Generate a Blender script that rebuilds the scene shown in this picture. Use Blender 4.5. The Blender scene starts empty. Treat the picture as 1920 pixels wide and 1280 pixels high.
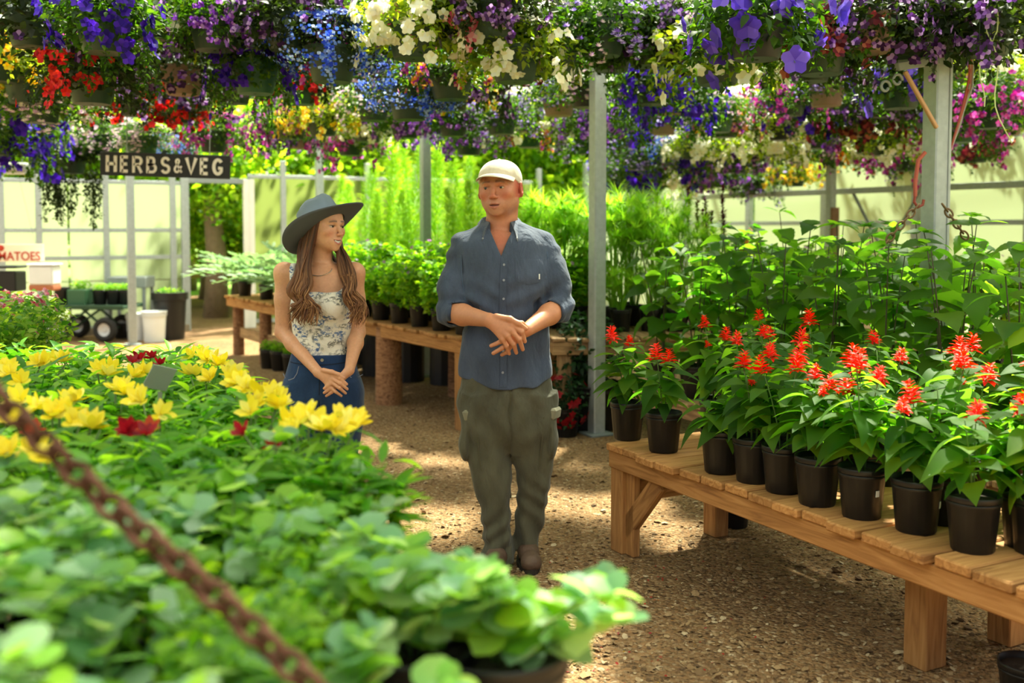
import bpy, math, random
import numpy as np
from mathutils import Vector, Matrix

# ------------------------------------------------------------------ camera
sc = bpy.context.scene
col = sc.collection
F, CX, Y0, H, PITCH = 1900.0, 960.0, 425.0, 1.57, math.radians(3.0)   # focal length and horizon in 1920x1280 pixels
CY = Y0 + F * math.tan(PITCH)
cam_data = bpy.data.cameras.new('camera')
cam = bpy.data.objects.new('camera', cam_data)
col.objects.link(cam)
cam.location = (0, 0, H)
cam.rotation_euler = (math.pi / 2 - PITCH, 0, 0)
cam_data.sensor_width = 36
cam_data.lens = F / 1920 * 36
cam_data.shift_y = (CY - 640) / 1920
cam_data.clip_start = 0.05
cam_data.clip_end = 300
cam_data.dof.use_dof = True
cam_data.dof.focus_distance = 4.35
cam_data.dof.aperture_fstop = 2.0
sc.camera = cam

# ------------------------------------------------------------------ light
world = bpy.data.worlds.new('sky')
sc.world = world
world.use_nodes = True
wb = world.node_tree.nodes['Background']
wb.inputs['Color'].default_value = (0.93, 0.97, 1.0, 1)
wb.inputs['Strength'].default_value = 0.36
sun_d = bpy.data.lights.new('sun', 'SUN')
sun_d.energy = 18.0
sun_d.angle = math.radians(3.0)
sun_d.color = (1.0, 0.93, 0.80)
sun = bpy.data.objects.new('sun', sun_d)
col.objects.link(sun)
SUN_EL, SUN_AZ = math.radians(58), math.radians(20)     # behind the scene, a little to the right
sdir = Vector((math.sin(SUN_AZ) * math.cos(SUN_EL), math.cos(SUN_AZ) * math.cos(SUN_EL), math.sin(SUN_EL)))
sun.rotation_euler = sdir.to_track_quat('Z', 'Y').to_euler()
sun.location = sdir * 30
sc.view_settings.view_transform = 'Standard'
sc.view_settings.look = 'None'
sc.view_settings.exposure = 0.92
sc.view_settings.gamma = 1.0
sc.view_settings.use_curve_mapping = False
sc.cycles.max_bounces = 5
sc.cycles.diffuse_bounces = 2
sc.cycles.transmission_bounces = 3
sc.cycles.glossy_bounces = 2
sc.cycles.transparent_max_bounces = 8
sc.cycles.caustics_reflective = False
sc.cycles.caustics_refractive = False

# ------------------------------------------------------------------ helpers
rng = random.Random(7)
nr = np.random.default_rng(7)
PI = math.pi
AX = Vector((-0.462, 0.887, 0))      # long axis of the greenhouse
AV = Vector((0.887, 0.462, 0))       # across it
ROTZ = math.radians(27.5)            # turns +Y onto AX


def pix(x, y, d):
    """World point seen at pixel x, y at forward distance d."""
    dz = -F * math.sin(PITCH) + (CY - y) * math.cos(PITCH)
    dy = F * math.cos(PITCH) + (CY - y) * math.sin(PITCH)
    t = d / dy
    return Vector(((x - CX) * t, d, H + dz * t))


def pixz(x, y, z=0.0):
    """World point seen at pixel x, y on the level plane z."""
    dz = -F * math.sin(PITCH) + (CY - y) * math.cos(PITCH)
    dy = F * math.cos(PITCH) + (CY - y) * math.sin(PITCH)
    t = (z - H) / dz
    return Vector(((x - CX) * t, dy * t, z))


def srgb(h):
    if isinstance(h, str):
        h = h.lstrip('#')
        c = [int(h[i:i + 2], 16) / 255 for i in (0, 2, 4)]
    else:
        c = list(h)
    return tuple((v / 12.92 if v <= 0.04045 else ((v + 0.055) / 1.055) ** 2.4) for v in c) + (1.0,)


def nmat(name):
    m = bpy.data.materials.new(name)
    m.use_nodes = True
    nt = m.node_tree
    b = nt.nodes['Principled BSDF']
    return m, nt, b


def N(nt, typ, **kw):
    n = nt.nodes.new(typ)
    for k, v in kw.items():
        if k.startswith('_'):
            setattr(n, k[1:], v)
        else:
            n.inputs[k.replace('__', ' ')].default_value = v
    return n


def ramp(nt, fac, stops, interp='LINEAR'):
    r = nt.nodes.new('ShaderNodeValToRGB')
    r.color_ramp.interpolation = interp
    e = r.color_ramp.elements
    while len(e) > 1:
        e.remove(e[-1])
    e[0].position, e[0].color = stops[0][0], srgb(stops[0][1])
    for p, c in stops[1:]:
        q = e.new(p)
        q.color = srgb(c)
    if fac is not None:
        nt.links.new(fac, r.inputs['Fac'])
    return r.outputs['Color']


def mixc(nt, fac, a, b, mode='MIX'):
    m = nt.nodes.new('ShaderNodeMix')
    m.data_type = 'RGBA'
    m.blend_type = mode
    for sock, v in ((m.inputs[0], fac), (m.inputs[6], a), (m.inputs[7], b)):
        if hasattr(v, 'links'):
            nt.links.new(v, sock)
        else:
            sock.default_value = v
    return m.outputs[2]


def plain(name, c, rough=0.6, metal=0.0, spec=0.5, var=0.0, vscale=8.0, bump=0.0, bscale=60.0, coord='Object', bdist=0.01):
    """A single colour with cloudy variation and fine relief."""
    m, nt, b = nmat(name)
    b.inputs['Roughness'].default_value = rough
    b.inputs['Metallic'].default_value = metal
    b.inputs['Specular IOR Level'].default_value = spec
    tc = N(nt, 'ShaderNodeTexCoord')
    base = srgb(c)
    if var:
        nz = N(nt, 'ShaderNodeTexNoise', Scale=vscale, Detail=5.0)
        nt.links.new(tc.outputs[coord], nz.inputs['Vector'])
        d = tuple(max(0, v * (1 - var)) for v in base[:3]) + (1,)
        l = tuple(min(1, v * (1 + var)) for v in base[:3]) + (1,)
        nt.links.new(mixc(nt, nz.outputs['Fac'], d, l), b.inputs['Base Color'])
    else:
        b.inputs['Base Color'].default_value = base
    if bump:
        n2 = N(nt, 'ShaderNodeTexNoise', Scale=bscale, Detail=6.0)
        nt.links.new(tc.outputs[coord], n2.inputs['Vector'])
        bp = N(nt, 'ShaderNodeBump', Strength=bump, Distance=bdist)
        nt.links.new(n2.outputs['Fac'], bp.inputs['Height'])
        nt.links.new(bp.outputs['Normal'], b.inputs['Normal'])
    return m


def rnd_fac(nt):
    """A random number for each object and each loose piece of it."""
    oi = N(nt, 'ShaderNodeObjectInfo')
    ge = N(nt, 'ShaderNodeNewGeometry')
    ad = N(nt, 'ShaderNodeMath', _operation='ADD')
    nt.links.new(oi.outputs['Random'], ad.inputs[0])
    nt.links.new(ge.outputs['Random Per Island'], ad.inputs[1])
    fr = N(nt, 'ShaderNodeMath', _operation='FRACT')
    nt.links.new(ad.outputs[0], fr.inputs[0])
    return fr.outputs[0]


def leafmat(name, cols, trans=None, tfac=0.4, rough=0.5, spec=0.28, interp='LINEAR', tboost=1.5, ttint=(1.0, 1.0, 0.45), dk=0.5):
    """Thin leaf or petal: reflects, and lets light through."""
    m, nt, b = nmat(name)
    green = ttint[2] <= .46 and ttint[1] > 1
    if green:                       # sunlit leaves lean to yellow
        ttint = (ttint[0] * 1.35, ttint[1], ttint[2])
    f = rnd_fac(nt)
    n = len(cols)
    stops = [((i / max(1, n - 1)) if interp == 'LINEAR' else i / n, c) for i, c in enumerate(cols)]
    c = ramp(nt, f, stops, interp)
    nt.links.new(mixc(nt, 1.0, c, (dk * (1.12 if green else 1), dk, dk * (.85 if green else 1), 1), 'MULTIPLY'), b.inputs['Base Color'])
    b.inputs['Roughness'].default_value = rough
    b.inputs['Specular IOR Level'].default_value = spec
    tr = N(nt, 'ShaderNodeBsdfTranslucent')
    tc = mixc(nt, 1.0, c, tuple(tboost * t for t in ttint) + (1,), 'MULTIPLY') if trans is None else ramp(nt, f, [(0, trans[0]), (1, trans[-1])])
    nt.links.new(tc, tr.inputs['Color'])
    mx = N(nt, 'ShaderNodeMixShader', Fac=tfac)
    nt.links.new(b.outputs[0], mx.inputs[1])
    nt.links.new(tr.outputs[0], mx.inputs[2])
    out = nt.nodes['Material Output']
    nt.links.new(mx.outputs[0], out.inputs['Surface'])
    return m


def mesh_np(name, V, faces, mat=None, smooth=True):
    """Fast mesh from a vertex array and a list of face arrays (each n x k)."""
    me = bpy.data.meshes.new(name)
    V = np.asarray(V, dtype=np.float32)
    if isinstance(faces, np.ndarray):
        faces = [faces]
    fl = [np.asarray(f, dtype=np.int32) for f in faces if len(f)]
    loops = np.concatenate([f.ravel() for f in fl])
    tot = np.concatenate([np.full(len(f), f.shape[1], dtype=np.int32) for f in fl])
    start = np.concatenate([[0], np.cumsum(tot)[:-1]]).astype(np.int32)
    me.vertices.add(len(V))
    me.vertices.foreach_set('co', V.ravel())
    me.loops.add(len(loops))
    me.loops.foreach_set('vertex_index', loops)
    me.polygons.add(len(tot))
    me.polygons.foreach_set('loop_start', start)
    me.polygons.foreach_set('use_smooth', np.full(len(tot), smooth, dtype=bool))
    me.update(calc_edges=True)
    me.validate()
    if mat:
        me.materials.append(mat)
    return me


def O(name, data, parent=None, loc=(0, 0, 0), rot=(0, 0, 0), scale=1.0, **props):
    o = bpy.data.objects.new(name, data)
    o.location = loc
    o.rotation_euler = rot
    o.scale = (scale,) * 3 if isinstance(scale, (int, float)) else scale
    o.parent = parent
    for k, v in props.items():
        o[k] = v
    col.objects.link(o)
    return o


def thing(name, label, cat, loc=(0, 0, 0), rz=0.0, group=None, scale=1.0):
    o = O(name, None, None, loc, (0, 0, rz), scale)
    o.empty_display_size = 0.05
    o['label'], o['category'] = label, cat
    if group:
        o['group'] = group
    return o


def tag(o, label, cat, group=None):
    o['label'], o['category'] = label, cat
    if group:
        o['group'] = group
    return o


class MB:
    """Collects boxes, tubes and lathes; build() links them as one mesh object."""

    def __init__(s):
        s.V, s.F, s.n = [], [], 0

    def add(s, V, Fs):
        V = [tuple(v) for v in V]
        s.V += V
        s.F += [tuple(i + s.n for i in f) for f in Fs]
        s.n += len(V)
        return s

    def box(s, c, size, M=None, bev=0.0):
        x, y, z = [v / 2 for v in size]
        b = min(bev, x * .9, y * .9, z * .9)
        M = M or Matrix()
        c = Vector(c)
        if b <= 0:
            P = [(sx * x, sy * y, sz * z) for sx in (-1, 1) for sy in (-1, 1) for sz in (-1, 1)]
            Fs = [(0, 1, 3, 2), (4, 6, 7, 5), (0, 4, 5, 1), (2, 3, 7, 6), (0, 2, 6, 4), (1, 5, 7, 3)]
        else:
            P, idx = [], {}
            for sx in (-1, 1):
                for sy in (-1, 1):
                    for sz in (-1, 1):
                        for a in range(3):
                            q = [sx * (x - b), sy * (y - b), sz * (z - b)]
                            q[a] = (sx, sy, sz)[a] * (x, y, z)[a]
                            idx[(sx, sy, sz, a)] = len(P)
                            P.append(tuple(q))
            Fs = []
            for a in range(3):
                o1, o2 = [(1, 2), (0, 2), (0, 1)][a]
                for sg in (-1, 1):
                    q = []
                    for p1, p2 in ((-1, -1), (1, -1), (1, 1), (-1, 1)):
                        k = [0, 0, 0]
                        k[a], k[o1], k[o2] = sg, p1, p2
                        q.append(idx[(*k, a)])
                    flip = (sg < 0) ^ (a == 1)
                    Fs.append(tuple(q[::-1]) if flip else tuple(q))
                for p1 in (-1, 1):
                    for p2 in (-1, 1):
                        ka, kb = [0, 0, 0], [0, 0, 0]
                        ka[a], ka[o1], ka[o2] = -1, p1, p2
                        kb[a], kb[o1], kb[o2] = 1, p1, p2
                        q = (idx[(*ka, o1)], idx[(*kb, o1)], idx[(*kb, o2)], idx[(*ka, o2)])
                        Fs.append(q)
            for sx in (-1, 1):
                for sy in (-1, 1):
                    for sz in (-1, 1):
                        Fs.append(tuple(idx[(sx, sy, sz, a)] for a in range(3)))
        return s.add([c + (M @ Vector(p)) for p in P], Fs)

    def beam(s, a, b, w, h, bev=0.004, up=(0, 0, 1)):
        """A board from a to b, w wide and h high."""
        a, b = Vector(a), Vector(b)
        y = (b - a).normalized()
        x = y.cross(Vector(up)).normalized()
        z = x.cross(y)
        M = Matrix((x, y, z)).transposed()
        return s.box((a + b) / 2, (w, (b - a).length, h), M, bev)

    def tube(s, pts, rad, n=8, cap=True):
        pts = [Vector(p) for p in pts]
        if isinstance(rad, (int, float)):
            rad = [rad] * len(pts)
        V, Fs = [], []
        t0 = (pts[1] - pts[0]).normalized()
        up = Vector((0, 0, 1)) if abs(t0.z) < .9 else Vector((1, 0, 0))
        x = t0.cross(up).normalized()
        for i, p in enumerate(pts):
            t = (pts[min(i + 1, len(pts) - 1)] - pts[max(i - 1, 0)])
            t = t.normalized() if t.length > 1e-9 else t0
            x = (x - t * x.dot(t)).normalized()
            y = t.cross(x)
            for k in range(n):
                a = 2 * PI * k / n
                V.append(p + (x * math.cos(a) + y * math.sin(a)) * rad[i])
        for i in range(len(pts) - 1):
            for k in range(n):
                k2 = (k + 1) % n
                Fs.append((i * n + k, i * n + k2, (i + 1) * n + k2, (i + 1) * n + k))
        if cap:
            Fs.append(tuple(range(n - 1, -1, -1)))
            Fs.append(tuple((len(pts) - 1) * n + k for k in range(n)))
        return s.add(V, Fs)

    def lathe(s, prof, n=24, c=(0, 0, 0), rib=0.0, ribs=0):
        V, Fs = [], []
        for r, z in prof:
            for k in range(n):
                a = 2 * PI * k / n
                V.append((c[0] + r * math.cos(a), c[1] + r * math.sin(a), c[2] + z))
        for i in range(len(prof) - 1):
            for k in range(n):
                k2 = (k + 1) % n
                Fs.append((i * n + k, i * n + k2, (i + 1) * n + k2, (i + 1) * n + k))
        return s.add(V, Fs)

    def mesh(s, name, mat, smooth=False):
        me = bpy.data.meshes.new(name)
        me.from_pydata(s.V, [], s.F)
        me.update()
        if mat:
            me.materials.append(mat)
        if smooth:
            me.polygons.foreach_set('use_smooth', [True] * len(me.polygons))
            if smooth != 'all':
                me.set_sharp_from_angle(angle=math.radians(40))
        return me

    def build(s, name, mat, parent=None, smooth=False, **props):
        return O(name, s.mesh(name, mat, smooth), parent, **props)


def struct(o):
    o['kind'] = 'structure'
    return o


# ---- leaves: a template is (verts, tris/quads) with the base at 0, the blade along +Y and its face up
def leaf_tpl(wfun, n=5, fold=0.15, droop=0.25, curl=0.0, serr=0.0):
    V, Fs = [], []
    for i in range(n + 1):
        t = i / n
        w = max(wfun(t), 0.0)
        z0 = -droop * t * t
        y = t * (1 - 0.15 * droop * t)
        V.append((0, y, z0))
        if 0 < i < n or w > 0.02:
            e = serr if i % 2 else -serr
            for sx in (-1, 1):
                V.append((sx * w * (1 + e), y - 0.03 * abs(w), z0 + fold * w - curl * w * w))
        else:
            V.append((0, y, z0))
            V.append((0, y, z0))
    for i in range(n):
        a, b = i * 3, (i + 1) * 3
        Fs.append((a, b, b + 1, a + 1))
        Fs.append((a, a + 2, b + 2, b))
    V = np.array(V, dtype=np.float32)
    tri = []
    for q in Fs:
        P = [tuple(V[k]) for k in q]
        keep = [k for j, k in enumerate(q) if P[j] != P[j - 1]]
        if len(keep) >= 3:
            tri.append((keep[0], keep[1], keep[2]))
            if len(keep) == 4:
                tri.append((keep[0], keep[2], keep[3]))
    T = np.array(tri, dtype=np.int32)
    used = np.unique(T)
    mp = -np.ones(len(V), dtype=np.int32)
    mp[used] = np.arange(len(used))
    return V[used], mp[T]


def rotmats(az, pitch, roll):
    """Leaf frames: az turns about Z, pitch lifts the blade, roll turns it about its own length."""
    az, pitch, roll = np.broadcast_arrays(*[np.asarray(v, dtype=np.float64) for v in (az, pitch, roll)])
    ca, sa, cp, sp, cr, sr = np.cos(az), np.sin(az), np.cos(pitch), np.sin(pitch), np.cos(roll), np.sin(roll)
    Yv = np.stack([-sa * cp, ca * cp, sp], -1)
    X0 = np.stack([ca, sa, np.zeros_like(ca)], -1)
    Z0 = np.cross(X0, Yv)
    Xv = X0 * cr[..., None] + Z0 * sr[..., None]
    Zv = Z0 * cr[..., None] - X0 * sr[..., None]
    return np.stack([Xv, Yv, Zv], -1)


class Scatter:
    """Gathers many copies of small templates into one mesh."""

    def __init__(s):
        s.V, s.F, s.n = [], {3: [], 4: []}, 0

    def put(s, tpl, pos, R, scale):
        tv, tf = tpl
        pos = np.asarray(pos, dtype=np.float64).reshape(-1, 3)
        m = len(pos)
        if m == 0:
            return s
        scale = np.asarray(scale, dtype=np.float64)
        if scale.ndim == 0:
            scale = np.full(m, float(scale))
        sv = tv[None] * (scale[:, None, None] if scale.ndim == 1 else scale[:, None, :])
        V = np.einsum('nij,nkj->nki', R, sv) + pos[:, None]
        off = s.n + np.arange(m)[:, None, None] * len(tv)
        s.V.append(V.reshape(-1, 3))
        s.F[tf.shape[1]].append((tf[None] + off).reshape(-1, tf.shape[1]))
        s.n += m * len(tv)
        return s

    def raw(s, V, Fq):
        V = np.asarray(V, dtype=np.float64).reshape(-1, 3)
        Fq = np.asarray(Fq, dtype=np.int64)
        s.V.append(V)
        s.F[Fq.shape[1]].append(Fq + s.n)
        s.n += len(V)
        return s

    def mesh(s, name, mat, smooth=True):
        fs = [np.concatenate(v) for v in s.F.values() if v]
        return mesh_np(name, np.concatenate(s.V), fs, mat, smooth)


def tube_np(pts, rad, n=5):
    """A thin open tube as arrays (verts, quads)."""
    m = MB()
    m.tube(pts, rad, n, cap=False)
    return np.array(m.V), np.array(m.F)


def merge_tpl(*tpls):
    V, Fs, n = [], [], 0
    for v, f in tpls:
        V.append(v)
        Fs.append(f + n)
        n += len(v)
    return np.concatenate(V), np.concatenate(Fs)


def eul(R):
    return Matrix([list(map(float, r)) for r in R]).to_euler()

# ================================================================== the setting
# --- gravel floor
m, nt, b = nmat('gravel')
tc = N(nt, 'ShaderNodeTexCoord')
lo = N(nt, 'ShaderNodeTexNoise', Scale=.9, Detail=5.0)
vo = N(nt, 'ShaderNodeTexVoronoi', Scale=62.0)
vo2 = N(nt, 'ShaderNodeTexVoronoi', Scale=150.0)
fi = N(nt, 'ShaderNodeTexNoise', Scale=45.0, Detail=8.0, Roughness=.7)
for q in (lo, vo, vo2, fi):
    nt.links.new(tc.outputs['Object'], q.inputs['Vector'])
dirt = ramp(nt, lo.outputs['Fac'], [(.32, '#7f5f42'), (.5, '#9c7751'), (.68, '#b08a60')])
sep = N(nt, 'ShaderNodeSeparateColor')
nt.links.new(vo.outputs['Color'], sep.inputs[0])
stone = ramp(nt, sep.outputs[0], [(0, '#4c3b2c'), (.35, '#7d644a'), (.7, '#9c805e'), (1, '#bda685')])
msk = ramp(nt, fi.outputs['Fac'], [(.42, '#000000'), (.58, '#ffffff')])
nt.links.new(mixc(nt, msk, dirt, stone), b.inputs['Base Color'])
b.inputs['Roughness'].default_value = .95
b.inputs['Specular IOR Level'].default_value = .15
b1 = N(nt, 'ShaderNodeBump', Strength=.8, Distance=.02)
b1.invert = True
nt.links.new(vo.outputs['Distance'], b1.inputs['Height'])
b2 = N(nt, 'ShaderNodeBump', Strength=.6, Distance=.01)
nt.links.new(fi.outputs['Fac'], b2.inputs['Height'])
nt.links.new(b1.outputs[0], b2.inputs['Normal'])
nt.links.new(b2.outputs[0], b.inputs['Normal'])
GRAVEL = m
fl = MB()
fl.box((0, 9.5, -.05), (30, 27, .1))
fl = struct(fl.build('floor', GRAVEL))
# lawn and path beyond the greenhouse
lawn = plain('lawn_grass', '#7da33a', .9, var=.35, vscale=1.5, bump=.8, bscale=40, bdist=.05)
struct(MB().box((0, 70, -.12), (200, 160, .1)).build('ground', lawn))

# loose stones, a few thousand, joined
st = Scatter()
oct_v = np.array([(1, 0, 0), (-1, 0, 0), (0, 1, 0), (0, -1, 0), (0, 0, .7), (0, 0, -.5), (.7, .7, .3), (-.7, .7, .3), (-.7, -.7, .3), (.7, -.7, .3)], dtype=np.float64)
oct_f = np.array([(0, 6, 4), (6, 2, 4), (2, 7, 4), (7, 1, 4), (1, 8, 4), (8, 3, 4), (3, 9, 4), (9, 0, 4), (0, 5, 6), (6, 5, 2), (2, 5, 7), (7, 5, 1), (1, 5, 8), (8, 5, 3), (3, 5, 9), (9, 5, 0)])
n = 15000
d = 2.9 + 6.5 * nr.random(n) ** 1.5
x = (nr.random(n) * 1250 + 700 - CX) / F * d
r_ = np.exp(nr.normal(math.log(.0055), .45, n))
R = rotmats(nr.random(n) * 6.28, nr.normal(0, .3, n), nr.normal(0, .3, n))
st.put((oct_v, oct_f), np.stack([x, d, r_ * .25], -1), R, np.stack([r_ * (1 + .5 * nr.random(n)), r_, r_ * .7], -1))
smat = plain('pebble', '#a08a6c', .9, spec=.2)
nt = smat.node_tree
nt.links.new(ramp(nt, rnd_fac(nt), [(0, '#5e4935'), (.4, '#8c704f'), (.75, '#a88b66'), (1, '#c6b393')]), nt.nodes['Principled BSDF'].inputs['Base Color'])
o = O('gravel', st.mesh('gravel', smat, False), None)
o['kind'] = 'stuff'
o['label'] = 'loose tan and grey gravel stones spread over the path'
# fallen petals
pt = Scatter()
n = 140
d = 3.0 + 1.8 * nr.random(n)
x = (nr.normal(1190, 110, n) - CX) / F * d
pt.put(leaf_tpl(lambda t: .32 * math.sin(PI * t) ** .7, 3, .3, .2), np.stack([x, d, np.full(n, .012)], -1), rotmats(nr.random(n) * 6.28, nr.normal(.1, .2, n), nr.normal(0, .4, n)), nr.uniform(.008, .017, n))
o = O('fallen_petals', pt.mesh('fallen_petals', leafmat('fallen_petal', ['#c62a1e', '#d4402e', '#b0304a', '#d8b040'], tfac=.2)), None)
o['kind'] = 'stuff'
o['label'] = 'red flower petals scattered on the gravel'

# --- metals
galv = plain('galvanised_steel', '#a9b0b2', .45, .35, var=.22, vscale=26, bump=.05)
galv_d = plain('galvanised_dull', '#8c9496', .6, .25, var=.2, vscale=12)
rust = plain('rusty_iron', '#573220', .9, .2, var=.5, vscale=60, bump=.5, bscale=200)


def poly(name, tint, clear, trans):
    m, nt, b = nmat(name)
    b.inputs['Base Color'].default_value = srgb(tint)
    b.inputs['Roughness'].default_value = .5
    tr = N(nt, 'ShaderNodeBsdfTranslucent')
    tr.inputs['Color'].default_value = srgb(tint)
    tp = N(nt, 'ShaderNodeBsdfTransparent')
    tp.inputs['Color'].default_value = srgb(tint)
    m1 = N(nt, 'ShaderNodeMixShader', Fac=trans)
    m2 = N(nt, 'ShaderNodeMixShader', Fac=clear)
    nt.links.new(b.outputs[0], m1.inputs[1])
    nt.links.new(tr.outputs[0], m1.inputs[2])
    nt.links.new(m1.outputs[0], m2.inputs[1])
    nt.links.new(tp.outputs[0], m2.inputs[2])
    nt.links.new(m2.outputs[0], nt.nodes['Material Output'].inputs['Surface'])
    return m


POLY = poly('wall_polycarbonate', '#c6cfb2', .14, .85)
ROOF = poly('roof_polycarbonate', '#f6faf4', .78, .8)


def wall_frame(root, A, B, z0, z1, posts, rails, pw=.07):
    """Posts (fractions along A-B) and rails (heights) of a glazed wall, each a part."""
    A, B = Vector(A), Vector(B)
    for t in posts:
        p = A.lerp(B, t)
        MB().beam((p.x, p.y, z0), (p.x, p.y, z1), pw, pw, .004, up=(B - A)).build('post', galv, root)
    for z in rails:
        MB().beam((A.x, A.y, z), (B.x, B.y, z), .04, .06, .004).build('rail', galv, root)


def panes(root, A, B, ts, zs, off, mat=None):
    A, B = Vector(A), Vector(B)
    nrm = (B - A).cross(Vector((0, 0, 1))).normalized()
    for t0, t1 in zip(ts[:-1], ts[1:]):
        for a, b_ in zip(zs[:-1], zs[1:]):
            p, q = A.lerp(B, t0 + .004), A.lerp(B, t1 - .004)
            m = MB().beam((p.x, p.y, (a + b_) / 2) + Vector((0, 0, 0)) if False else Vector((p.x, p.y, (a + b_) / 2)) - nrm * off, Vector((q.x, q.y, (a + b_) / 2)) - nrm * off, .010, (b_ - a) - .012, 0)
            m.build('pane', mat or POLY, root)


# --- end wall at the far side, left of the doorway, with the doorway and what is right of it
EW = 15.3


def ew(px, d=None):
    """Point on the end wall's foot line at pixel column px."""
    # line through (px 350, EW) with direction AV
    p0 = Vector(((350 - CX) / F * EW, EW, 0))
    k = (px - CX) / F
    t = (p0.x - k * p0.y) / (k * AV.y - AV.x)
    return p0 + AV * t


wl = struct(O('wall_far', None))
a, b_ = ew(-160), ew(352)
L = (b_ - a).length
fr = [((ew(p) - a).length / L) for p in (-160, -60, 4, 74, 130, 200, 244, 325, 346)]
zs = [.12, .78, 1.12, 1.52, 2.22]
wall_frame(wl, a, b_, 0, 2.4, [fr[i] for i in (0, 1, 2, 3, 5, 6, 7, 8)], [.10, 1.12, 1.52, 2.22], .085)
panes(wl, a, b_, fr, zs, .06)
struct(MB().beam(a + Vector((0, 0, .02)), b_ + Vector((0, 0, .02)), .12, .16, .01).build('trim_1', plain('sill_timber', '#8d7f6a', .9, var=.3)))
wr = struct(O('wall_back', None))
a2, b2_ = ew(466), ew(1010)
L2 = (b2_ - a2).length
fr2 = [((ew(p) - a2).length / L2) for p in (466, 532, 598, 690, 780, 880, 1010)]
wall_frame(wr, a2, b2_, 0, 2.6, fr2[1:], [.10, 1.05, 2.35], .08)
panes(wr, a2, b2_, fr2, [.12, 1.05, 2.35], .06, poly('wall_polycarbonate_green', '#b0bb86', .12, .85))
# door posts and header
dr = struct(O('door_1', None))
for px, w_, mt in ((351, .07, galv), (463, .09, plain('white_paint', '#e6e4dc', .6, var=.1)), (472, .09, plain('white_paint', '#e6e4dc', .6, var=.1))):
    p = ew(px)
    MB().beam((p.x, p.y, 0), (p.x, p.y, 2.3), w_, w_, .005, up=AV).build('door_post', mt, dr)
MB().beam(ew(340) + Vector((0, 0, 2.27)), ew(476) + Vector((0, 0, 2.27)), .06, .08).build('door_header', galv_d, dr)

# --- right wall with its long rail
R0 = pix(1920, 348, 10.3)
R0.z = 0
R1 = R0 + AX * 9.5 + Vector((-.2, 0, 0))
RA = R0 - AX * 4
ra, rb = RA + AV * .9, R1 + AV * .9
ws = struct(O('wall_right', None))
wall_frame(ws, ra, rb, 0, 2.75, [i / 9 for i in range(10)], [.1, 1.62, 2.6], .09)
panes(ws, ra, rb, [i / 9 for i in range(10)], [.12, 1.62, 2.6], -.06, poly('wall_polycarbonate_pale', '#c4cdb6', .10, .85))
rl = O('pipe_rail', None)
tag(rl, 'long horizontal galvanised rail running along the wall behind the leafy plants', 'rail')
MB().beam(RA + Vector((0, 0, 2.0)), R1 + Vector((0, 0, 2.0)), .05, .07).build('bar', galv, rl)
for t in (.1, .42, .72, .98):
    p = RA.lerp(R1, t)
    MB().beam((p.x, p.y, 0), (p.x, p.y, 2.0), .05, .05).build('upright', galv_d, rl)
    MB().beam((p.x, p.y, 1.25), p + AX * .5 + Vector((0, 0, 1.98)), .03, .03).build('brace', galv_d, rl)
    MB().beam((p.x, p.y, 1.25), p - AX * .5 + Vector((0, 0, 1.98)), .03, .03).build('brace', galv_d, rl)

# --- roof: purlins and clear sheets
rf = struct(O('ceiling', None))
RZ = 3.75
o_ = Vector((0, 9.0, 0))
for i in range(-5, 6):
    c = o_ + AV * (i * 1.5)
    MB().beam(c - AX * 9 + Vector((0, 0, RZ)), c + AX * 8.5 + Vector((0, 0, RZ)), .06, .10).build('purlin', galv_d, rf)
for i in range(-3, 4):
    c = o_ + AX * (i * 2.7)
    MB().beam(c - AV * 8 + Vector((0, 0, RZ - .1)), c + AV * 8 + Vector((0, 0, RZ - .1)), .07, .12).build('truss', galv_d, rf)
for i in range(-5, 5):
    c = o_ + AV * (i * 1.5 + .75)
    MB().beam(c - AX * 9 + Vector((0, 0, RZ + .06)), c + AX * 8.5 + Vector((0, 0, RZ + .06)), 1.46, .012, 0).build('roof_sheet', ROOF, rf)

for k in range(14, 56):
    c = Vector((0, 9, 0)) + AV * (-12 + .35 * k) + AX * .2
    MB().tube([c - AX * 7.5 + Vector((0, 0, RZ - .13)), c + AX * 7.5 + Vector((0, 0, RZ - .13))], .006, 5).build('basket_line', galv_d, rf)

# --- free-standing galvanised posts that carry the roof
POSTS = [(1120, 7.6, .10, 'galvanised steel post beside the man, behind the salvia bench'),
         (798, 10.6, .095, 'slim galvanised post between the woman and the man'),
         (1557, 12.2, .095, 'galvanised post with a timber splint behind the broad-leaved plants'),
         (600, 13.6, .09, 'narrow galvanised post behind the woman, beside the end wall'),
         (245, 13.4, .10, 'galvanised post beneath the herbs and veg sign')]
for px, d, w_, lab in POSTS:
    p = pix(px, 425, d)
    t = thing('steel_post', lab, 'post', (p.x, p.y, 0), ROTZ, 'galvanised roof posts')
    MB().box((0, 0, RZ / 2 - .08), (w_, w_, RZ - .16), None, .008).build('shaft', galv, t)
    MB().box((0, 0, .01), (w_ * 2, w_ * 2, .02), None, .004).build('base_plate', galv_d, t)
    if px == 1557:
        MB().box((0, -.07, 1.35), (w_ * 1.2, .04, .9), None, .006).build('timber_splint', plain('old_timber', '#8a6a52', .9, var=.3, vscale=14), t)
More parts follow.
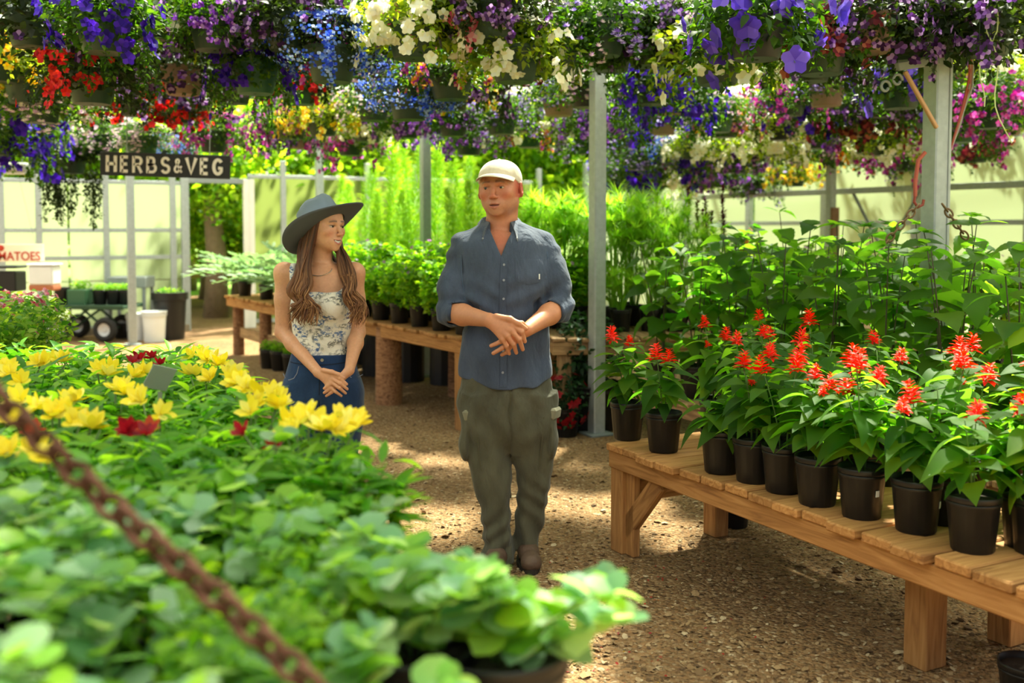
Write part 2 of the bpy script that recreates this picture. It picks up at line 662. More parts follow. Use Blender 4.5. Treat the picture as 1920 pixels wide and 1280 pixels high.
# ================================================================== people
class Grid:
    """A distance field on an uneven grid; smooth unions, then one continuous surface."""

    def __init__(s, xs, ys, zs):
        s.ax = [np.asarray(a, dtype=np.float32) for a in (xs, ys, zs)]
        s.D = np.full([len(a) for a in s.ax], 1.0, dtype=np.float32)
        s.M, s.s = Matrix.Identity(4), 1.0

    def frame(s, M=None, sc_=1.0):
        s.M, s.s = (M or Matrix.Identity(4)), sc_

    def pt(s, p):
        return np.array(s.M @ (Vector(p) * s.s), dtype=np.float32)

    def sub(s, lo, hi):
        sl = []
        for a, l, h in zip(s.ax, lo, hi):
            i0, i1 = np.searchsorted(a, l), np.searchsorted(a, h)
            sl.append(slice(max(0, i0 - 1), min(len(a), i1 + 1)))
        X, Y, Z = np.meshgrid(*[a[q] for a, q in zip(s.ax, sl)], indexing='ij', sparse=True)
        return tuple(sl), X, Y, Z

    def comb(s, sl, d, k, op):
        D = s.D[sl]
        if op == 'cut':
            d = -d
            h = np.clip(0.5 - 0.5 * (D - d) / k, 0, 1)      # smooth maximum
            s.D[sl] = D + (d - D) * h + k * h * (1 - h)
        else:
            h = np.clip(0.5 + 0.5 * (D - d) / k, 0, 1)
            s.D[sl] = D + (d - D) * h - k * h * (1 - h)

    def cap(s, a, b, r1, r2=None, k=0.01, op='add'):
        a, b = s.pt(a), s.pt(b)
        r1 *= s.s
        r2 = r1 if r2 is None else r2 * s.s
        pad = max(r1, r2) + 2 * k + 0.012
        sl, X, Y, Z = s.sub(np.minimum(a, b) - pad, np.maximum(a, b) + pad)
        ba = b - a
        L2 = float(ba @ ba) + 1e-12
        t = np.clip(((X - a[0]) * ba[0] + (Y - a[1]) * ba[1] + (Z - a[2]) * ba[2]) / L2, 0, 1)
        d = np.sqrt((X - a[0] - t * ba[0]) ** 2 + (Y - a[1] - t * ba[1]) ** 2 + (Z - a[2] - t * ba[2]) ** 2) - (r1 + (r2 - r1) * t)
        s.comb(sl, d, k, op)

    def path(s, pts, rs, k=0.01, op='add'):
        for i in range(len(pts) - 1):
            s.cap(pts[i], pts[i + 1], rs[i], rs[i + 1], k, op)

    def ell(s, c, r, k=0.01, op='add', R=None):
        c = s.pt(c)
        r = np.array(r, dtype=np.float32) * s.s
        A = s.M.to_3x3()
        if R is not None:
            A = A @ R
        A = np.array(A, dtype=np.float32)
        pad = max(r) + 2 * k + 0.012
        sl, X, Y, Z = s.sub(c - pad, c + pad)
        X, Y, Z = X - c[0], Y - c[1], Z - c[2]
        q = [A[0, i] * X + A[1, i] * Y + A[2, i] * Z for i in range(3)]
        k0 = np.sqrt(sum((q[i] / r[i]) ** 2 for i in range(3))) + 1e-6
        k1 = np.sqrt(sum((q[i] / r[i] ** 2) ** 2 for i in range(3))) + 1e-6
        s.comb(sl, k0 * (k0 - 1) / k1, k, op)

    def prof(s, rows, k=0.01, e=2.3, op='add'):
        """rows: (z, cx, cy, a, b) - a body of stacked ovals."""
        rows = sorted(rows)
        z, cx, cy, a, b = [np.array(v, dtype=np.float32) for v in zip(*rows)]
        pad = 0.05
        lo = np.array([(cx - a).min() - pad, (cy - b).min() - pad, z[0] - pad])
        hi = np.array([(cx + a).max() + pad, (cy + b).max() + pad, z[-1] + pad])
        sl, X, Y, Z = s.sub(lo, hi)

        def ip(v):
            zz = Z.ravel()
            # smooth (cubic) interpolation of the rows
            i = np.clip(np.searchsorted(z, zz) - 1, 0, len(z) - 2)
            t = np.clip((zz - z[i]) / (z[i + 1] - z[i]), 0, 1)
            m = np.gradient(v, z)
            h = z[i + 1] - z[i]
            o = (2 * t**3 - 3 * t**2 + 1) * v[i] + (t**3 - 2 * t**2 + t) * h * m[i] + (-2 * t**3 + 3 * t**2) * v[i + 1] + (t**3 - t**2) * h * m[i + 1]
            return o.reshape(Z.shape).astype(np.float32)
        A, B, U, W = ip(a), ip(b), ip(cx), ip(cy)
        q = (np.abs((X - U) / A) ** e + np.abs((Y - W) / B) ** e) ** (1 / e)
        d = (q - 1) * np.minimum(A, B)
        d = np.maximum(d, np.maximum(z[0] - Z, Z - z[-1]))
        s.comb(sl, d, k, op)

    def mod(s, f):
        X, Y, Z = np.meshgrid(*s.ax, indexing='ij', sparse=True)
        s.D = f(s.D, X, Y, Z).astype(np.float32)

    def front(s, x, z):
        """y of the surface towards the camera (-Y) at x, z."""
        def one(i, j):
            c = s.D[i, :, j]
            w = np.nonzero(c < 0)[0]
            if not len(w) or w[0] == 0:
                return None
            k = w[0]
            t = c[k - 1] / (c[k - 1] - c[k])
            return s.ax[1][k - 1] + t * (s.ax[1][k] - s.ax[1][k - 1])
        i = int(np.clip(np.searchsorted(s.ax[0], x), 1, len(s.ax[0]) - 1))
        j = int(np.clip(np.searchsorted(s.ax[2], z), 1, len(s.ax[2]) - 1))
        tx = (x - s.ax[0][i - 1]) / (s.ax[0][i] - s.ax[0][i - 1])
        tz = (z - s.ax[2][j - 1]) / (s.ax[2][j] - s.ax[2][j - 1])
        v = [one(a, b) for a in (i - 1, i) for b in (j - 1, j)]
        if any(q is None for q in v):
            v = [q for q in v if q is not None]
            return float(np.mean(v)) if v else 0.0
        return float(v[0] * (1 - tx) * (1 - tz) + v[1] * (1 - tx) * tz + v[2] * tx * (1 - tz) + v[3] * tx * tz)

    def surface(s):
        D, (xs, ys, zs) = s.D, s.ax
        neg = D < 0
        n = [k - 1 for k in D.shape]
        cnt = np.zeros(n, dtype=np.uint8)
        for i in (0, 1):
            for j in (0, 1):
                for k in (0, 1):
                    cnt += neg[i:n[0] + i, j:n[1] + j, k:n[2] + k]
        act = np.nonzero((cnt > 0) & (cnt < 8))
        I = np.stack(act, -1)
        P = np.zeros((len(I), 3))
        W = np.zeros(len(I))
        G = [xs, ys, zs]
        for a in range(3):
            for u in (0, 1):
                for v in (0, 1):
                    o = [0, 0, 0]
                    o[(a + 1) % 3], o[(a + 2) % 3] = u, v
                    i0 = I + o
                    i1 = i0.copy()
                    i1[:, a] += 1
                    d0, d1 = D[tuple(i0.T)], D[tuple(i1.T)]
                    m = (d0 < 0) != (d1 < 0)
                    t = d0[m] / (d0[m] - d1[m])
                    q = np.stack([G[c][i0[m, c]] for c in range(3)], -1).astype(np.float64)
                    q[:, a] += t * (G[a][i1[m, a]] - G[a][i0[m, a]])
                    P[m] += q
                    W[m] += 1
        P /= W[:, None]
        idx = -np.ones(n, dtype=np.int32)
        idx[act] = np.arange(len(I))
        Q = []
        for a in range(3):
            b, c = (a + 1) % 3, (a + 2) % 3
            s0 = [slice(None)] * 3
            s1 = [slice(None)] * 3
            s0[a], s1[a] = slice(0, -1), slice(1, None)
            for ax in (b, c):
                s0[ax] = s1[ax] = slice(1, -1)
            A, B = neg[tuple(s0)], neg[tuple(s1)]
            for flip in (False, True):
                w = np.nonzero((A & ~B) if not flip else (~A & B))
                e = [None] * 3
                e[a] = w[a]
                e[b], e[c] = w[b] + 1, w[c] + 1

                def at(db, dc):
                    r = [None] * 3
                    r[a], r[b], r[c] = e[a], e[b] - db, e[c] - dc
                    return idx[tuple(r)]
                q = np.stack([at(1, 1), at(0, 1), at(0, 0), at(1, 0)], -1)
                Q.append(q[:, ::-1] if flip else q)
        Q = np.concatenate(Q)
        Q = Q[(Q >= 0).all(1)]
        return P, Q


def axis(*segs):
    """segs: start, (end, step), (end, step) ..."""
    out, x = [segs[0]], segs[0]
    for e, st in segs[1:]:
        n = max(1, round((e - x) / st))
        out += list(x + (e - x) * np.arange(1, n + 1) / n)
        x = e
    return np.array(out)


def relax(V, Q, it=2, f=0.5):
    E = np.concatenate([Q[:, [0, 1]], Q[:, [1, 2]], Q[:, [2, 3]], Q[:, [3, 0]]])
    for _ in range(it):
        A = np.zeros_like(V)
        c = np.zeros(len(V))
        for a, b in ((0, 1), (1, 0)):
            np.add.at(A, E[:, a], V[E[:, b]])
            np.add.at(c, E[:, a], 1)
        V = V + f * (A / np.maximum(c, 1)[:, None] - V)
    return V


def biggest(V, Q):
    """Keep only the largest connected surface."""
    lab = np.arange(len(V))
    E = np.concatenate([Q[:, [0, 1]], Q[:, [1, 2]], Q[:, [2, 3]]])
    while True:
        m = np.minimum(lab[E[:, 0]], lab[E[:, 1]])
        new = lab.copy()
        np.minimum.at(new, E[:, 0], m)
        np.minimum.at(new, E[:, 1], m)
        new = new[new]
        if (new == lab).all():
            break
        lab = new
    u, c = np.unique(lab, return_counts=True)
    keep = lab == u[c.argmax()]
    mp = np.cumsum(keep) - 1
    return V[keep], mp[Q[keep[Q].all(1)]]


def vcolor(me, C):
    a = me.color_attributes.new('tone', 'FLOAT_COLOR', 'POINT')
    a.data.foreach_set('color', np.concatenate([C, np.ones((len(C), 1))], 1).astype(np.float32).ravel())


def skin_mat(name, rough=0.5):
    m, nt, b = nmat(name)
    at = N(nt, 'ShaderNodeAttribute', _attribute_name='tone')
    tc = N(nt, 'ShaderNodeTexCoord')
    nz = N(nt, 'ShaderNodeTexNoise', Scale=90.0, Detail=4.0)
    nt.links.new(tc.outputs['Object'], nz.inputs['Vector'])
    c = mixc(nt, nz.outputs['Fac'], (0.86, 0.80, 0.78, 1), (1.12, 1.08, 1.06, 1))
    nt.links.new(mixc(nt, 1.0, at.outputs['Color'], c, 'MULTIPLY'), b.inputs['Base Color'])
    b.inputs['Roughness'].default_value = rough
    b.inputs['Subsurface Weight'].default_value = 0.12
    b.inputs['Subsurface Radius'].default_value = (1.0, 0.35, 0.2)
    b.inputs['Subsurface Scale'].default_value = 0.012
    return m


def cloth_mat(name, c, dark, rough=0.85, wscale=(900, 900, 900), fold=0.25, var=0.35, sheen=0.15):
    m, nt, b = nmat(name)
    tc = N(nt, 'ShaderNodeTexCoord')
    mp = N(nt, 'ShaderNodeMapping')
    mp.inputs['Scale'].default_value = (1, 1, 0.45)
    nt.links.new(tc.outputs['Object'], mp.inputs['Vector'])
    n1 = N(nt, 'ShaderNodeTexNoise', Scale=9.0, Detail=8.0, Roughness=0.65)
    nt.links.new(mp.outputs[0], n1.inputs['Vector'])
    n2 = N(nt, 'ShaderNodeTexNoise', Scale=420.0, Detail=2.0)
    nt.links.new(tc.outputs['Object'], n2.inputs['Vector'])
    f = N(nt, 'ShaderNodeMath', _operation='MULTIPLY_ADD')
    nt.links.new(n2.outputs['Fac'], f.inputs[0])
    f.inputs[1].default_value = var
    nt.links.new(n1.outputs['Fac'], f.inputs[2])
    nt.links.new(ramp(nt, f.outputs[0], [(0.35, dark), (0.95, c)]), b.inputs['Base Color'])
    b.inputs['Roughness'].default_value = rough
    b.inputs['Sheen Weight'].default_value = sheen
    b.inputs['Specular IOR Level'].default_value = 0.25
    wv = N(nt, 'ShaderNodeTexNoise', Scale=11.0, Detail=4.0, Distortion=.35)
    nt.links.new(mp.outputs[0], wv.inputs['Vector'])
    b1 = N(nt, 'ShaderNodeBump', Strength=fold, Distance=0.03)
    nt.links.new(wv.outputs['Fac'], b1.inputs['Height'])
    b2 = N(nt, 'ShaderNodeBump', Strength=0.12, Distance=0.002)
    nt.links.new(n2.outputs['Fac'], b2.inputs['Height'])
    nt.links.new(b1.outputs[0], b2.inputs['Normal'])
    nt.links.new(b2.outputs[0], b.inputs['Normal'])
    return m


def strip_on(g, pts, w, off=0.0025, th=0.002):
    """A thin ribbon laid on the front of surface g along (x, z) points."""
    m = MB()
    V, Fs = [], []
    n = len(pts)
    for i, (x, z) in enumerate(pts):
        a, b = pts[max(0, i - 1)], pts[min(n - 1, i + 1)]
        dx, dz = b[0] - a[0], b[1] - a[1]
        L = math.hypot(dx, dz) or 1
        nx, nz = -dz / L * w / 2, dx / L * w / 2
        for sg in (-1, 1):
            X, Z = x + sg * nx, z + sg * nz
            y = g.front(X, Z)
            V += [(X, y - off, Z), (X, y + 0.004, Z)]
    for i in range(n - 1):
        a, b = i * 4, i * 4 + 4
        Fs += [(a, a + 2, b + 2, b), (a, b, b + 1, a + 1), (a + 2, a + 3, b + 3, b + 2)]
    Fs += [(0, 1, 3, 2), (n * 4 - 4, n * 4 - 2, n * 4 - 1, n * 4 - 3)]
    return m.add(V, Fs)


def patch_on(g, x0, x1, z0, z1, off, corner=0.0, n=8, dz=0.0):
    """A panel laid on the front of g; its lower corners can come to a point."""
    V, Fs = [], []
    for j in range(n + 1):
        for i in range(n + 1):
            u, v = i / n, j / n
            x = x0 + (x1 - x0) * u
            low = z0 + corner * abs(2 * u - 1)
            z = low + (z1 - low) * v + dz * (u - .5)
            edge = 0.6 if i in (0, n) or j in (0, n) else 1.0
            V.append((x, g.front(x, z) - off * edge, z))
    for j in range(n):
        for i in range(n):
            a = j * (n + 1) + i
            Fs.append((a, a + 1, a + n + 2, a + n + 1))
    # rim going back into the cloth
    rim = [i for i in range(n + 1)] + [j * (n + 1) + n for j in range(1, n + 1)] + [n * (n + 1) + i for i in range(n - 1, -1, -1)] + [j * (n + 1) for j in range(n - 1, 0, -1)]
    base = len(V)
    for r in rim:
        x, y, z = V[r]
        V.append((x, y + off + 0.004, z))
    for k in range(len(rim)):
        k2 = (k + 1) % len(rim)
        Fs.append((rim[k], base + k, base + k2, rim[k2]))
    return MB().add(V, Fs)


def disc_on(g, x, z, r, off=0.004):
    y = g.front(x, z)
    m = MB()
    n = 10
    V = [(x + r * math.cos(2 * PI * k / n), y - off, z + r * math.sin(2 * PI * k / n)) for k in range(n)]
    V += [(v[0], y + 0.003, v[2]) for v in V]
    Fs = [tuple(range(n))[::-1]] + [(k, (k + 1) % n, n + (k + 1) % n, n + k) for k in range(n)]
    return m.add(V, Fs)


def ball(c, r, n=12, m_=8, M=None):
    V, Fs = [], []
    for j in range(m_ + 1):
        th = PI * j / m_
        for i in range(n):
            a = 2 * PI * i / n
            V.append(Vector((r[0] * math.sin(th) * math.cos(a), r[1] * math.sin(th) * math.sin(a), r[2] * math.cos(th))))
    for j in range(m_):
        for i in range(n):
            i2 = (i + 1) % n
            Fs.append((j * n + i, (j + 1) * n + i, (j + 1) * n + i2, j * n + i2))
    c = Vector(c)
    V = [(M @ (c + v)) if M else c + v for v in V]
    return V, Fs


def grid_obj(name, g, mat, parent, it=1, color=None, keep=False):
    V, Q = g.surface()
    if keep:
        V, Q = biggest(V, Q)
    V = relax(V, Q, it)
    me = mesh_np(name, V, Q, mat)
    if color is not None:
        vcolor(me, color(V))
    return O(name, me, parent)


def smooth01(x, a, b):
    t = np.clip((x - a) / (b - a), 0, 1)
    return t * t * (3 - 2 * t)


def lin(h):
    return np.array(srgb(h)[:3])


def blend(C, c, f):
    return C + (np.asarray(c)[None] - C) * f[:, None]


def head_sdf(g, fem=False, smile=False):
    wx = 1.0 if fem else 1.07

    def ell(c, r, *q, **kw):
        g.ell((c[0] * wx, c[1], c[2]), (r[0] * wx, r[1], r[2]), *q, **kw)

    def path(ps, *q):
        g.path([(p[0] * wx, p[1], p[2]) for p in ps], *q)
    jw = 0.9 if fem else 1.10
    ell((0, .022, .045 if fem else .036), (.077, .099, .090 if fem else .078), .02)
    ell((0, -.03, .035 if fem else .028), (.064, .056, .060), .03)
    ell((0, -.035, -.03), (.065 * (0.93 if fem else 1.04), .055, .072), .03)
    ell((0, -.036, -.072), (.055 * jw, .049, .048), .03)
    for sx in (-1, 1):
        ell((sx * .050 * jw, .002, -.066), (.017, .024, .022), .035)
        ell((sx * .047, -.062, -.024), (.018, .018, .017), .025)
        ell((sx * .052, -.006, -.012), (.020, .042, .052), .03)
    ell((0, -.074, -.106), (.020 * jw, .016, .016), .02)
    ell((0, -.078, -.072), (.030, .018, .024), .02)
    br = .007 if fem else .0095
    for sx in (-1, 1):
        path([(sx * .048, -.071, .020), (sx * .032, -.084, .024), (sx * .010, -.089, .018)], [br * .8, br, br], .014)
        ell((sx * .032, -.099, .0005), (.018, .016, .0115 if fem else .0105), .012, 'cut')
        # lids
        path([(sx * .047, -.073, .000), (sx * .040, -.0815, .006), (sx * .031, -.0845, .0078), (sx * .021, -.083, .004)], [.003, .0036, .0038, .003], .005)
        path([(sx * .046, -.074, -.003), (sx * .032, -.082, -.0085), (sx * .021, -.083, -.002)], [.003, .0034, .003], .006)
    nw = .85 if fem else 1.0
    path([(0, -.086, .014), (0, -.098, -.010), (0, -.111, -.034)], [.0075 * nw, .0085 * nw, .011 * nw], .010)
    ell((0, -.1125, -.0365), (.0115 * nw, .010, .0095), .006)
    for sx in (-1, 1):
        ell((sx * .0125 * nw, -.1015, -.040), (.0075 * nw, .010, .0075), .006)
        ell((sx * .006 * nw, -.107, -.0475), (.0035, .005, .003), .003, 'cut')
    mw, up = (.027, .006) if smile else (.022, 0)
    path([(-mw, -.0865, -.071 + up), (-.010, -.0965, -.067), (0, -.0975, -.0675), (.010, -.0965, -.067), (mw, -.0865, -.071 + up)], [.003, .005, .0045, .005, .003], .005)
    path([(-mw + .004, -.087, -.078 + up), (0, -.096, -.083), (mw - .004, -.087, -.078 + up)], [.003, .006, .003], .006)
    path([(-mw + .002, -.090, -.0735 + up), (0, -.0985, -.0745), (mw - .002, -.090, -.0735 + up)], [.0025, .0075 if smile else .0050, .0025], .003, 'cut')
    for sx in (-1, 1):
        if smile:
            path([(sx * .020, -.098, -.044), (sx * .034, -.089, -.062)], [.003, .003], .008, 'cut')
        R = Matrix.Rotation(sx * 0.42, 3, 'Z') @ Matrix.Rotation(-0.18, 3, 'X')
        e_ = 0 if fem else 1
        ell((sx * (.080 + .005 * e_), .016, -.012), (.008 + .002 * e_, .021, .033 + .003 * e_), .008, R=R)
        ell((sx * (.090 + .005 * e_), .007, -.008), (.006, .012, .020), .005, 'cut', R=R)
        ell((sx * .077, .006, -.039), (.006, .009, .010), .006)


def head_tone(P, base, lip, brow, blush, stub=None, fem=False, smile=False):
    """Colours of the face from positions in the head's own frame."""
    x, y, z = P.T
    ax = np.abs(x)
    C = np.tile(base, (len(P), 1))
    hd = smooth01(z, -.16, -.10)
    f = np.exp(-((ax - .046) ** 2 + (z + .035) ** 2) / .022 ** 2) * (y < -.02)
    C = blend(C, blush, .55 * f)
    f = np.exp(-((x) ** 2 / .014 ** 2 + (z + .036) ** 2 / .014 ** 2)) * (y < -.09)
    C = blend(C, blush, .5 * f)
    f = smooth01(ax, .074, .084) * (np.abs(z) < .045)
    C = blend(C, blush, .75 * f)
    if stub is not None:
        f = smooth01(-z, .042, .062) * smooth01(-y, -.02, .03) * hd
        C = blend(C, stub, .38 * f)
    # eyebrows
    bz = .0265 + .35 * (.034 - np.abs(ax - .034)) * 0 - np.clip(ax - .036, 0, 1) * .35
    f = np.exp(-((z - bz) / (.0046 if fem else .0050)) ** 2) * smooth01(ax, .009, .015) * (1 - smooth01(ax, .047, .055)) * (y < -.05)
    C = blend(C, brow, .85 * f)
    # lips and the dark of the eye line
    mw, up = (.027, .006) if smile else (.022, 0)
    arc = up * (ax / mw) ** 2
    f = smooth01(z - arc, -.0905, -.0875) * (1 - smooth01(z - arc, -.0645, -.0625)) * (1 - smooth01(ax, mw - .004, mw + .001)) * (y < -.08)
    th = 1 - np.clip(ax / mw, 0, 1) ** 2
    f *= (np.abs(z - arc + .0755) < .004 + .0095 * th)
    C = blend(C, lip, .85 * f)
    dark = lin('#2a1512')
    f = np.exp(-((z - arc + .0745) / .0028) ** 2) * (1 - smooth01(ax, mw - .006, mw)) * (y < -.07) * (y > -.0945)
    C = blend(C, dark, .8 * f)
    f = np.exp(-(((ax - .032) / .017) ** 4 + ((z - .0045) / (.0045 if fem else .0032)) ** 2)) * (y < -.06)
    C = blend(C, lin('#3a221a'), (.95 if fem else .6) * f)
    return C


def eyes(parent, M, s, gaze, iris_c, fem=False):
    wm, im = plain('eye_white', '#b9ada2', .2), plain('iris', iris_c, .1)
    for sx in (-1, 1):
        q = 1.22 if fem else 1.0
        V, Fs = ball((sx * .0325 * (1 if fem else 1.07), -.0755, .0005), (.0135 * q, .0108, (.0085 if fem else .0070) * q))
        e = MB().add([M @ (Vector(v) * s) for v in V], Fs).build('eye', wm, parent, 'all')
        c = Vector((sx * .0325 * (1 if fem else 1.07) + gaze[0], -.0850, .0010 + gaze[1]))
        V, Fs = ball(c, (.0058 * q, .0024, .0060 * q))
        MB().add([M @ (Vector(v) * s) for v in V], Fs).build('iris', im, e, 'all')


# ------------------------------------------------------------------ the man
MAN = Vector((-0.024, 4.65, 0))


def Lm(x, y, yl=0.0):
    return pix(x, y, MAN.y + yl) - MAN


def rows_from(Lf, rows, cy, b):
    out = []
    for i, (py, l, r) in enumerate(rows):
        A, B = Lf(l, py), Lf(r, py)
        c_, b_ = (cy[i] if isinstance(cy, (list, tuple)) else cy), (b[i] if isinstance(b, (list, tuple)) else b)
        out.append((A.z, (A.x + B.x) / 2, c_, (B.x - A.x) / 2, b_))
    return out


def build_man():
    root = thing('person', 'man in a white cap, blue button shirt and olive cargo trousers, hands clasped', 'person', MAN)
    hs = 1.05
    hm = Matrix.Translation(Lm(937, 352, .01)) @ Matrix.Rotation(math.radians(-17), 4, 'Z') @ Matrix.Rotation(math.radians(-3), 4, 'Y') @ Matrix.Rotation(math.radians(2), 4, 'X')
    S1, E1, W1 = Lm(860, 484, .02), Lm(843, 585, -.05), Lm(917, 600, -.29)
    S2, E2, W2 = Lm(1030, 476, .02), Lm(1051, 574, -.05), Lm(988, 618, -.27)
    # --- body: one continuous skin surface
    g = Grid(axis(-.40, (-.16, .006), (.14, .0028), (.40, .006)), axis(-.40, (-.20, .0035), (.14, .0035), (.20, .006)), axis(.0, (.98, .012), (1.20, .0030), (1.55, .007), (1.92, .0026)))
    g.frame(hm, hs)
    head_sdf(g)
    g.frame()
    nb = Lm(938, 440, .05)
    g.cap(hm @ Vector((0, .03, -.09)), nb, .071, .075, .03)
    g.prof(rows_from(Lm, [(436, 890, 988), (455, 866, 1022), (480, 866, 1030), (550, 880, 1016), (620, 884, 1012), (700, 880, 1018), (760, 880, 1026)], .01, [.05, .085, .10, .10, .105, .11, .11]), .03)
    for sx, hip, kn, an in ((-1, (916, 770), (926, 890), (934, 1030)), (1, (995, 770), (1000, 890), (988, 1010))):
        y = -.02 if sx < 0 else .03
        g.path([Lm(*hip, 0), Lm(*kn, y), Lm(*an, y)], [.08, .055, .04], .02)
    for S, E, W in ((S1, E1, W1), (S2, E2, W2)):
        g.cap(S, E, .046, .040, .02)
        g.cap(E, E.lerp(W, .35), .047, .047, .02)
        g.cap(E.lerp(W, .35), W, .047, .030, .02)
    # his right hand lies over the left one
    def chain(ps, rs, k=.005):
        g.path([Lm(*p) for p in ps], rs, k)
    wr = W2
    for a in ((964, 628, -.295), (960, 636, -.295), (957, 644, -.29), (954, 650, -.285)):
        g.cap(wr, Lm(*a), .020, .0125, .012)
    chain([(962, 632, -.30), (940, 640, -.315), (921, 648, -.31)], [.0115, .0105, .0088])
    chain([(960, 640, -.30), (942, 652, -.315), (925, 662, -.31)], [.0115, .0105, .0088])
    chain([(958, 648, -.295), (950, 660, -.305), (941, 665, -.29)], [.011, .010, .0085])
    chain([(985, 614, -.29), (978, 606, -.31), (962, 603, -.315)], [.014, .012, .010])
    wr = W1
    for a in ((960, 609, -.335), (959, 620, -.345), (952, 630, -.345), (943, 636, -.335)):
        g.cap(wr, Lm(*a), .023, .0125, .014)
    chain([(960, 609, -.335), (978, 622, -.345), (984, 640, -.325)], [.0125, .011, .009])
    chain([(959, 620, -.345), (974, 636, -.35), (980, 655, -.325)], [.0125, .011, .009])
    chain([(952, 630, -.345), (963, 645, -.345), (968, 661, -.32)], [.0120, .0105, .0088])
    chain([(943, 636, -.335), (950, 649, -.335), (955, 663, -.315)], [.011, .0095, .008])
    chain([(930, 594, -.305), (956, 598, -.335), (972, 606, -.345), (986, 616, -.335)], [.016, .0135, .0115, .0095], .008)
    tan, red = lin('#c07f60'), lin('#b35244')
    inv = np.array(hm.inverted())

    def tone(V):
        P = (np.concatenate([V, np.ones((len(V), 1))], 1) @ inv.T)[:, :3] / hs
        C = head_tone(P, tan, lin('#b06a5c'), lin('#6b4630'), red, lin('#a98470'))
        arm = (V[:, 2] < 1.25)
        C = np.where(arm[:, None], np.tile(lin('#c58762'), (len(V), 1)), C)
        f = np.exp(-((V[:, 0] - nb.x) ** 2 / .05 ** 2 + (V[:, 2] - 1.49) ** 2 / .06 ** 2)) * (V[:, 1] < 0)
        return blend(C, red, .45 * f)
    grid_obj('body', g, skin_mat('man_skin'), root, 1, tone, True)
    eyes(root, hm, hs, (-.003, -.001), '#2c2a26')
    # short hair at the temples, ear sides and nape
    hair = plain('man_hair', '#4a3222', .8, bump=.6, bscale=300)
    m = MB()
    V, Fs = ball((0, .026, .030), (.0795, .097, .083), 32, 20)
    V = [hm @ (Vector(v) * hs) for v in V if True]
    inv3 = hm.inverted()
    keep = [i for i, v in enumerate(V) if (inv3 @ v / hs).y > -.035 - .3 * ((inv3 @ v / hs).z - .02) and (inv3 @ v / hs).z > -.022 - .9 * ((inv3 @ v / hs).y - .02)]
    ks = set(keep)
    m.add(V, [f for f in Fs if all(i in ks for i in f)])
    m.build('hair', hair, root, 'all')
    # --- cap: crown panels and brim
    cream = cloth_mat('cap_cotton', '#efe6d8', '#cdbfae', .9, fold=.35, var=.15)
    gc = Grid(axis(-.16, (.16, .003)), axis(-.20, (.16, .003)), axis(1.72, (1.92, .003)))
    gc.frame(hm, hs)
    gc.ell((-.003, .018, .050), (.0900, .111, .074), .01)
    gc.ell((-.002, .020, .018), (.0890, .108, .070), .03)
    gc.frame()
    inv = np.array(hm.inverted())

    def shape(D, X, Y, Z):
        x, y, z = [(inv[i, 0] * X + inv[i, 1] * Y + inv[i, 2] * Z + inv[i, 3]) / hs for i in range(3)]
        low = .040 - .46 * (y + .05)
        D = np.maximum(D, (low - z) * hs)
        ang = np.arctan2(y - .018, x)
        D = D + .0013 * np.exp(-(np.sin(ang * 2.5 + PI * .25) / .07) ** 2) * (z > .05)
        return D + .0018 * np.sin(40 * x + 18 * z) * np.sin(33 * y)
    gc.mod(shape)
    capo = grid_obj('cap', gc, cream, root, 2)
    V, Fs = [], []
    na, nq = 18, 6
    for j in range(nq + 1):
        for i in range(na + 1):
            a = math.radians(-66 + 132 * i / na)
            t = j / nq
            rx = .0895 + .0 * t
            bx = rx * math.sin(a)
            by = .018 - .108 * math.cos(a)
            ext = .072 * math.cos(a * .98) ** .7 * t
            V.append(Vector((bx * (1 + .03 * t), by - ext, .047 - .30 * (by + .05) - .012 * t - .5 * (bx ** 2) * t - .05 * bx)))
    n1 = len(V)
    V += [v + Vector((0, 0, .0035)) for v in V]
    w = na + 1
    for j in range(nq):
        for i in range(na):
            a = j * w + i
            Fs += [(a, a + w, a + w + 1, a + 1), (n1 + a, n1 + a + 1, n1 + a + w + 1, n1 + a + w)]
    for i in range(na):
        a = nq * w + i
        Fs.append((a, n1 + a, n1 + a + 1, a + 1))
    MB().add([hm @ (v * hs) for v in V], Fs).build('brim', cream, capo, 'all')
    V, Fs = ball((0, .018, .124), (.006, .006, .003))
    MB().add([hm @ (Vector(v) * hs) for v in V], Fs).build('top_button', cream, capo, 'all')

    # --- shirt
    denim = cloth_mat('shirt_chambray', '#4f5a70', '#313a4b', .85, fold=.9, var=.3)
    gs = Grid(axis(-.42, (.42, .005)), axis(-.26, (.24, .005)), axis(.80, (1.62, .005)))
    gs.prof(rows_from(Lm, [(412, 906, 968), (424, 892, 986), (436, 872, 1008), (450, 857, 1028), (480, 852, 1042), (520, 858, 1040), (560, 866, 1032), (600, 868, 1028), (650, 864, 1030), (690, 860, 1033), (724, 862, 1034)],
                      [.04, .03, .025, .02, .01, .0, .0, .0, .0, .0, .0], [.05, .07, .092, .112, .128, .135, .135, .135, .138, .140, .142]), .02)
    for S, E, W, sx in ((S1, E1, W1, -1), (S2, E2, W2, 1)):
        c = S + Vector((sx * .0, 0, 0))
        gs.cap(c, S.lerp(E, .5), .063, .064, .035)
        gs.cap(S.lerp(E, .5), E + (E - S) * .02, .066, .063, .02)
        gs.cap(E, E.lerp(W, .10), .062, .060, .02)
        a, b = E.lerp(W, .0) + Vector((0, 0, .012)), E.lerp(W, .20)
        gs.cap(a, b, .0605, .0600, .006)                 # rolled cuff
    gs.cap(Lm(868, 454, .03), Lm(920, 432, .04), .035, .03, .04)
    gs.cap(Lm(1024, 452, .03), Lm(965, 432, .04), .035, .03, .04)
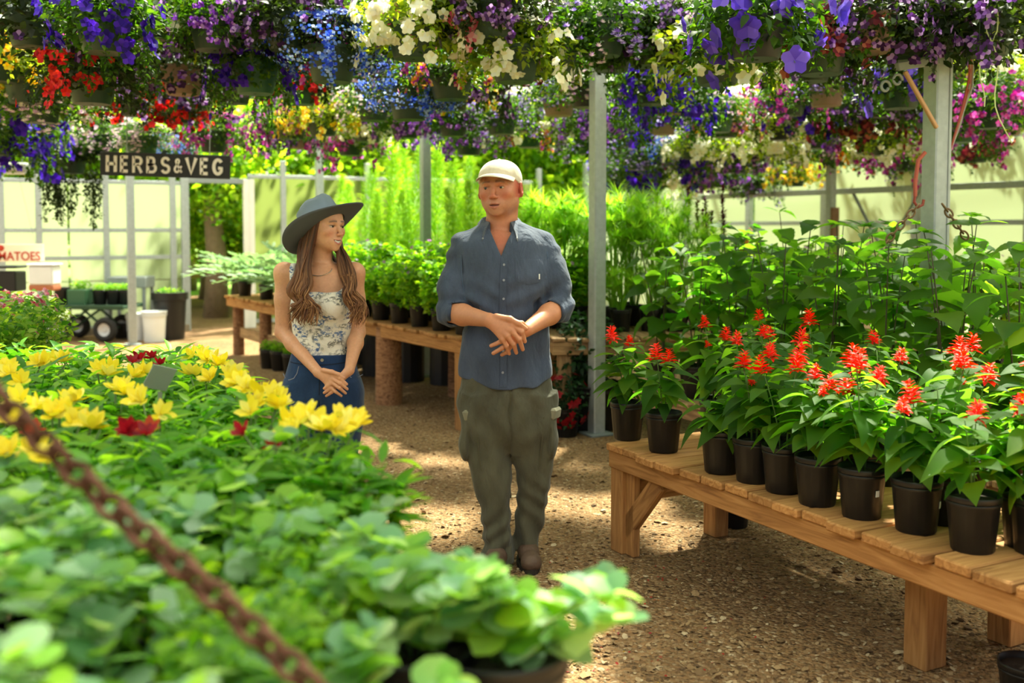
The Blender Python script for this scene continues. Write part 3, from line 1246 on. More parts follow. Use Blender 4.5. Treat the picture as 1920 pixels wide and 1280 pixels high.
    # cut the sleeves open and the neck out
    for E, W in ((E1, W1), (E2, W2)):
        u = (W - E).normalized()
        a, b = E.lerp(W, .25), E.lerp(W, .9)

        def cutarm(D, X, Y, Z, a=a, u=u, E=E, W=W):
            t = (X - a.x) * u.x + (Y - a.y) * u.y + (Z - a.z) * u.z
            r = np.sqrt((X - a.x - t * u.x) ** 2 + (Y - a.y - t * u.y) ** 2 + (Z - a.z - t * u.z) ** 2)
            d = np.maximum(r - .085, -t)
            d = np.maximum(d, t - .2)
            return np.where(np.abs(X) > .115, np.maximum(D, -d), D)
        gs.mod(cutarm)
        gs.cap(E.lerp(W, .10), b, .046, .046, .004, 'cut')
    vb, vt = Lm(941, 480, -.13), 1.60
    cxn = nb.x

    def neck(D, X, Y, Z):
        r = np.sqrt(((X - cxn) / .078) ** 2 + ((Y - .045) / .080) ** 2)
        hole = np.maximum((r - 1) * .07, 1.50 - Z)
        wdt = np.clip((Z - vb.z) / (1.575 - vb.z), 0, 1.3) * .058
        vee = np.maximum(np.abs(X - (cxn + .006)) - wdt, np.maximum(Y + .02 + .0 * X, vb.z - Z))
        D = np.maximum(D, -np.minimum(hole, vee))
        hem = Lm(945, 722).z + .34 * (X + .0) ** 2 * 3.2
        D = np.maximum(D, hem - Z)
        fold = .0065 * np.sin(26 * Z + 14 * np.abs(X) + 3 * np.sin(9 * X + 2)) * smooth01(np.abs(X), .03, .16) * (1 - .7 * smooth01(np.abs(X), .18, .22) * smooth01(1.30 - Z, 0, .08))
        fold = fold + .0035 * np.sin(55 * Z - 30 * X + 2.2 * np.sin(17 * Z)) * smooth01(np.abs(X), .20, .26)
        fold = fold + .0035 * np.sin(22 * Z + 40 * X) * smooth01(1.25 - Z, 0, .2) + .002 * np.sin(60 * X + 12 * Z + 4 * Y)
        # pulls that run from the buttons to the sides
        fold = fold + .0045 * np.sin(70 * (Z - .5 * np.abs(X)) + 1.5 * np.sin(12 * X)) * np.exp(-((Z - 1.22) / .12) ** 2)
        return D + fold
    gs.mod(neck)
    sh = grid_obj('shirt', gs, denim, root, 1, None, True)
    xb = Lm(944, 560).x
    zs = np.linspace(vb.z - .004, Lm(945, 716).z, 26)
    strip_on(gs, [(xb + .012 * (z - 1.1) + 0.004 * math.sin(9 * z), z) for z in zs], .030, .003).build('placket', denim, sh, True)
    bm = plain('button', '#8d93a0', .3)
    for py in (494, 522, 556, 592, 650, 690):
        z = Lm(945, py).z
        disc_on(gs, xb + .012 * (z - 1.1), z, .0055, .006).build('button', bm, sh)
    p0, p1 = Lm(966, 531), Lm(1018, 484)
    patch_on(gs, p0.x, p1.x, p0.z, p1.z, .0035, .018).build('chest_pocket', denim, sh, True)
    t0 = Lm(1010, 516)
    patch_on(gs, t0.x - .003, t0.x + .003, t0.z - .012, t0.z + .012, .006, n=2).build('pocket_tag', plain('tag_white', '#d8d8d4'), sh)
    sdark = cloth_mat('shirt_seam', '#4b5a72', '#37445a', .9)
    for sx, pts in ((-1, [(870, 446), (866, 480), (868, 520), (874, 560)]), (1, [(1022, 444), (1026, 480), (1022, 520), (1016, 560)])):
        strip_on(gs, [(Lm(a, b_).x, Lm(a, b_).z) for a, b_ in pts], .005, .0025).build('armhole_seam', sdark, sh)
    # collar: two folded leaves with button-down points
    for sx in (-1, 1):
        V, Fs = [], []
        n = 14
        for i in range(n + 1):
            t = i / n
            a = PI / 2 + sx * -(t * 2.55)                     # from the nape round to the front
            ca, sa = math.cos(a), math.sin(a)
            top = Vector((cxn + .082 * ca, .045 + .088 * sa, 1.632 - .040 * t))
            bot = Vector((cxn + (.100 + .012 * t) * ca, .045 + (.104 + .034 * t) * sa, 1.588 - .034 * t - .050 * float(smooth01(np.array(t), .6, 1.0))))
            if t > .8:
                bot += Vector((sx * .018, -.026, 0)) * (t - .8) / .2
            mid = top.lerp(bot, .5) + Vector((ca, sa, 0)) * .010
            inn = top + Vector((-.006 * ca, -.006 * sa, -.05))
            V += [inn, top + Vector((0, 0, -.003)), top + Vector((.004 * ca, .004 * sa, 0)), mid, bot, bot + Vector((-.006 * ca, -.006 * sa, .002))]
        for i in range(n):
            for k in range(5):
                a0, b0 = i * 6 + k, i * 6 + 6 + k
                Fs.append((a0, b0, b0 + 1, a0 + 1))
        Fs.append(tuple(range(n * 6, n * 6 + 6)))
        c = MB().add(V, Fs).build('collar', denim, sh, 'all')
        tip = V[n * 6 + 4]
        b_, f_ = ball(Vector(tip) + Vector((sx * -.004, -.004, .014)), (.0045, .003, .0045), 8, 5)
        MB().add(b_, f_).build('collar_button', bm, c, 'all')
    # undershirt edge is skin here; the chest shows in the opening
    # --- trousers
    olive = cloth_mat('trouser_canvas', '#5d5b4a', '#403f33', .85, fold=.9, var=.25)
    gt = Grid(axis(-.30, (.30, .005)), axis(-.26, (.26, .005)), axis(.02, (1.0, .005)))
    gt.prof(rows_from(Lm, [(690, 868, 1026), (720, 864, 1034), (750, 863, 1040), (780, 866, 1042), (815, 876, 1036), (845, 900, 1012)], [0, 0, 0, 0, 0, 0], [.125, .132, .138, .135, .12, .07]), .02)
    gt.prof(rows_from(Lm, [(735, 863, 955), (770, 863, 957), (810, 868, 957), (850, 874, 956), (900, 887, 958), (950, 899, 957), (1000, 905, 959), (1035, 904, 962), (1062, 902, 963)],
                      [0, 0, 0, -.01, -.02, -.02, -.02, -.02, -.02], [.12, .118, .11, .10, .09, .08, .075, .078, .082]), .025)
    gt.prof(rows_from(Lm, [(735, 957, 1042), (770, 957, 1044), (810, 958, 1043), (850, 961, 1040), (900, 968, 1034), (950, 967, 1025), (990, 963, 1017), (1020, 960, 1013), (1032, 961, 1012)],
                      [0, 0, 0, .01, .02, .03, .04, .04, .04], [.12, .118, .11, .10, .09, .08, .075, .074, .074]), .025)
    for sx, top in ((-1, (872, 772)), (1, (1036, 768))):
        a = Lm(*top, -.03)
        gt.ell(a + Vector((sx * -.002, 0, -.115)), (.028, .085, .115), .010)
    def tfold(D, X, Y, Z):
        leg = X - Lm(957, 850).x
        sg = np.sign(leg)
        low = smooth01(.62 - Z, 0, .45)
        f = .006 * np.sin(46 * Z + 55 * np.abs(leg) + 2.5 * np.sin(13 * Z + 2 * sg) + 2 * sg) * low
        f = f + .006 * np.sin(34 * Z - sg * 42 * X + 1.3) * np.exp(-((Z - .66) / .14) ** 2)
        f = f + .004 * np.sin(75 * X + 10 * Z + 3 * np.sin(8 * Z)) * smooth01(.75 - Z, 0, .3)
        f = f + .006 * np.sin(28 * Z + 60 * np.abs(leg)) * np.exp(-((Z - .80) / .08) ** 2)
        crotch = .010 * np.exp(-(leg / .010) ** 2) * smooth01(Z, .5, .6) * (Y < 0)
        return D + f + crotch
    gt.mod(tfold)
    tr = grid_obj('trousers', gt, olive, root, 1)
    flapm = cloth_mat('flap_canvas_lit', '#8b8872', '#6a6753', .85)  # trouser canvas again, light on the flaps painted in as a paler tone
    seam = cloth_mat('trouser_seam', '#57543f', '#3f3d30', .9)
    for sx, l, r, t_, b_ in ((-1, 860, 886, 764, 794), (1, 1028, 1050, 762, 790)):
        a, b = Lm(l, b_, -.08), Lm(r, t_, -.08)
        cx_, cz_ = (a.x + b.x) / 2, (a.z + b.z) / 2
        fl = MB().box((cx_ + sx * .004, -.055, cz_), (.034, .10, .054), Matrix.Rotation(sx * .14, 3, 'Y') @ Matrix.Rotation(sx * -.35, 3, 'Z'), .010)
        fl.build('pocket_flap', flapm, tr, True)
    strip_on(gt, [(Lm(956 + 2 * math.sin(k), 722 + k * 9).x, Lm(956, 722 + k * 9).z) for k in range(14)], .006, .002).build('fly_seam', seam, tr)
    for pts in ([(893, 775), (897, 810), (900, 850), (905, 872)], [(1018, 772), (1016, 810), (1012, 850), (1010, 868)]):
        strip_on(gt, [(Lm(*p).x, Lm(*p).z) for p in pts], .006, .0025).build('side_seam', seam, tr)
    # --- boots
    bmat = plain('boot_leather', '#5b4638', .65, var=.35, vscale=30, bump=.3, bscale=90)
    smat = plain('boot_sole', '#2d2621', .8)
    for sx, cx_, cy_ in ((-1, Lm(934, 1060).x, -.02), (1, Lm(988, 1060).x, .04)):
        gb = Grid(axis(cx_ - .09, (cx_ + .09, .005)), axis(cy_ - .24, (cy_ + .14, .005)), axis(-.01, (.26, .005)))
        rz = Matrix.Rotation(sx * .12, 3, 'Z')
        def q(x, y, z):
            v = rz @ Vector((x, y, z))
            return Vector((cx_ + v.x, cy_ + v.y, v.z))
        gb.cap(q(0, .03, .22), q(0, .03, .08), .050, .048, .01)
        gb.path([q(0, .035, .055), q(0, -.06, .060), q(0, -.145, .045)], [.046, .046, .040], .02)
        gb.ell(q(0, -.155, .045), (.046, .045, .038), .02)
        def sole(D, X, Y, Z):
            D = np.maximum(D, .018 - Z)
            return D + .0022 * np.sin(180 * Z) * (Z > .11) + .0015 * np.sin(150 * Y) * (Y < cy_ - .02) * (Z > .075)
        gb.mod(sole)
        bo = grid_obj('boot', gb, bmat, root, 1)
        V = []
        n = 24
        for k in range(n):
            a = 2 * PI * k / n
            w_ = .050 + .004 * math.cos(a * 2)
            V.append(q(w_ * math.cos(a), -.055 + .145 * math.sin(a), .0))
        V2 = [Vector(v) + Vector((0, 0, .024)) for v in V]
        MB().add(V + V2, [tuple(range(n))[::-1], tuple(range(n, 2 * n))] + [(k, (k + 1) % n, n + (k + 1) % n, n + k) for k in range(n)]).build('sole', smat, bo)
        for j in range(4):
            z = .085 + .026 * j
            y = -.052 + .018 * j - .02 * (j == 0)
            MB().tube([q(-.032, y + .012, z), q(0, y - .012 + .004 * j, z + .006), q(.032, y + .012, z)], .0035, 5).build('lace', smat, bo, True)
    return root


# ------------------------------------------------------------------ the woman
WOM = Vector((-0.90, 4.85, 0))


def Lw(x, y, yl=0.0):
    return pix(x, y, WOM.y + yl) - WOM


def build_woman():
    root = thing('person', 'long-haired woman in a wide-brimmed grey hat, print top and dark blue jeans', 'person', WOM)
    hs = .945
    hm = Matrix.Translation(Lw(611, 425, -.01)) @ Matrix.Rotation(math.radians(4), 4, 'Y') @ Matrix.Rotation(math.radians(52), 4, 'Z') @ Matrix.Rotation(math.radians(-3), 4, 'X')
    S1, E1, W1 = Lw(533, 511, .03), Lw(530, 622, .03), Lw(597, 698, -.17)
    S2, E2, W2 = Lw(665, 511, .03), Lw(671, 622, .03), Lw(655, 694, -.16)
    g = Grid(axis(-.30, (-.07, .005), (.16, .0028), (.30, .005)), axis(-.30, (.14, .0033), (.18, .006)), axis(.02, (.74, .012), (.92, .0030), (1.38, .006), (1.72, .0026)))
    g.frame(hm, hs)
    head_sdf(g, True, True)
    g.frame()
    nb = Lw(603, 520, .035)
    g.cap(hm @ Vector((0, .03, -.08)), nb, .050, .054, .03)
    g.prof(rows_from(Lw, [(496, 585, 626), (506, 556, 646), (520, 546, 654), (560, 550, 656), (600, 552, 654), (650, 556, 650), (690, 545, 664), (730, 540, 672)], .02, [.045, .062, .075, .09, .09, .085, .10, .105]), .03)
    for sx, hip, kn, an in ((-1, (575, 740), (580, 880), (585, 1010)), (1, (640, 740), (634, 880), (630, 1010))):
        g.path([Lw(*hip), Lw(*kn), Lw(*an)], [.075, .045, .03], .02)
    for S, E, W in ((S1, E1, W1), (S2, E2, W2)):
        g.cap(S, S.lerp(E, .45), .045, .042, .025)
        g.cap(S.lerp(E, .45), E, .042, .035, .02)
        g.cap(E, E.lerp(W, .3), .035, .036, .02)
        g.cap(E.lerp(W, .3), W, .036, .023, .02)
    g.cap(nb + Vector((-.02, .02, .01)), S1, .040, .040, .04)
    g.cap(nb + Vector((.02, .02, .01)), S2, .040, .040, .04)
    # collar bones
    g.cap(nb + Vector((-.015, -.055, -.005)), S1 + Vector((.03, -.03, .012)), .008, .010, .02)
    g.cap(nb + Vector((.015, -.055, -.005)), S2 + Vector((-.03, -.03, .012)), .008, .010, .02)

    def chain(ps, rs, k=.004):
        g.path([Lw(*p) for p in ps], rs, k)
    for a in ((634, 708, -.19), (631, 714, -.19), (629, 720, -.188), (627, 726, -.185)):
        g.cap(W2, Lw(*a), .016, .0100, .012)
    chain([(634, 712, -.195), (620, 720, -.215), (608, 728, -.21)], [.0092, .0082, .0070])
    chain([(632, 718, -.195), (620, 728, -.215), (608, 736, -.21)], [.0092, .0082, .0070])
    chain([(630, 724, -.192), (622, 735, -.212), (612, 742, -.205)], [.0088, .0078, .0066])
    for a in ((622, 702, -.21), (624, 710, -.215), (622, 717, -.215), (617, 723, -.21)):
        g.cap(W1, Lw(*a), .018, .0102, .012)
    chain([(622, 702, -.21), (637, 709, -.225), (650, 720, -.215)], [.0098, .0086, .0070])
    chain([(624, 710, -.215), (638, 719, -.23), (651, 729, -.215)], [.0098, .0086, .0070])
    chain([(622, 717, -.215), (636, 727, -.228), (648, 737, -.212)], [.0094, .0082, .0068])
    chain([(617, 723, -.21), (629, 734, -.22), (640, 742, -.205)], [.0086, .0075, .0062])
    chain([(606, 694, -.195), (622, 697, -.22), (636, 702, -.225), (645, 708, -.22)], [.012, .0105, .009, .0075], .006)
    tan, red = lin('#dca684'), lin('#c9785f')
    inv = np.array(hm.inverted())

    def tone(V):
        P = (np.concatenate([V, np.ones((len(V), 1))], 1) @ inv.T)[:, :3] / hs
        C = head_tone(P, tan, lin('#bd6a64'), lin('#3f2a1e'), red, None, True, True)
        return np.where((V[:, 2] < 1.40)[:, None], np.tile(lin('#d8a07c'), (len(V), 1)), C)
    grid_obj('body', g, skin_mat('woman_skin', .45), root, 1, tone, True)
    eyes(root, hm, hs, (.003, .0005), '#2a1c14', True)
    # a smile of teeth
    V, Fs = [], []
    n = 10
    for i in range(n + 1):
        u = i / n * 2 - 1
        x = u * .020
        y = -.0950 + 11 * x * x
        V += [Vector((x, y, -.0705 + .006 * u * u)), Vector((x, y, -.0800 + .0095 * u * u))]
    for i in range(n):
        Fs.append((2 * i, 2 * i + 1, 2 * i + 3, 2 * i + 2))
    MB().add([hm @ (v * hs) for v in V], Fs).build('teeth', plain('teeth', '#f1ece4', .2), root, 'all')

    # --- top
    m, nt, b = nmat('printed_cotton')
    tc = N(nt, 'ShaderNodeTexCoord')
    mp = N(nt, 'ShaderNodeMapping')
    mp.inputs['Scale'].default_value = (1, 1, 1.5)
    nt.links.new(tc.outputs['Object'], mp.inputs['Vector'])
    big = N(nt, 'ShaderNodeTexNoise', Scale=13.0, Detail=2.0, Distortion=.6)
    fine = N(nt, 'ShaderNodeTexNoise', Scale=70.0, Detail=6.0, Roughness=.7)
    for q in (big, fine):
        nt.links.new(mp.outputs[0], q.inputs['Vector'])
    p1 = ramp(nt, big.outputs['Fac'], [(.46, '#000000'), (.55, '#ffffff')])
    p2 = ramp(nt, fine.outputs['Fac'], [(.45, '#000000'), (.53, '#ffffff')])
    msk = mixc(nt, 1.0, p1, p2, 'MULTIPLY')
    hue = N(nt, 'ShaderNodeTexNoise', Scale=11.0)
    nt.links.new(tc.outputs['Object'], hue.inputs['Vector'])
    ink = ramp(nt, hue.outputs['Fac'], [(.44, '#7d7a70'), (.52, '#5f7ba6'), (.66, '#2f4f86')])
    nt.links.new(mixc(nt, msk, srgb('#eee6d8'), ink), b.inputs['Base Color'])
    b.inputs['Roughness'].default_value = .85
    bpn = N(nt, 'ShaderNodeTexNoise', Scale=22.0, Detail=4.0, Distortion=1.0)
    nt.links.new(tc.outputs['Object'], bpn.inputs['Vector'])
    bp = N(nt, 'ShaderNodeBump', Strength=.35, Distance=.02)
    nt.links.new(bpn.outputs['Fac'], bp.inputs['Height'])
    nt.links.new(bp.outputs[0], b.inputs['Normal'])
    printm = m
    gt = Grid(axis(-.26, (.26, .004)), axis(-.22, (.20, .004)), axis(.90, (1.42, .004)))
    gt.prof(rows_from(Lw, [(500, 560, 644), (520, 547, 655), (548, 546, 658), (580, 544, 661), (610, 546, 659), (645, 550, 655), (672, 548, 657)], .02, [.065, .085, .105, .115, .108, .100, .105]), .02)
    for sx in (-1, 1):
        c = Lw(604, 568)
        gt.ell((c.x + sx * .066, -.070, c.z - .005), (.062, .060, .062), .04)
    zl, zh = Lw(604, 546).z, Lw(604, 492).z
    cx0, hemz = Lw(604, 560).x, Lw(604, 670).z

    def tshape(D, X, Y, Z):
        ax = np.abs(X - cx0)
        nk = zl + (zh - zl) * smooth01(ax, .085, .135) * .35
        nk = np.where(Y > .02, nk - .03, nk)
        D = np.maximum(D, Z - nk)
        D = np.maximum(D, (hemz + .02 * smooth01(ax, .03, .15)) - Z)
        return D + .002 * np.sin(40 * Z + 30 * X + 2 * np.sin(20 * X)) + .0025 * np.sin(60 * Z - 12 * X) * smooth01(1.12 - Z, 0, .1)
    gt.mod(tshape)
    top = grid_obj('top', gt, printm, root, 1)
    for sx in (-1, 1):
        V, Fs = [], []
        n = 14
        x0 = cx0 + sx * .125
        for i in range(n + 1):
            a = PI * (1.12 - 1.24 * i / n)
            y = .025 + .088 * math.cos(a)
            z = 1.285 + .108 * max(0, math.sin(a)) ** .8 - .03 * (math.sin(a) < 0)
            xx = x0 + sx * .012 * math.sin(a)
            for w_, o_ in ((-.013, 0), (.013, 0)):
                V.append(Vector((xx + w_, y, z - abs(w_) * .0)))
        for i in range(n):
            Fs.append((2 * i, 2 * i + 1, 2 * i + 3, 2 * i + 2))
        o = MB().add(V, Fs).build('strap', printm, top, 'all')
        md = o.modifiers.new('thick', 'SOLIDIFY')
        md.thickness, md.offset = .004, 0
    bm = plain('fabric_button', '#b9b2a2', .6)
    for py in (565, 587, 608, 630, 650):
        disc_on(gt, cx0 + .012, Lw(604, py).z, .0075, .005).build('button', bm, top)
    # necklace
    mt = plain('necklace_silver', '#d9d4cc', .25, .8)
    V = []
    chest = []
    for i in range(29):
        a = PI * i / 28
        x = nb.x - .062 * math.cos(a)
        z = 1.372 - .034 * math.sin(a)
        chest.append((x, g.front(x, z) - .003, z))
    MB().tube(chest, .0022, 6).build('necklace', mt, root, True)
    # --- jeans
    den = cloth_mat('jeans_denim', '#24416b', '#122340', .8, fold=.4, var=.4)
    gj = Grid(axis(-.28, (.28, .005)), axis(-.22, (.22, .005)), axis(.02, (1.0, .005)))
    gj.prof(rows_from(Lw, [(662, 546, 657), (680, 541, 664), (705, 534, 673), (735, 529, 679), (770, 531, 678), (800, 545, 664)], .015, [.105, .112, .122, .126, .118, .09]), .02)
    gj.prof(rows_from(Lw, [(715, 536, 604), (745, 529, 605), (780, 529, 606), (830, 537, 606), (890, 549, 604), (950, 556, 602), (1020, 560, 602)], .015, [.10, .11, .108, .095, .075, .065, .07]), .02)
    gj.prof(rows_from(Lw, [(715, 606, 672), (745, 606, 680), (780, 607, 681), (830, 608, 674), (890, 610, 664), (950, 612, 656), (1020, 612, 654)], .015, [.10, .11, .108, .095, .075, .065, .07]), .02)
    def jf(D, X, Y, Z):
        c = X - Lw(606, 760).x
        f = .004 * np.sin(38 * Z + 30 * np.abs(c)) * np.exp(-((Z - .74) / .10) ** 2)
        return D + f + .003 * np.sin(50 * Z + 15 * X) * smooth01(.6 - Z, 0, .2) + .007 * np.exp(-(c / .010) ** 2) * smooth01(.78 - Z, 0, .05) * (Y < 0)
    gj.mod(jf)
    je = grid_obj('jeans', gj, den, root, 1)
    st = plain('jeans_stitching', '#7d7f8e', .8)
    def pts(ps):
        return [(Lw(*p).x, Lw(*p).z) for p in ps]
    strip_on(gj, pts([(548 + k * 8, 676 + 3 * math.sin(k / 13 * PI)) for k in range(14)]), .005, .002).build('waistband_seam', plain('denim_dark', '#101d36', .9), je)
    strip_on(gj, pts([(531, 700), (538, 706), (548, 708), (558, 704), (564, 695), (567, 682)]), .0035, .002).build('pocket_seam', st, je)
    strip_on(gj, pts([(680, 702), (672, 706), (662, 704), (655, 694), (652, 682)]), .0035, .002).build('pocket_seam', st, je)
    strip_on(gj, pts([(606, 680), (607, 700), (607, 730), (606, 760)]), .005, .002).build('fly_seam', plain('denim_dark', '#101d36', .9), je)
    disc_on(gj, Lw(611, 670).x, Lw(611, 670).z, .008, .006).build('jeans_button', mt, je)
    smat = plain('shoe_leather', '#3c2b22', .6)
    for sx, px in ((-1, 582), (1, 633)):
        gb = Grid(axis(-.12, (.16, .006)), axis(-.22, (.12, .006)), axis(0, (.14, .006)))
        c = Lw(px, 1010).x
        gb.path([(c, .03, .09), (c, .02, .045), (c, -.12, .035)], [.04, .04, .032], .02)
        gb.mod(lambda D, X, Y, Z: np.maximum(D, .004 - Z))
        grid_obj('shoe', gb, smat, root, 1)

    # --- hair: a cap of hair and long loose waves
    m, nt, b = nmat('hair_brown')
    f = rnd_fac(nt)
    tc = N(nt, 'ShaderNodeTexCoord')
    sp = N(nt, 'ShaderNodeSeparateXYZ')
    nt.links.new(tc.outputs['Object'], sp.inputs[0])
    mr = N(nt, 'ShaderNodeMapRange')
    mr.inputs['From Min'].default_value, mr.inputs['From Max'].default_value = 1.45, 1.08
    nt.links.new(sp.outputs['Z'], mr.inputs['Value'])
    root_c = ramp(nt, f, [(0, '#3d2719'), (.6, '#573827'), (1, '#74492f')])
    tip_c = ramp(nt, f, [(0, '#65402b'), (.5, '#94623f'), (1, '#cf9a68')])
    nt.links.new(mixc(nt, mr.outputs[0], root_c, tip_c), b.inputs['Base Color'])
    b.inputs['Roughness'].default_value = .55
    b.inputs['Specular IOR Level'].default_value = .3
    hairm = m
    r = random.Random(5)
    M = MB()

    def lock(ps, r0, wave, ph, wl, n=26, flat=.55):
        P = [Vector(p) for p in ps]
        k = len(P) - 1
        pts, rad = [], []
        for i in range(n + 1):
            t = i / n * k
            j = min(int(t), k - 1)
            u = t - j
            p0, p1, p2, p3 = P[max(j - 1, 0)], P[j], P[j + 1], P[min(j + 2, k)]
            q = .5 * ((2 * p1) + (p2 - p0) * u + (2 * p0 - 5 * p1 + 4 * p2 - p3) * u * u + (3 * p1 - p0 - 3 * p2 + p3) * u ** 3)
            s_ = i / n
            w_ = wave * smooth01(np.array(s_), .25, .6)
            ang = ph + 2 * PI * s_ / wl
            q = q + Vector((w_ * math.sin(ang), .6 * w_ * math.cos(ang), 0))
            pts.append(q)
            rad.append(r0 * (.55 + .6 * math.sin(PI * min(1, s_ * 1.1 + .12)) ** .7) * (1 - .75 * smooth01(np.array(s_), .82, 1.0)))
        M.tube(pts, [float(v) for v in rad], 7)
    hi = lambda x, y, z: hm @ (Vector((x, y, z)) * hs)
    # mass falling over her right shoulder (left in the picture)
    for i in range(64):
        u, w_ = r.random(), r.random()
        a = hi(-.060 - .022 * w_, -.030 + .10 * u, .035 + .02 * r.random())
        bx = 546 + 54 * (1 - u) + r.uniform(-7, 7)
        c1 = Lw(578 - 14 * u + r.uniform(-3, 3), 478, -.075 + .06 * u - .02 * w_)
        c2 = Lw(566 - 14 * u + 12 * (1 - u) + r.uniform(-6, 6), 535, -.125 - .02 * w_)
        e = Lw(bx, 592 + r.uniform(-22, 18), -.14 - .04 * r.random())
        mid = Lw(566 + 16 * (1 - u) - 16 * u, 566, -.14 - .03 * w_)
        lock([a, c1, c2, mid, e], r.uniform(.009, .0145), r.uniform(.013, .019), r.uniform(0, .5) + 2.0 * u, r.uniform(.36, .42))
    # mass on her left side
    for i in range(56):
        u, w_ = r.random(), r.random()
        a = hi(.058 + .02 * w_, -.01 + .09 * u, .030 + .02 * r.random()) if u < .5 else hi(.02, .10, .02)
        c1 = Lw(637 + 15 * u + r.uniform(-3, 3), 486, -.01 + .06 * w_)
        c2 = Lw(644 + 19 * u + r.uniform(-4, 4), 535, -.075 - .03 * w_)
        mid = Lw(656 + 18 * u + r.uniform(-5, 5), 566, -.11 - .03 * w_)
        e = Lw(655 + 30 * u + r.uniform(-5, 5), 594 + r.uniform(-20, 18), -.11 - .03 * w_)
        lock([a, c1, c2, mid, e], r.uniform(.009, .0135), r.uniform(.013, .018), r.uniform(0, .5) + 2 * u, r.uniform(.38, .44))
    for i in range(240):
        u, w_, sd = r.random(), r.random(), i % 2
        if sd:
            a = hi(-.062 - .024 * w_, -.034 + .11 * u, .035)
            c1 = Lw(580 - 18 * u + r.uniform(-5, 5), 478, -.085 + .06 * u - .03 * w_)
            c2 = Lw(568 - 6 * u + r.uniform(-10, 10), 535, -.14 - .025 * w_)
            mid = Lw(572 + 14 * (1 - u) - 18 * u, 566, -.155 - .035 * w_)
            e = Lw(546 + 56 * (1 - u) + r.uniform(-9, 9), 596 + r.uniform(-24, 22), -.15 - .05 * r.random())
        else:
            a = hi(.050 + .03 * w_, .02 + .07 * u, .030)
            c1 = Lw(637 + 16 * u + r.uniform(-4, 4), 486, -.02 + .06 * w_)
            c2 = Lw(644 + 20 * u + r.uniform(-5, 5), 535, -.085 - .04 * w_)
            mid = Lw(654 + 22 * u + r.uniform(-6, 6), 566, -.12 - .04 * w_)
            e = Lw(652 + 36 * u + r.uniform(-6, 6), 597 + r.uniform(-22, 20), -.12 - .04 * w_)
        lock([a, c1, c2, mid, e], r.uniform(.0016, .0036), r.uniform(.013, .019), r.uniform(-.2, .7) + 2.0 * u, r.uniform(.36, .44), 30)
    # back of the head and nape
    for i in range(26):
        u = i / 25
        an = -1.5 + 3.0 * u
        a = hi(.070 * math.sin(an), .03 + .085 * math.cos(an), .03)
        c1 = hi(.066 * math.sin(an), .05 + .07 * math.cos(an), -.06)
        c2 = Lw(600 + 34 * math.sin(an + .9), 505, .09)
        e = Lw(602 + 44 * math.sin(an + .9), 560, .11)
        lock([a, c1, c2, e], .013, .005, r.uniform(0, 3), .5, 14)
    V, Fs = ball((0, .030, .040), (.080, .096, .088), 28, 18)
    V = [Vector(v) for v in V]
    ok = [v.y > -.052 - .25 * (v.z - .03) and v.z > -.05 and (v.y > -.01 or abs(v.x) > .05 or v.z > .06) for v in V]
    M.add([hm @ (v * hs) for v in V], [f for f in Fs if all(ok[i] for i in f)])
    h = M.build('hair', hairm, root, 'all')
    h['kind'] = 'stuff'

    # --- hat
    felt = plain('hat_felt', '#7a8694', .9, spec=.2, var=.10, vscale=20, bump=.25, bscale=500, bdist=.002)
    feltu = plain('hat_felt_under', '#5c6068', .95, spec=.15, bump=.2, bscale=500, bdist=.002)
    hc = hm @ (Vector((0, .014, .028)) * hs) + Vector((.004, 0, -.030))
    hatM = Matrix.Translation(hc) @ Matrix.Rotation(math.radians(-9), 4, 'Y') @ hm.to_3x3().to_4x4() @ Matrix.Scale(1.11, 4) @ Matrix.Rotation(math.radians(-27), 4, 'X') @ Matrix.Rotation(math.radians(-3), 4, 'Y')
    n = 56

    def ring(rx, ry, zf, off=0.0):
        out = []
        for k in range(n):
            a = 2 * PI * k / n
            x, y = rx * math.cos(a), ry * math.sin(a)
            out.append(Vector((x, y, zf(a, x, y) if callable(zf) else zf)))
        return out

    def loft(rings, closed=False):
        V, Fs = [], []
        for q in rings:
            V += q
        for j in range(len(rings) - 1):
            for k in range(n):
                k2 = (k + 1) % n
                Fs.append((j * n + k, j * n + k2, (j + 1) * n + k2, (j + 1) * n + k))
        return [hatM @ v for v in V], Fs
    sw = lambda t: (lambda a, x, y: .030 * t * t * abs(math.cos(a)) ** 2.2 - .010 * t * math.sin(a) ** 2)
    cx_, cy_ = .088, .104
    hat = O('hat', None, root)
    top_r = [ring(cx_ + (.188 - cx_) * t, cy_ + (.196 - cy_) * t, (lambda a, x, y, t=t: sw(t)(a, x, y) + .004)) for t in (0, .12, .3, .5, .7, .88, 1.0)]
    und_r = [ring(cx_ + (.188 - cx_) * t, cy_ + (.196 - cy_) * t, sw(t)) for t in (1.0, .88, .7, .5, .3, .12, 0)]
    V, Fs = loft(top_r[::-1])
    brim = MB().add(V, Fs).build('brim', felt, hat, 'all')
    V, Fs = loft([top_r[-1]] + und_r)
    MB().add(V, Fs).build('brim_underside', feltu, brim, 'all')

    def crown(t):
        # t 0..1 up the side
        taper = 1 - .13 * t
        return ring(cx_ * taper, cy_ * taper, .004 + .112 * t)
    rings = [crown(t) for t in (0, .2, .4, .6, .8, .92)]
    for s_ in (.94, .84, .68, .50, .32, .15, .001):
        def zt(a, x, y, s_=s_):
            edge = .115 + .016 * (1 - s_ ** 2) - .006 * (s_ > .9)
            dent = .034 * math.exp(-(x / .022) ** 2) * smooth01(np.array(1 - s_), 0.02, .4) * (1 if y < .07 else .7)
            pin = .016 * math.exp(-((abs(x) - .045) / .02) ** 2) * smooth01(np.array(-y), .03, .08)
            return float(edge - dent - pin + .012 * (-y / .1))
        rings.append(ring(cx_ * .87 * s_, cy_ * .87 * s_, zt))
    V, Fs = loft(rings)
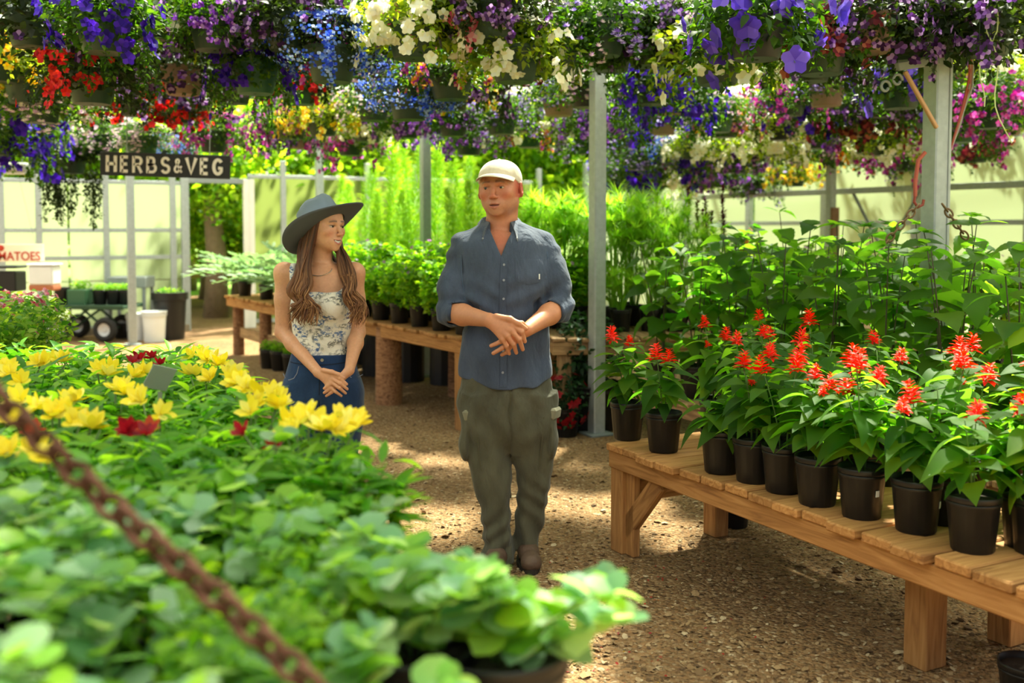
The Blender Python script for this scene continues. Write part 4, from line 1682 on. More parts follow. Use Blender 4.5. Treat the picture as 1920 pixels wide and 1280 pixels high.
    MB().add(V, Fs).build('crown', felt, hat, 'all')
    V, Fs = loft([ring(cx_ + .002, cy_ + .002, .004), ring(cx_ * .985 + .002, cy_ * .985 + .002, .020), ring(cx_ * .985, cy_ * .985, .0215)])
    MB().add(V, Fs).build('hat_band', plain('hat_band', '#5d6874', .9, spec=.2), hat, 'all')
    return root


build_man()
build_woman()
# ================================================================== benches and plants
def wood_mat(name, c1, c2, dark):
    m, nt, b = nmat(name)
    tc = N(nt, 'ShaderNodeTexCoord')
    oi = N(nt, 'ShaderNodeObjectInfo')
    mp = N(nt, 'ShaderNodeMapping')
    mp.inputs['Scale'].default_value = (14, 1.2, 14)
    nt.links.new(tc.outputs['Object'], mp.inputs['Vector'])
    ad = N(nt, 'ShaderNodeVectorMath', _operation='ADD')
    nt.links.new(mp.outputs[0], ad.inputs[0])
    sc2 = N(nt, 'ShaderNodeVectorMath', _operation='SCALE')
    nt.links.new(oi.outputs['Location'], sc2.inputs[0])
    sc2.inputs['Scale'].default_value = 7.3
    nt.links.new(sc2.outputs[0], ad.inputs[1])
    nz = N(nt, 'ShaderNodeTexNoise', Scale=2.2, Detail=7.0, Distortion=1.6)
    nt.links.new(ad.outputs[0], nz.inputs['Vector'])
    g = ramp(nt, nz.outputs['Fac'], [(.3, dark), (.48, c1), (.7, c2)])
    kn = N(nt, 'ShaderNodeTexVoronoi', Scale=5.0)
    nt.links.new(tc.outputs['Object'], kn.inputs['Vector'])
    k = ramp(nt, kn.outputs['Distance'], [(.04, dark), (.10, '#ffffff')])
    v = N(nt, 'ShaderNodeMapRange')
    v.inputs['To Min'].default_value, v.inputs['To Max'].default_value = .8, 1.15
    nt.links.new(oi.outputs['Random'], v.inputs['Value'])
    c = mixc(nt, 1.0, mixc(nt, .25, g, k, 'MULTIPLY'), v.outputs[0], 'MULTIPLY')
    nt.links.new(c, b.inputs['Base Color'])
    b.inputs['Roughness'].default_value = .75
    b.inputs['Specular IOR Level'].default_value = .25
    bp = N(nt, 'ShaderNodeBump', Strength=.25, Distance=.004)
    nt.links.new(nz.outputs['Fac'], bp.inputs['Height'])
    nt.links.new(bp.outputs[0], b.inputs['Normal'])
    return m


WOOD = wood_mat('bench_pine', '#ad7b49', '#c08f5a', '#8c6039')
WOODG = wood_mat('old_bench_timber', '#a3815c', '#bd9a70', '#7c5f43')
LOG = wood_mat('log_leg_timber', '#94694a', '#b28560', '#5d3f2c')
BLACK = plain('pot_plastic', '#131315', .42, spec=.45, var=.25, vscale=30, bump=.04)
SOIL = plain('potting_soil', '#2f241b', .95, bump=1.0, bscale=80, var=.4, vscale=40)


def board(parent, name, size, loc, mat, rot=(0, 0, 0), bev=.005):
    """A board with its long side along local Y."""
    return O(name, MB().box((0, 0, 0), size, None, bev).mesh(name, mat), parent, loc, rot)


def beam_o(parent, name, a, b, w, h, mat, bev=.005):
    a, b = Vector(a), Vector(b)
    y = (b - a).normalized()
    x = y.cross(Vector((0, 0, 1)))
    x = x.normalized() if x.length > 1e-4 else Vector((1, 0, 0))
    M = Matrix((x, y, x.cross(y))).transposed()
    o = O(name, MB().box((0, 0, 0), (w, (b - a).length, h), None, bev).mesh(name, mat), parent, (a + b) / 2, M.to_euler())
    return o


def slat_bench(name, label, A, u, v, length, width, top, slat_w, gap, rail_h, mat, legs, brace=True, thick=.036, jit=.022):
    """A slatted bench: A is the corner on the ground, u runs along it, v across; boards lie across it."""
    r = random.Random(sum(map(ord, label)))
    t = thing(name, label, 'bench', (A[0], A[1], 0), math.atan2(-u[0], u[1]))
    # local frame: +Y along u, +X across (v)
    sx = 1 if Vector((u[1], -u[0], 0)).dot(Vector(v)) > 0 else -1
    n = int(length / (slat_w + gap))
    protos = [MB().box((0, 0, 0), (slat_w, width, thick), None, .006).mesh('slat', mat) for _ in range(3)]
    for i in range(n):
        y = slat_w / 2 + i * (slat_w + gap)
        O('slat', protos[i % 3], t, (sx * (width / 2 + r.uniform(-jit, jit) - .03), y, top - thick / 2 + r.uniform(-.002, .002)), (0, 0, PI / 2 + r.uniform(-.01, .01)))
    zr = top - thick - rail_h / 2
    for x in (.02, width - .03):
        beam_o(t, 'side_rail', (sx * x, 0.0, zr), (sx * x, n * (slat_w + gap), zr), .04, rail_h, mat)
    beam_o(t, 'end_rail', (sx * .04, .02, zr), (sx * (width - .05), .02, zr), .04, rail_h * .95, mat)
    for (y, x, a, b_) in legs:
        z1 = top - thick - .004
        O('leg', MB().box((0, 0, 0), (a, z1, b_), None, .005).mesh('leg', mat), t, (sx * x, y, z1 / 2), (PI / 2, 0, 0))
    if brace:
        yl, zt = legs[0][0], top - thick - rail_h
        for x in (.055, width - .06):
            beam_o(t, 'knee_brace', (sx * x, yl + .02 if legs[0][0] > .5 else yl + .03, zt - .30), (sx * x, yl + .30, zt - .005), .04, .09, mat)
        beam_o(t, 'cross_beam', (sx * .06, yl + .07, zt - .10), (sx * (width - .06), yl + .07, zt - .10), .04, .10, mat)
    return t


# --- salvia bench (runs towards the camera, off to the right)
TOP1 = .53
A1 = pixz(1141, 828, TOP1)
B1 = slat_bench('plant_bench', 'pine slat bench holding the black pots of red-flowered salvia', (A1.x, A1.y), -AX, AV, 3.3, .86, TOP1, .134, .013, .085, WOOD,
                [(.05, .055, .085, .10), (.05, .62, .085, .10), (.12, .055, .04, .09), (1.62, .30, .11, .10), (1.62, .74, .09, .10), (3.1, .30, .11, .10), (3.1, .74, .09, .10)])


# --- pots
def pot_mesh(rt, rb, h, ribs=36, mat=None, rim=.022):
    n = ribs * 2
    prof = [(rb * .3, 0.004), (rb * .96, 0.0), (rb, .006), (rb + (rt - rb) * .80, h * .80), (rt * 1.0, h * .82), (rt * 1.015, h * .86), (rt * 1.0, h * .89), (rt * 1.0, h - rim), (rt * 1.03, h - rim + .003), (rt * 1.035, h - .004), (rt * 1.02, h), (rt * .985, h - .002), (rt * .96, h * .80), (rb * .9, .02)]
    m = MB()
    V, Fs = [], []
    for j, (r, z) in enumerate(prof):
        for k in range(n):
            a = 2 * PI * k / n
            q = r * (1 + (.012 if (k % 4 < 2 and j in (2, 3)) else 0))
            V.append((q * math.cos(a), q * math.sin(a), z))
    for j in range(len(prof) - 1):
        for k in range(n):
            k2 = (k + 1) % n
            Fs.append((j * n + k, j * n + k2, (j + 1) * n + k2, (j + 1) * n + k))
    m.add(V, Fs)
    return m.mesh('pot', mat or BLACK, 'all')


def soil_mesh(r, h):
    m = MB()
    n = 20
    V = [(0, 0, h + .008)] + [(r * .5 * math.cos(2 * PI * k / n), r * .5 * math.sin(2 * PI * k / n), h + .004 + .004 * math.sin(5 * k)) for k in range(n)] + [(r * math.cos(2 * PI * k / n), r * math.sin(2 * PI * k / n), h) for k in range(n)]
    Fs = [(0, 1 + k, 1 + (k + 1) % n) for k in range(n)] + [(1 + k, 1 + n + k, 1 + n + (k + 1) % n, 1 + (k + 1) % n) for k in range(n)]
    return m.add(V, Fs).mesh('soil', SOIL, 'all')


POT_H = .185
POT = pot_mesh(.083, .066, POT_H)
POT_SOIL = soil_mesh(.079, POT_H * .88)
STICK = MB().box((0, 0, 0), (.014, .002, .022)).mesh('sticker', plain('sticker_white', '#e4e4e0', .5))
BARS = MB()
for i in range(5):
    BARS.box((-.004 + i * .002, 0, -.003), (.0009, .0006, .010))
BARS = BARS.mesh('barcode', plain('print_black', '#222222', .6))


def leaf_o(parent, mesh, pos, az, pitch, roll, s, name='leaf'):
    R = rotmats(az, pitch, roll)
    o = bpy.data.objects.new(name, mesh)
    o.location = pos
    o.rotation_euler = eul(R)
    o.scale = (s, s, s) if not isinstance(s, tuple) else s
    o.parent = parent
    col.objects.link(o)
    return o


def tpl_mesh(name, tpl, mat):
    return mesh_np(name, tpl[0], tpl[1], mat)


def ovate(w, p=.75, tip=1.0):
    return lambda t: w * (math.sin(PI * min(1, t) ** p)) ** .85 * (1 - .25 * t * tip)


SALV_L = leafmat('salvia_leaf', ['#3c7430', '#4f8c36', '#6aa43a', '#437c33'], tfac=.45, rough=.58, spec=.16, tboost=2.3, ttint=(1.15, 1.25, .30), dk=.34)
SALV_F = leafmat('salvia_flower', ['#e8200c', '#ff3a10', '#f22c0a', '#d41a10'], tfac=.3, rough=.5, ttint=(1.2, .7, .3), dk=.95)
STEM = plain('green_stem', '#5c7a3a', .6, var=.2)
DSTEM = plain('dark_stem', '#4b4a34', .7, var=.3)
SL = [tpl_mesh('leaf', leaf_tpl(ovate(.36, .62, 1.2), 6, .30, d_, .35), SALV_L) for d_ in (.25, .45, .65)]


def spike_mesh(seed):
    r = np.random.default_rng(seed)
    s = Scatter()
    flo = leaf_tpl(lambda t: .22 * math.sin(PI * (.15 + .8 * t)), 3, .5, .35)
    for i in range(7):
        z = .007 * i + .002
        k = 7 - i // 2
        az = np.arange(k) * 2 * PI / k + i * .5 + r.normal(0, .15, k)
        q = 1 - .09 * i
        pos = np.stack([-np.sin(az) * .004, np.cos(az) * .004, np.full(k, z)], -1)
        s.put(flo, pos, rotmats(az, .35 + .10 * i + r.normal(0, .15, k), r.normal(0, .4, k)), .026 * q * r.uniform(.75, 1.2, k))
    return s.mesh('flower_spike', SALV_F)


SPK = [spike_mesh(i) for i in range(4)]


def salvia(loc, label, seed, h=.33, spikes=2, sticker=None, lush=1.0):
    r = random.Random(seed)
    t = thing('potted_salvia', label, 'potted plant', loc, r.uniform(0, 6.28), 'red salvias in black pots')
    p = O('pot', POT, t)
    O('soil', POT_SOIL, t)
    if sticker is not None:
        a = sticker - t.rotation_euler.z
        q = O('sticker', STICK, p, (.0765 * math.cos(a), .0765 * math.sin(a), .10), (.09, 0, a + PI / 2))
    z0 = POT_H * .88
    ns = r.choice((2, 3))
    for k in range(ns):
        a = 2 * PI * k / ns + r.uniform(-.4, .4)
        lean = r.uniform(.02, .075)
        hh = h * r.uniform(.8, 1.08) * (1 if k == 0 else .92)
        P = lambda q: Vector((math.cos(a) * (.012 + lean * q ** 1.5), math.sin(a) * (.012 + lean * q ** 1.5), z0 + hh * q))
        MB().tube([P(i / 6) for i in range(7)], [.0042 - .0004 * i for i in range(7)], 6).build('stem', STEM, t, 'all')
        nodes = int(8 * lush)
        az0 = r.uniform(0, 6)
        for j in range(nodes):
            q = .22 + .76 * j / max(1, nodes - 1)
            size = (.082 + .062 * math.sin(PI * min(1, q * 1.02))) * r.uniform(.85, 1.15) * (1 if q < .9 else .72)
            for sgn in (0, 1):
                az = az0 + j * PI / 2 + sgn * PI + r.uniform(-.3, .3)
                pitch = r.uniform(-.25, .35) + (.25 if q > .85 else 0)
                dirv = Vector((-math.sin(az), math.cos(az), .2)) * (.012 + .018 * (1 - q))
                leaf_o(t, SL[r.randrange(3)], P(q) + dirv, az, pitch, r.uniform(-.35, .35), size)
            if r.random() < .45:
                az = r.uniform(0, 6.28)
                leaf_o(t, SL[r.randrange(3)], P(q), az, r.uniform(-.1, .6), r.uniform(-.4, .4), size * .7)
        if k < spikes:
            o = O('flower_spike', SPK[r.randrange(4)], t, P(1.0) - Vector((0, 0, .012)), (r.uniform(-.25, .25), r.uniform(-.25, .25), r.uniform(0, 6)), r.uniform(1.1, 1.7))
    if spikes > 1 and r.random() < .6:
        a = r.uniform(0, 6.28)
        O('flower_spike', SPK[r.randrange(4)], t, (.05 * math.cos(a), .05 * math.sin(a), z0 + h * .72), (.3, .2, a), .7)
    return t


front = [(1176, 822, .33, 2), (1244, 845, .31, 2), (1351, 884, .16, 0), (1412, 902, .34, 2), (1468, 920, .36, 2), (1532, 944, .36, 2), (1615, 968, .38, 3), (1717, 994, .33, 2), (1823, 1030, .30, 1), (1925, 1024, .32, 2)]
ordw = ['first', 'second', 'third', 'fourth', 'fifth', 'sixth', 'seventh', 'eighth', 'ninth', 'tenth']
for i, (px, py, h, sp) in enumerate(front):
    p = pixz(px, py, TOP1)
    lab = f'red-flowered salvia in a black pot, {ordw[i]} along the front edge of the bench'
    if i == 2:
        lab = 'short salvia without blooms in a black pot, third along the front edge'
    salvia(p, lab, 100 + i, h, sp, -1.15 if i == 6 else (-.6 if i in (3, 7) else None), .7 if h < .2 else 1.0)
k = 0
for row, vv in ((1, .32), (2, .55), (3, .76)):
    for j in range(7):
        uu = .10 + j * .37 + .12 * (row % 2) + rng.uniform(-.04, .04)
        p = A1 - AX * uu + AV * (vv + rng.uniform(-.03, .03))
        if p.y < 2.9 or (row == 1 and j in (0,)):
            continue
        salvia(Vector((p.x, p.y, TOP1)), f'red-flowered salvia in a black pot, {["second", "third", "back"][row - 1]} row, {ordw[j]} from the far end', 200 + row * 20 + j, .33 + .03 * row, 1 + (rng.random() < .5))
        k += 1

# --- broad-leaved plants on the bench behind, by the thick post
TOP2 = .42
A2 = A1 + AV * 1.42 + AX * 1.9
B2 = slat_bench('plant_bench', 'low timber bench under the tall broad-leaved plants', (A2.x, A2.y), -AX, AV, 4.4, 1.5, TOP2, .138, .01, .085, WOODG,
                [(.3, .06, .09, .09), (.3, 1.4, .09, .09), (2.2, .06, .09, .09), (4.0, .06, .09, .09)], False)
BIG_L = leafmat('broad_leaf', ['#3c7430', '#4f8a34', '#6ca43c', '#467c38', '#5e9440'], tfac=.45, rough=.55, spec=.2, tboost=2.2, ttint=(1.12, 1.25, .30), dk=.34)
BL = [tpl_mesh('leaf', leaf_tpl(ovate(.50, .58, 1.1), 11, .32, d_, .55, .07), BIG_L) for d_ in (.15, .35, .6)]
BIGPOT = pot_mesh(.115, .095, .22)
BIGSOIL = soil_mesh(.11, .20)


def broad_plant(loc, label, seed, h=1.0, stems=2, dens=1.0):
    r = random.Random(seed)
    t = thing('broad_leaved_plant', label, 'potted plant', loc, r.uniform(0, 6.28), 'tall broad-leaved plants behind the salvias')
    O('pot', BIGPOT, t)
    O('soil', BIGSOIL, t)
    for k in range(stems):
        a = 2 * PI * k / stems + r.uniform(-.5, .5)
        lean = r.uniform(.04, .16)
        hh = h * r.uniform(.82, 1.05) - .2
        P = lambda q: Vector((math.cos(a) * (.02 + lean * q ** 1.4), math.sin(a) * (.02 + lean * q ** 1.4), .2 + hh * q))
        MB().tube([P(i / 7) for i in range(8)], [.0065 - .0005 * i for i in range(8)], 6).build('stem', DSTEM, t, 'all')
        nodes = int(hh / .088 * dens)
        az0 = r.uniform(0, 6)
        for j in range(nodes):
            q = .10 + .90 * j / max(1, nodes - 1)
            size = (.160 if q < .85 else .125) * r.uniform(.8, 1.2)
            for sgn in (0, 1):
                az = az0 + j * PI / 2 + sgn * PI + r.uniform(-.35, .35)
                pet = r.uniform(.02, .05) * (1 if q < .9 else .4)
                d_ = Vector((-math.sin(az), math.cos(az), .35)) * pet
                leaf_o(t, BL[r.randrange(3)], P(q) + d_, az, r.uniform(-.5, .25) + (.3 if q > .9 else 0), r.uniform(-.4, .4), size)
        for _ in range(2):
            leaf_o(t, BL[0], P(1.0), r.uniform(0, 6.28), r.uniform(.2, .8), r.uniform(-.3, .3), .07)
    return t


k = 0
for row, vv in enumerate((.16, .50, .86, 1.22)):
    for j in range(9):
        uu = .15 + j * .40 + .17 * (row % 2)
        p = A2 - AX * uu + AV * vv
        px = CX + p.x / p.y * F
        if px > 2010 or uu > 4.1:
            continue
        k += 1
        dist = ['nearest the salvias', 'in the second row', 'in the third row', 'in the back row'][row]
        broad_plant((p.x, p.y, TOP2), f'tall plant with broad toothed leaves {dist}, {ordw[j]} from the far end', 400 + k, .98 + .05 * row + .12 * rng.random(), 3 if row < 2 else 2, .95 if row < 2 else .7)

# --- the thick post in front with its bracket, cables and chains
pp = pix(1753, 425, 5.75)
tp = thing('steel_post', 'thick galvanised post with a bracket and cables among the broad-leaved plants', 'post', (pp.x, pp.y, 0), ROTZ - .12, 'galvanised roof posts')
MB().box((0, 0, RZ / 2 - .1), (.115, .115, RZ - .2), None, .008).build('shaft', galv, tp)
MB().box((.03, -.0595, RZ / 2 - .1), (.006, .003, RZ - .3)).build('seam', galv_d, tp)
MB().beam((-.06, -.05, 2.49), (-.34, -.05, 2.44), .05, .045).build('bracket_arm', galv_d, tp)
MB().beam((-.28, -.05, 2.42), (-.05, -.05, 2.12), .022, .022).build('bracket_strut', plain('copper_rod', '#c79a74', .5, .3), tp)
for c in ((-.33, 2.37), (-.41, 2.33)):
    pts = [(c[0] + .035 * math.cos(a) * (1 - a / 14), -.05, c[1] + .035 * math.sin(a) * (1 - a / 14)) for a in [i * .5 for i in range(13)]]
    MB().tube(pts, .008, 6).build('scroll_hook', galv_d, tp, True)
cbl = [plain('red_cable', '#a8503f', .6), plain('grey_cable', '#9a9a96', .6)]
for i in range(5):
    r = random.Random(i)
    pts = [Vector((.07 + .02 * r.random(), -.03, 2.9)), Vector((.13 + .05 * r.random(), -.05, 2.58)), Vector((.15 + .05 * r.random(), -.06, 2.36)), Vector((.10 + .03 * r.random(), -.05, 2.15)), Vector((.062, -.03, 1.98))]
    MB().tube([pts[0].lerp(pts[1], .5), pts[1], pts[1].lerp(pts[2], .5) + Vector((.015, 0, 0)), pts[2], pts[2].lerp(pts[3], .5), pts[3], pts[4]], .006, 6).build('cable', cbl[i % 2], tp, True)


def link_mesh(L, W, r, mat):
    pts = []
    for i in range(16):
        a = 2 * PI * i / 16
        pts.append((W / 2 * math.cos(a), L / 2 * math.sin(a) if abs(math.sin(a)) < .7 else L / 2 * math.sin(a), 0))
    pts.append(pts[0])
    return MB().tube(pts, r, 6, False).mesh('link', mat, 'all')


def chain(label, pts, L, W, r, mat):
    """Each link is a part."""
    t = thing('chain', label, 'chain', pts[0])
    me = link_mesh(L, W, r, mat)
    seg = [(Vector(a), Vector(b)) for a, b in zip(pts[:-1], pts[1:])]
    i = 0
    for a, b in seg:
        n = max(1, round((b - a).length / (L * .74)))
        d = (b - a).normalized()
        for k in range(n):
            q = d.to_track_quat('Y', 'Z').to_matrix() @ Matrix.Rotation((PI / 2) * (i % 2) + .25, 3, 'Y')
            O('link', me, t, a + (b - a) * ((k + .5) / n) - Vector(pts[0]), q.to_euler())
            i += 1
    return t


d = 5.55
hook = thing('chain_hook', 'red hook and strap hanging on the thick post', 'hook', pix(1722, 290, d))
h0 = pix(1722, 290, d)
MB().tube([pix(1735, 285, d) - h0, pix(1722, 300, d) - h0, pix(1716, 340, d) - h0, pix(1716, 368, d) - h0], .011, 7).build('strap', cbl[0], hook, True)
MB().tube([pix(1716, 366, d) - h0, pix(1714, 378, d) - h0, pix(1721, 389, d) - h0, pix(1730, 384, d) - h0, pix(1732, 374, d) - h0], .008, 7).build('hook', plain('red_steel', '#8e3a2c', .6), hook, True)
chain('brown chain sloping left from the red hook into the leaves', [pix(1722, 384, d), pix(1655, 462, d)], .055, .034, .0055, plain('brown_chain', '#7a6040', .7, .3, var=.4))
chain('brown chain sloping right from the thick post into the leaves', [pix(1768, 384, d), pix(1812, 446, d)], .055, .034, .0055, plain('brown_chain', '#7a6040', .7, .3, var=.4))

# ------------------------------------------------------------------ left table with alstroemeria and eucalyptus
TOPL = .68
EL = lambda d: Vector((.02 - .521 * (d - 1.65), d, 0))
E0 = EL(.95)
uL = Vector((-.462, .887, 0))
TL = slat_bench('plant_bench', 'pine bench under the yellow alstroemeria and eucalyptus pots', (E0.x, E0.y), uL, -AV, 3.7, 1.9, TOPL, .138, .01, .085, WOODG,
                [(.2, .1, .09, .09), (.2, 1.7, .09, .09), (1.9, .1, .09, .09), (3.4, .1, .09, .09), (3.4, 1.7, .09, .09)], False)
ALS_L = leafmat('alstroemeria_leaf', ['#3f8a2a', '#59a52f', '#7cc23c', '#94d048'], tfac=.45, rough=.45, tboost=1.7, ttint=(1.1, 1.15, .3))
ALS_Y = leafmat('alstroemeria_yellow', ['#ffea30', '#fff050', '#ffe322', '#fff68a'], tfac=.35, rough=.5, ttint=(1.0, 1.0, .35), tboost=1.1, dk=.95)
ALS_R = leafmat('alstroemeria_red', ['#b3122a', '#c92134', '#8d1226'], tfac=.3, ttint=(1, .5, .5))
ALS_O = leafmat('alstroemeria_orange', ['#e2641c', '#d84a1c'], tfac=.3, ttint=(1, .7, .4))


def trumpet(mat, seed):
    r = np.random.default_rng(seed)
    s = Scatter()
    pet = leaf_tpl(lambda t: .30 * math.sin(PI * (.10 + .86 * t)) * (.5 + .7 * t), 5, .35, -.1, .5)
    az = np.arange(6) * PI / 3 + r.normal(0, .1, 6)
    s.put(pet, np.zeros((6, 3)), rotmats(az, np.where(np.arange(6) % 2, .72, .50) + r.normal(0, .08, 6), r.normal(0, .1, 6)), .058 * r.uniform(.9, 1.1, 6))
    az = np.arange(4) * PI / 2
    s.put(leaf_tpl(lambda t: .03, 2, 0, .1), np.zeros((4, 3)), rotmats(az, 1.3, 0), .045)
    return s.mesh('flower', mat)


FL_Y = [trumpet(ALS_Y, i) for i in range(4)]
FL_R = [trumpet(ALS_R, 9), trumpet(ALS_R, 10)]
FL_O = [trumpet(ALS_O, 11)]
lanc = leaf_tpl(lambda t: .14 * math.sin(PI * t ** .8), 4, .3, .35)


def als_mesh(seed):
    r = np.random.default_rng(seed)
    s = Scatter()
    for _ in range(42):
        a, rad, hh = r.random() * 6.28, .16 * r.random() ** .5, r.uniform(.15, .37)
        b = np.array([.04 * math.cos(a), .04 * math.sin(a), 0])
        e = np.array([rad * math.cos(a), rad * math.sin(a), hh])
        tv, tf = tube_np([b, b * .5 + e * .5 + np.array([0, 0, .03]), e], [.003, .0026, .002], 4)
        s.raw(tv, tf)
        k = 13
        q = r.uniform(.3, 1.0, k)
        az = np.arange(k) * 2.4 + r.random() * 6
        s.put(lanc, b + (e - b) * q[:, None], rotmats(az, r.uniform(-.2, .9, k), r.normal(0, .4, k)), r.uniform(.06, .11, k))
    return s.mesh('foliage', ALS_L)


ALM = [als_mesh(i) for i in range(4)]
LANC = tpl_mesh('leaf', lanc, ALS_L)
alst = []
ci = 0
for d in (2.15, 2.45, 2.75, 3.05, 3.35, 3.65, 3.95, 4.25):
    x = EL(d).x - .13
    j = 0
    while x > (-40 - CX) / F * d and j < 5:
        p = Vector((x + rng.uniform(-.03, .03), d + rng.uniform(-.04, .04), TOPL))
        t = thing('potted_alstroemeria', f'leafy alstroemeria in a black pot, {ordw[j]} in from the path, {ordw[ci]} row back', 'potted plant', p, 0, 'alstroemerias on the left bench')
        O('pot', POT, t)
        f = O('foliage', ALM[(ci + j) % 4], t, (0, 0, POT_H * .85), (0, 0, rng.uniform(0, 6.28)), (.95, .95, rng.uniform(.55, .66)))
        f['kind'] = 'stuff'
        for q in range(36):
            a, rr = rng.uniform(0, 6.28), .15 * math.sqrt(rng.random())
            leaf_o(t, LANC, (rr * math.cos(a), rr * math.sin(a), POT_H * .85 + rng.uniform(.15, .235)), rng.uniform(0, 6.28), rng.uniform(-.2, .9), rng.uniform(-.5, .5), rng.uniform(.07, .115))
        alst.append((t, p))
        x -= rng.uniform(.29, .34)
        j += 1
    ci += 1


def bloom(px, py, kind='y', n=1, zt=None):
    """A flower head set on the nearest alstroemeria, seen at pixel px, py."""
    z = 1.075 if zt is None else zt
    w = pixz(px, py + 16, z)
    if w.y > 4.5:
        w = pix(px, py, 4.4)
    t, p = min(alst, key=lambda q: (q[1] - w).xy.length)
    src = {'y': FL_Y, 'r': FL_R, 'o': FL_O}[kind]
    MB().tube([Vector((0, 0, .22)), (w - p) * .6 + Vector((0, 0, .06)), w - p], .003, 5).build('flower_stalk', STEM, t, 'all')
    for k in range(n):
        a = rng.uniform(0, 6.28)
        o_ = Vector((math.cos(a), math.sin(a), .2)) * (.018 if n > 1 else 0)
        tilt = rng.uniform(.3, 1.05)
        az = rng.uniform(-.9, .9) + (PI if rng.random() < .2 else 0)
        O('flower', src[rng.randrange(len(src))], t, w - p + o_, (tilt, 0, az), rng.uniform(.7, .95) * (1 if kind == 'y' else .75))


for q in ((75, 668), (98, 660), (125, 663), (22, 690), (40, 702), (8, 680), (182, 678), (205, 682), (250, 690), (262, 686), (196, 690), (372, 655), (398, 662), (358, 690), (386, 700), (410, 672), (432, 688), (446, 705), (455, 715),
          (36, 738), (80, 752), (98, 765), (112, 760), (140, 742), (150, 778), (172, 782), (188, 790), (132, 738), (216, 720), (230, 728), (300, 762), (480, 742), (500, 728), (522, 736), (540, 752), (516, 752), (562, 770), (578, 782), (556, 800), (590, 770), (640, 768), (655, 782), (622, 798), (664, 790), (604, 792),
          (70, 838), (88, 850), (4, 842), (24, 770), (268, 738), (470, 758), (534, 780)):
    bloom(*q, 'y', rng.choice((1, 2, 2)))
for q in ((248, 664), (262, 660), (285, 655), (300, 668), (240, 795), (246, 790), (456, 798), (520, 826), (275, 800)):
    bloom(*q, 'r')
for q in ((60, 790), (280, 795), (66, 796)):
    bloom(*q, 'o')

# plant tag standing in the pots
tg = thing('plant_label', 'grey plant label sticking up among the yellow flowers', 'label', pix(300, 740, 2.95))
MB().box((0, 0, .05), (.085, .003, .075), Matrix.Rotation(.5, 3, 'Y') @ Matrix.Rotation(.9, 3, 'Z'), .001).build('card', plain('tag_grey', '#8d9488', .5), tg)
MB().box((0, 0, -.1), (.012, .003, .22)).build('stake', plain('tag_grey2', '#7f8679', .5), tg)

# eucalyptus in front
EUC_L = leafmat('eucalyptus_leaf', ['#62a07c', '#7cb898', '#a8d2c2', '#78ba4c', '#94ce42', '#6cb074'], tfac=.45, rough=.42, spec=.35, tboost=1.45, ttint=(1.08, 1.15, .42), dk=.62)
rnd_leaf = leaf_tpl(lambda t: .46 * math.sqrt(max(0, 1 - (2 * t - 1) ** 2)) if 0 < t < 1 else 0, 7, .12, .12, .15)
EUL = [tpl_mesh('leaf', rnd_leaf, EUC_L), tpl_mesh('leaf', leaf_tpl(lambda t: .40 * math.sqrt(max(0, 1 - (2 * t - 1) ** 2)) if 0 < t < 1 else 0, 7, .25, .3, .1), EUC_L)]
GPOT = pot_mesh(.105, .085, .22)
GSOIL = soil_mesh(.10, .19)


def eucalyptus(loc, label, seed, h=.34, stems=9, big=1.0):
    r = random.Random(seed)
    t = thing('potted_eucalyptus', label, 'potted plant', loc, 0, 'eucalyptus in front of the alstroemeria')
    O('pot', GPOT, t)
    O('soil', GSOIL, t)
    for k in range(stems):
        a = 2 * PI * k / stems + r.uniform(-.5, .5)
        out = r.uniform(.05, .20)
        hh = h * r.uniform(.55, 1.1)
        P = lambda q: Vector((math.cos(a) * (.02 + out * q), math.sin(a) * (.02 + out * q), .19 + hh * math.sin(q * 1.5) / math.sin(1.5)))
        MB().tube([P(i / 6) for i in range(7)], [.003 - .0003 * i for i in range(7)], 5).build('stem', STEM, t, 'all')
        nodes = 8
        for j in range(nodes):
            q = .2 + .8 * j / (nodes - 1)
            s = (.052 - .018 * q) * r.uniform(.75, 1.25) * big
            for sg in (0, 1):
                az = a + j * PI / 2 + sg * PI + r.uniform(-.4, .4)
                leaf_o(t, EUL[r.randrange(2)], P(q), az, r.uniform(-.1, .75), r.uniform(-.5, .5), s)
        leaf_o(t, EUL[0], P(1), a, .9, 0, .026 * big)
    return t


k = 0
for d, xs in ((1.22, (-.74, -.48, -.22)), (1.48, (-.92, -.66, -.40)), (1.76, (-1.02, -.76, -.50, -.25)), (2.02, (-1.16, -.90, -.63, -.38))):
    for j, x in enumerate(xs[::-1]):
        k += 1
        eucalyptus((x, d + rng.uniform(-.03, .03), TOPL), f'round-leaved eucalyptus in a black pot, {ordw[j]} in from the path, {["front", "second", "third", "fourth"][(k - 1 > 2) + (k - 1 > 5) + (k - 1 > 9)]} row', 700 + k, rng.uniform(.19, .25) - (.07 if j == 0 else 0), 7, 1.35)
for i, (x, d, h_) in enumerate(((-.015, 1.60, .15), (-.16, 1.62, .17))):
    eucalyptus((x, d, TOPL), ['low eucalyptus in a black pot at the bench corner by the path', 'low eucalyptus next to the corner pot by the path'][i], 760 + i, h_, 7, 1.5)
# fine small-leaved shrubs between
SHR_L = leafmat('small_shrub_leaf', ['#4f9a22', '#78c02a', '#9ad63a', '#3f8420'], tfac=.42, tboost=1.5, ttint=(1.05, 1.1, .3))


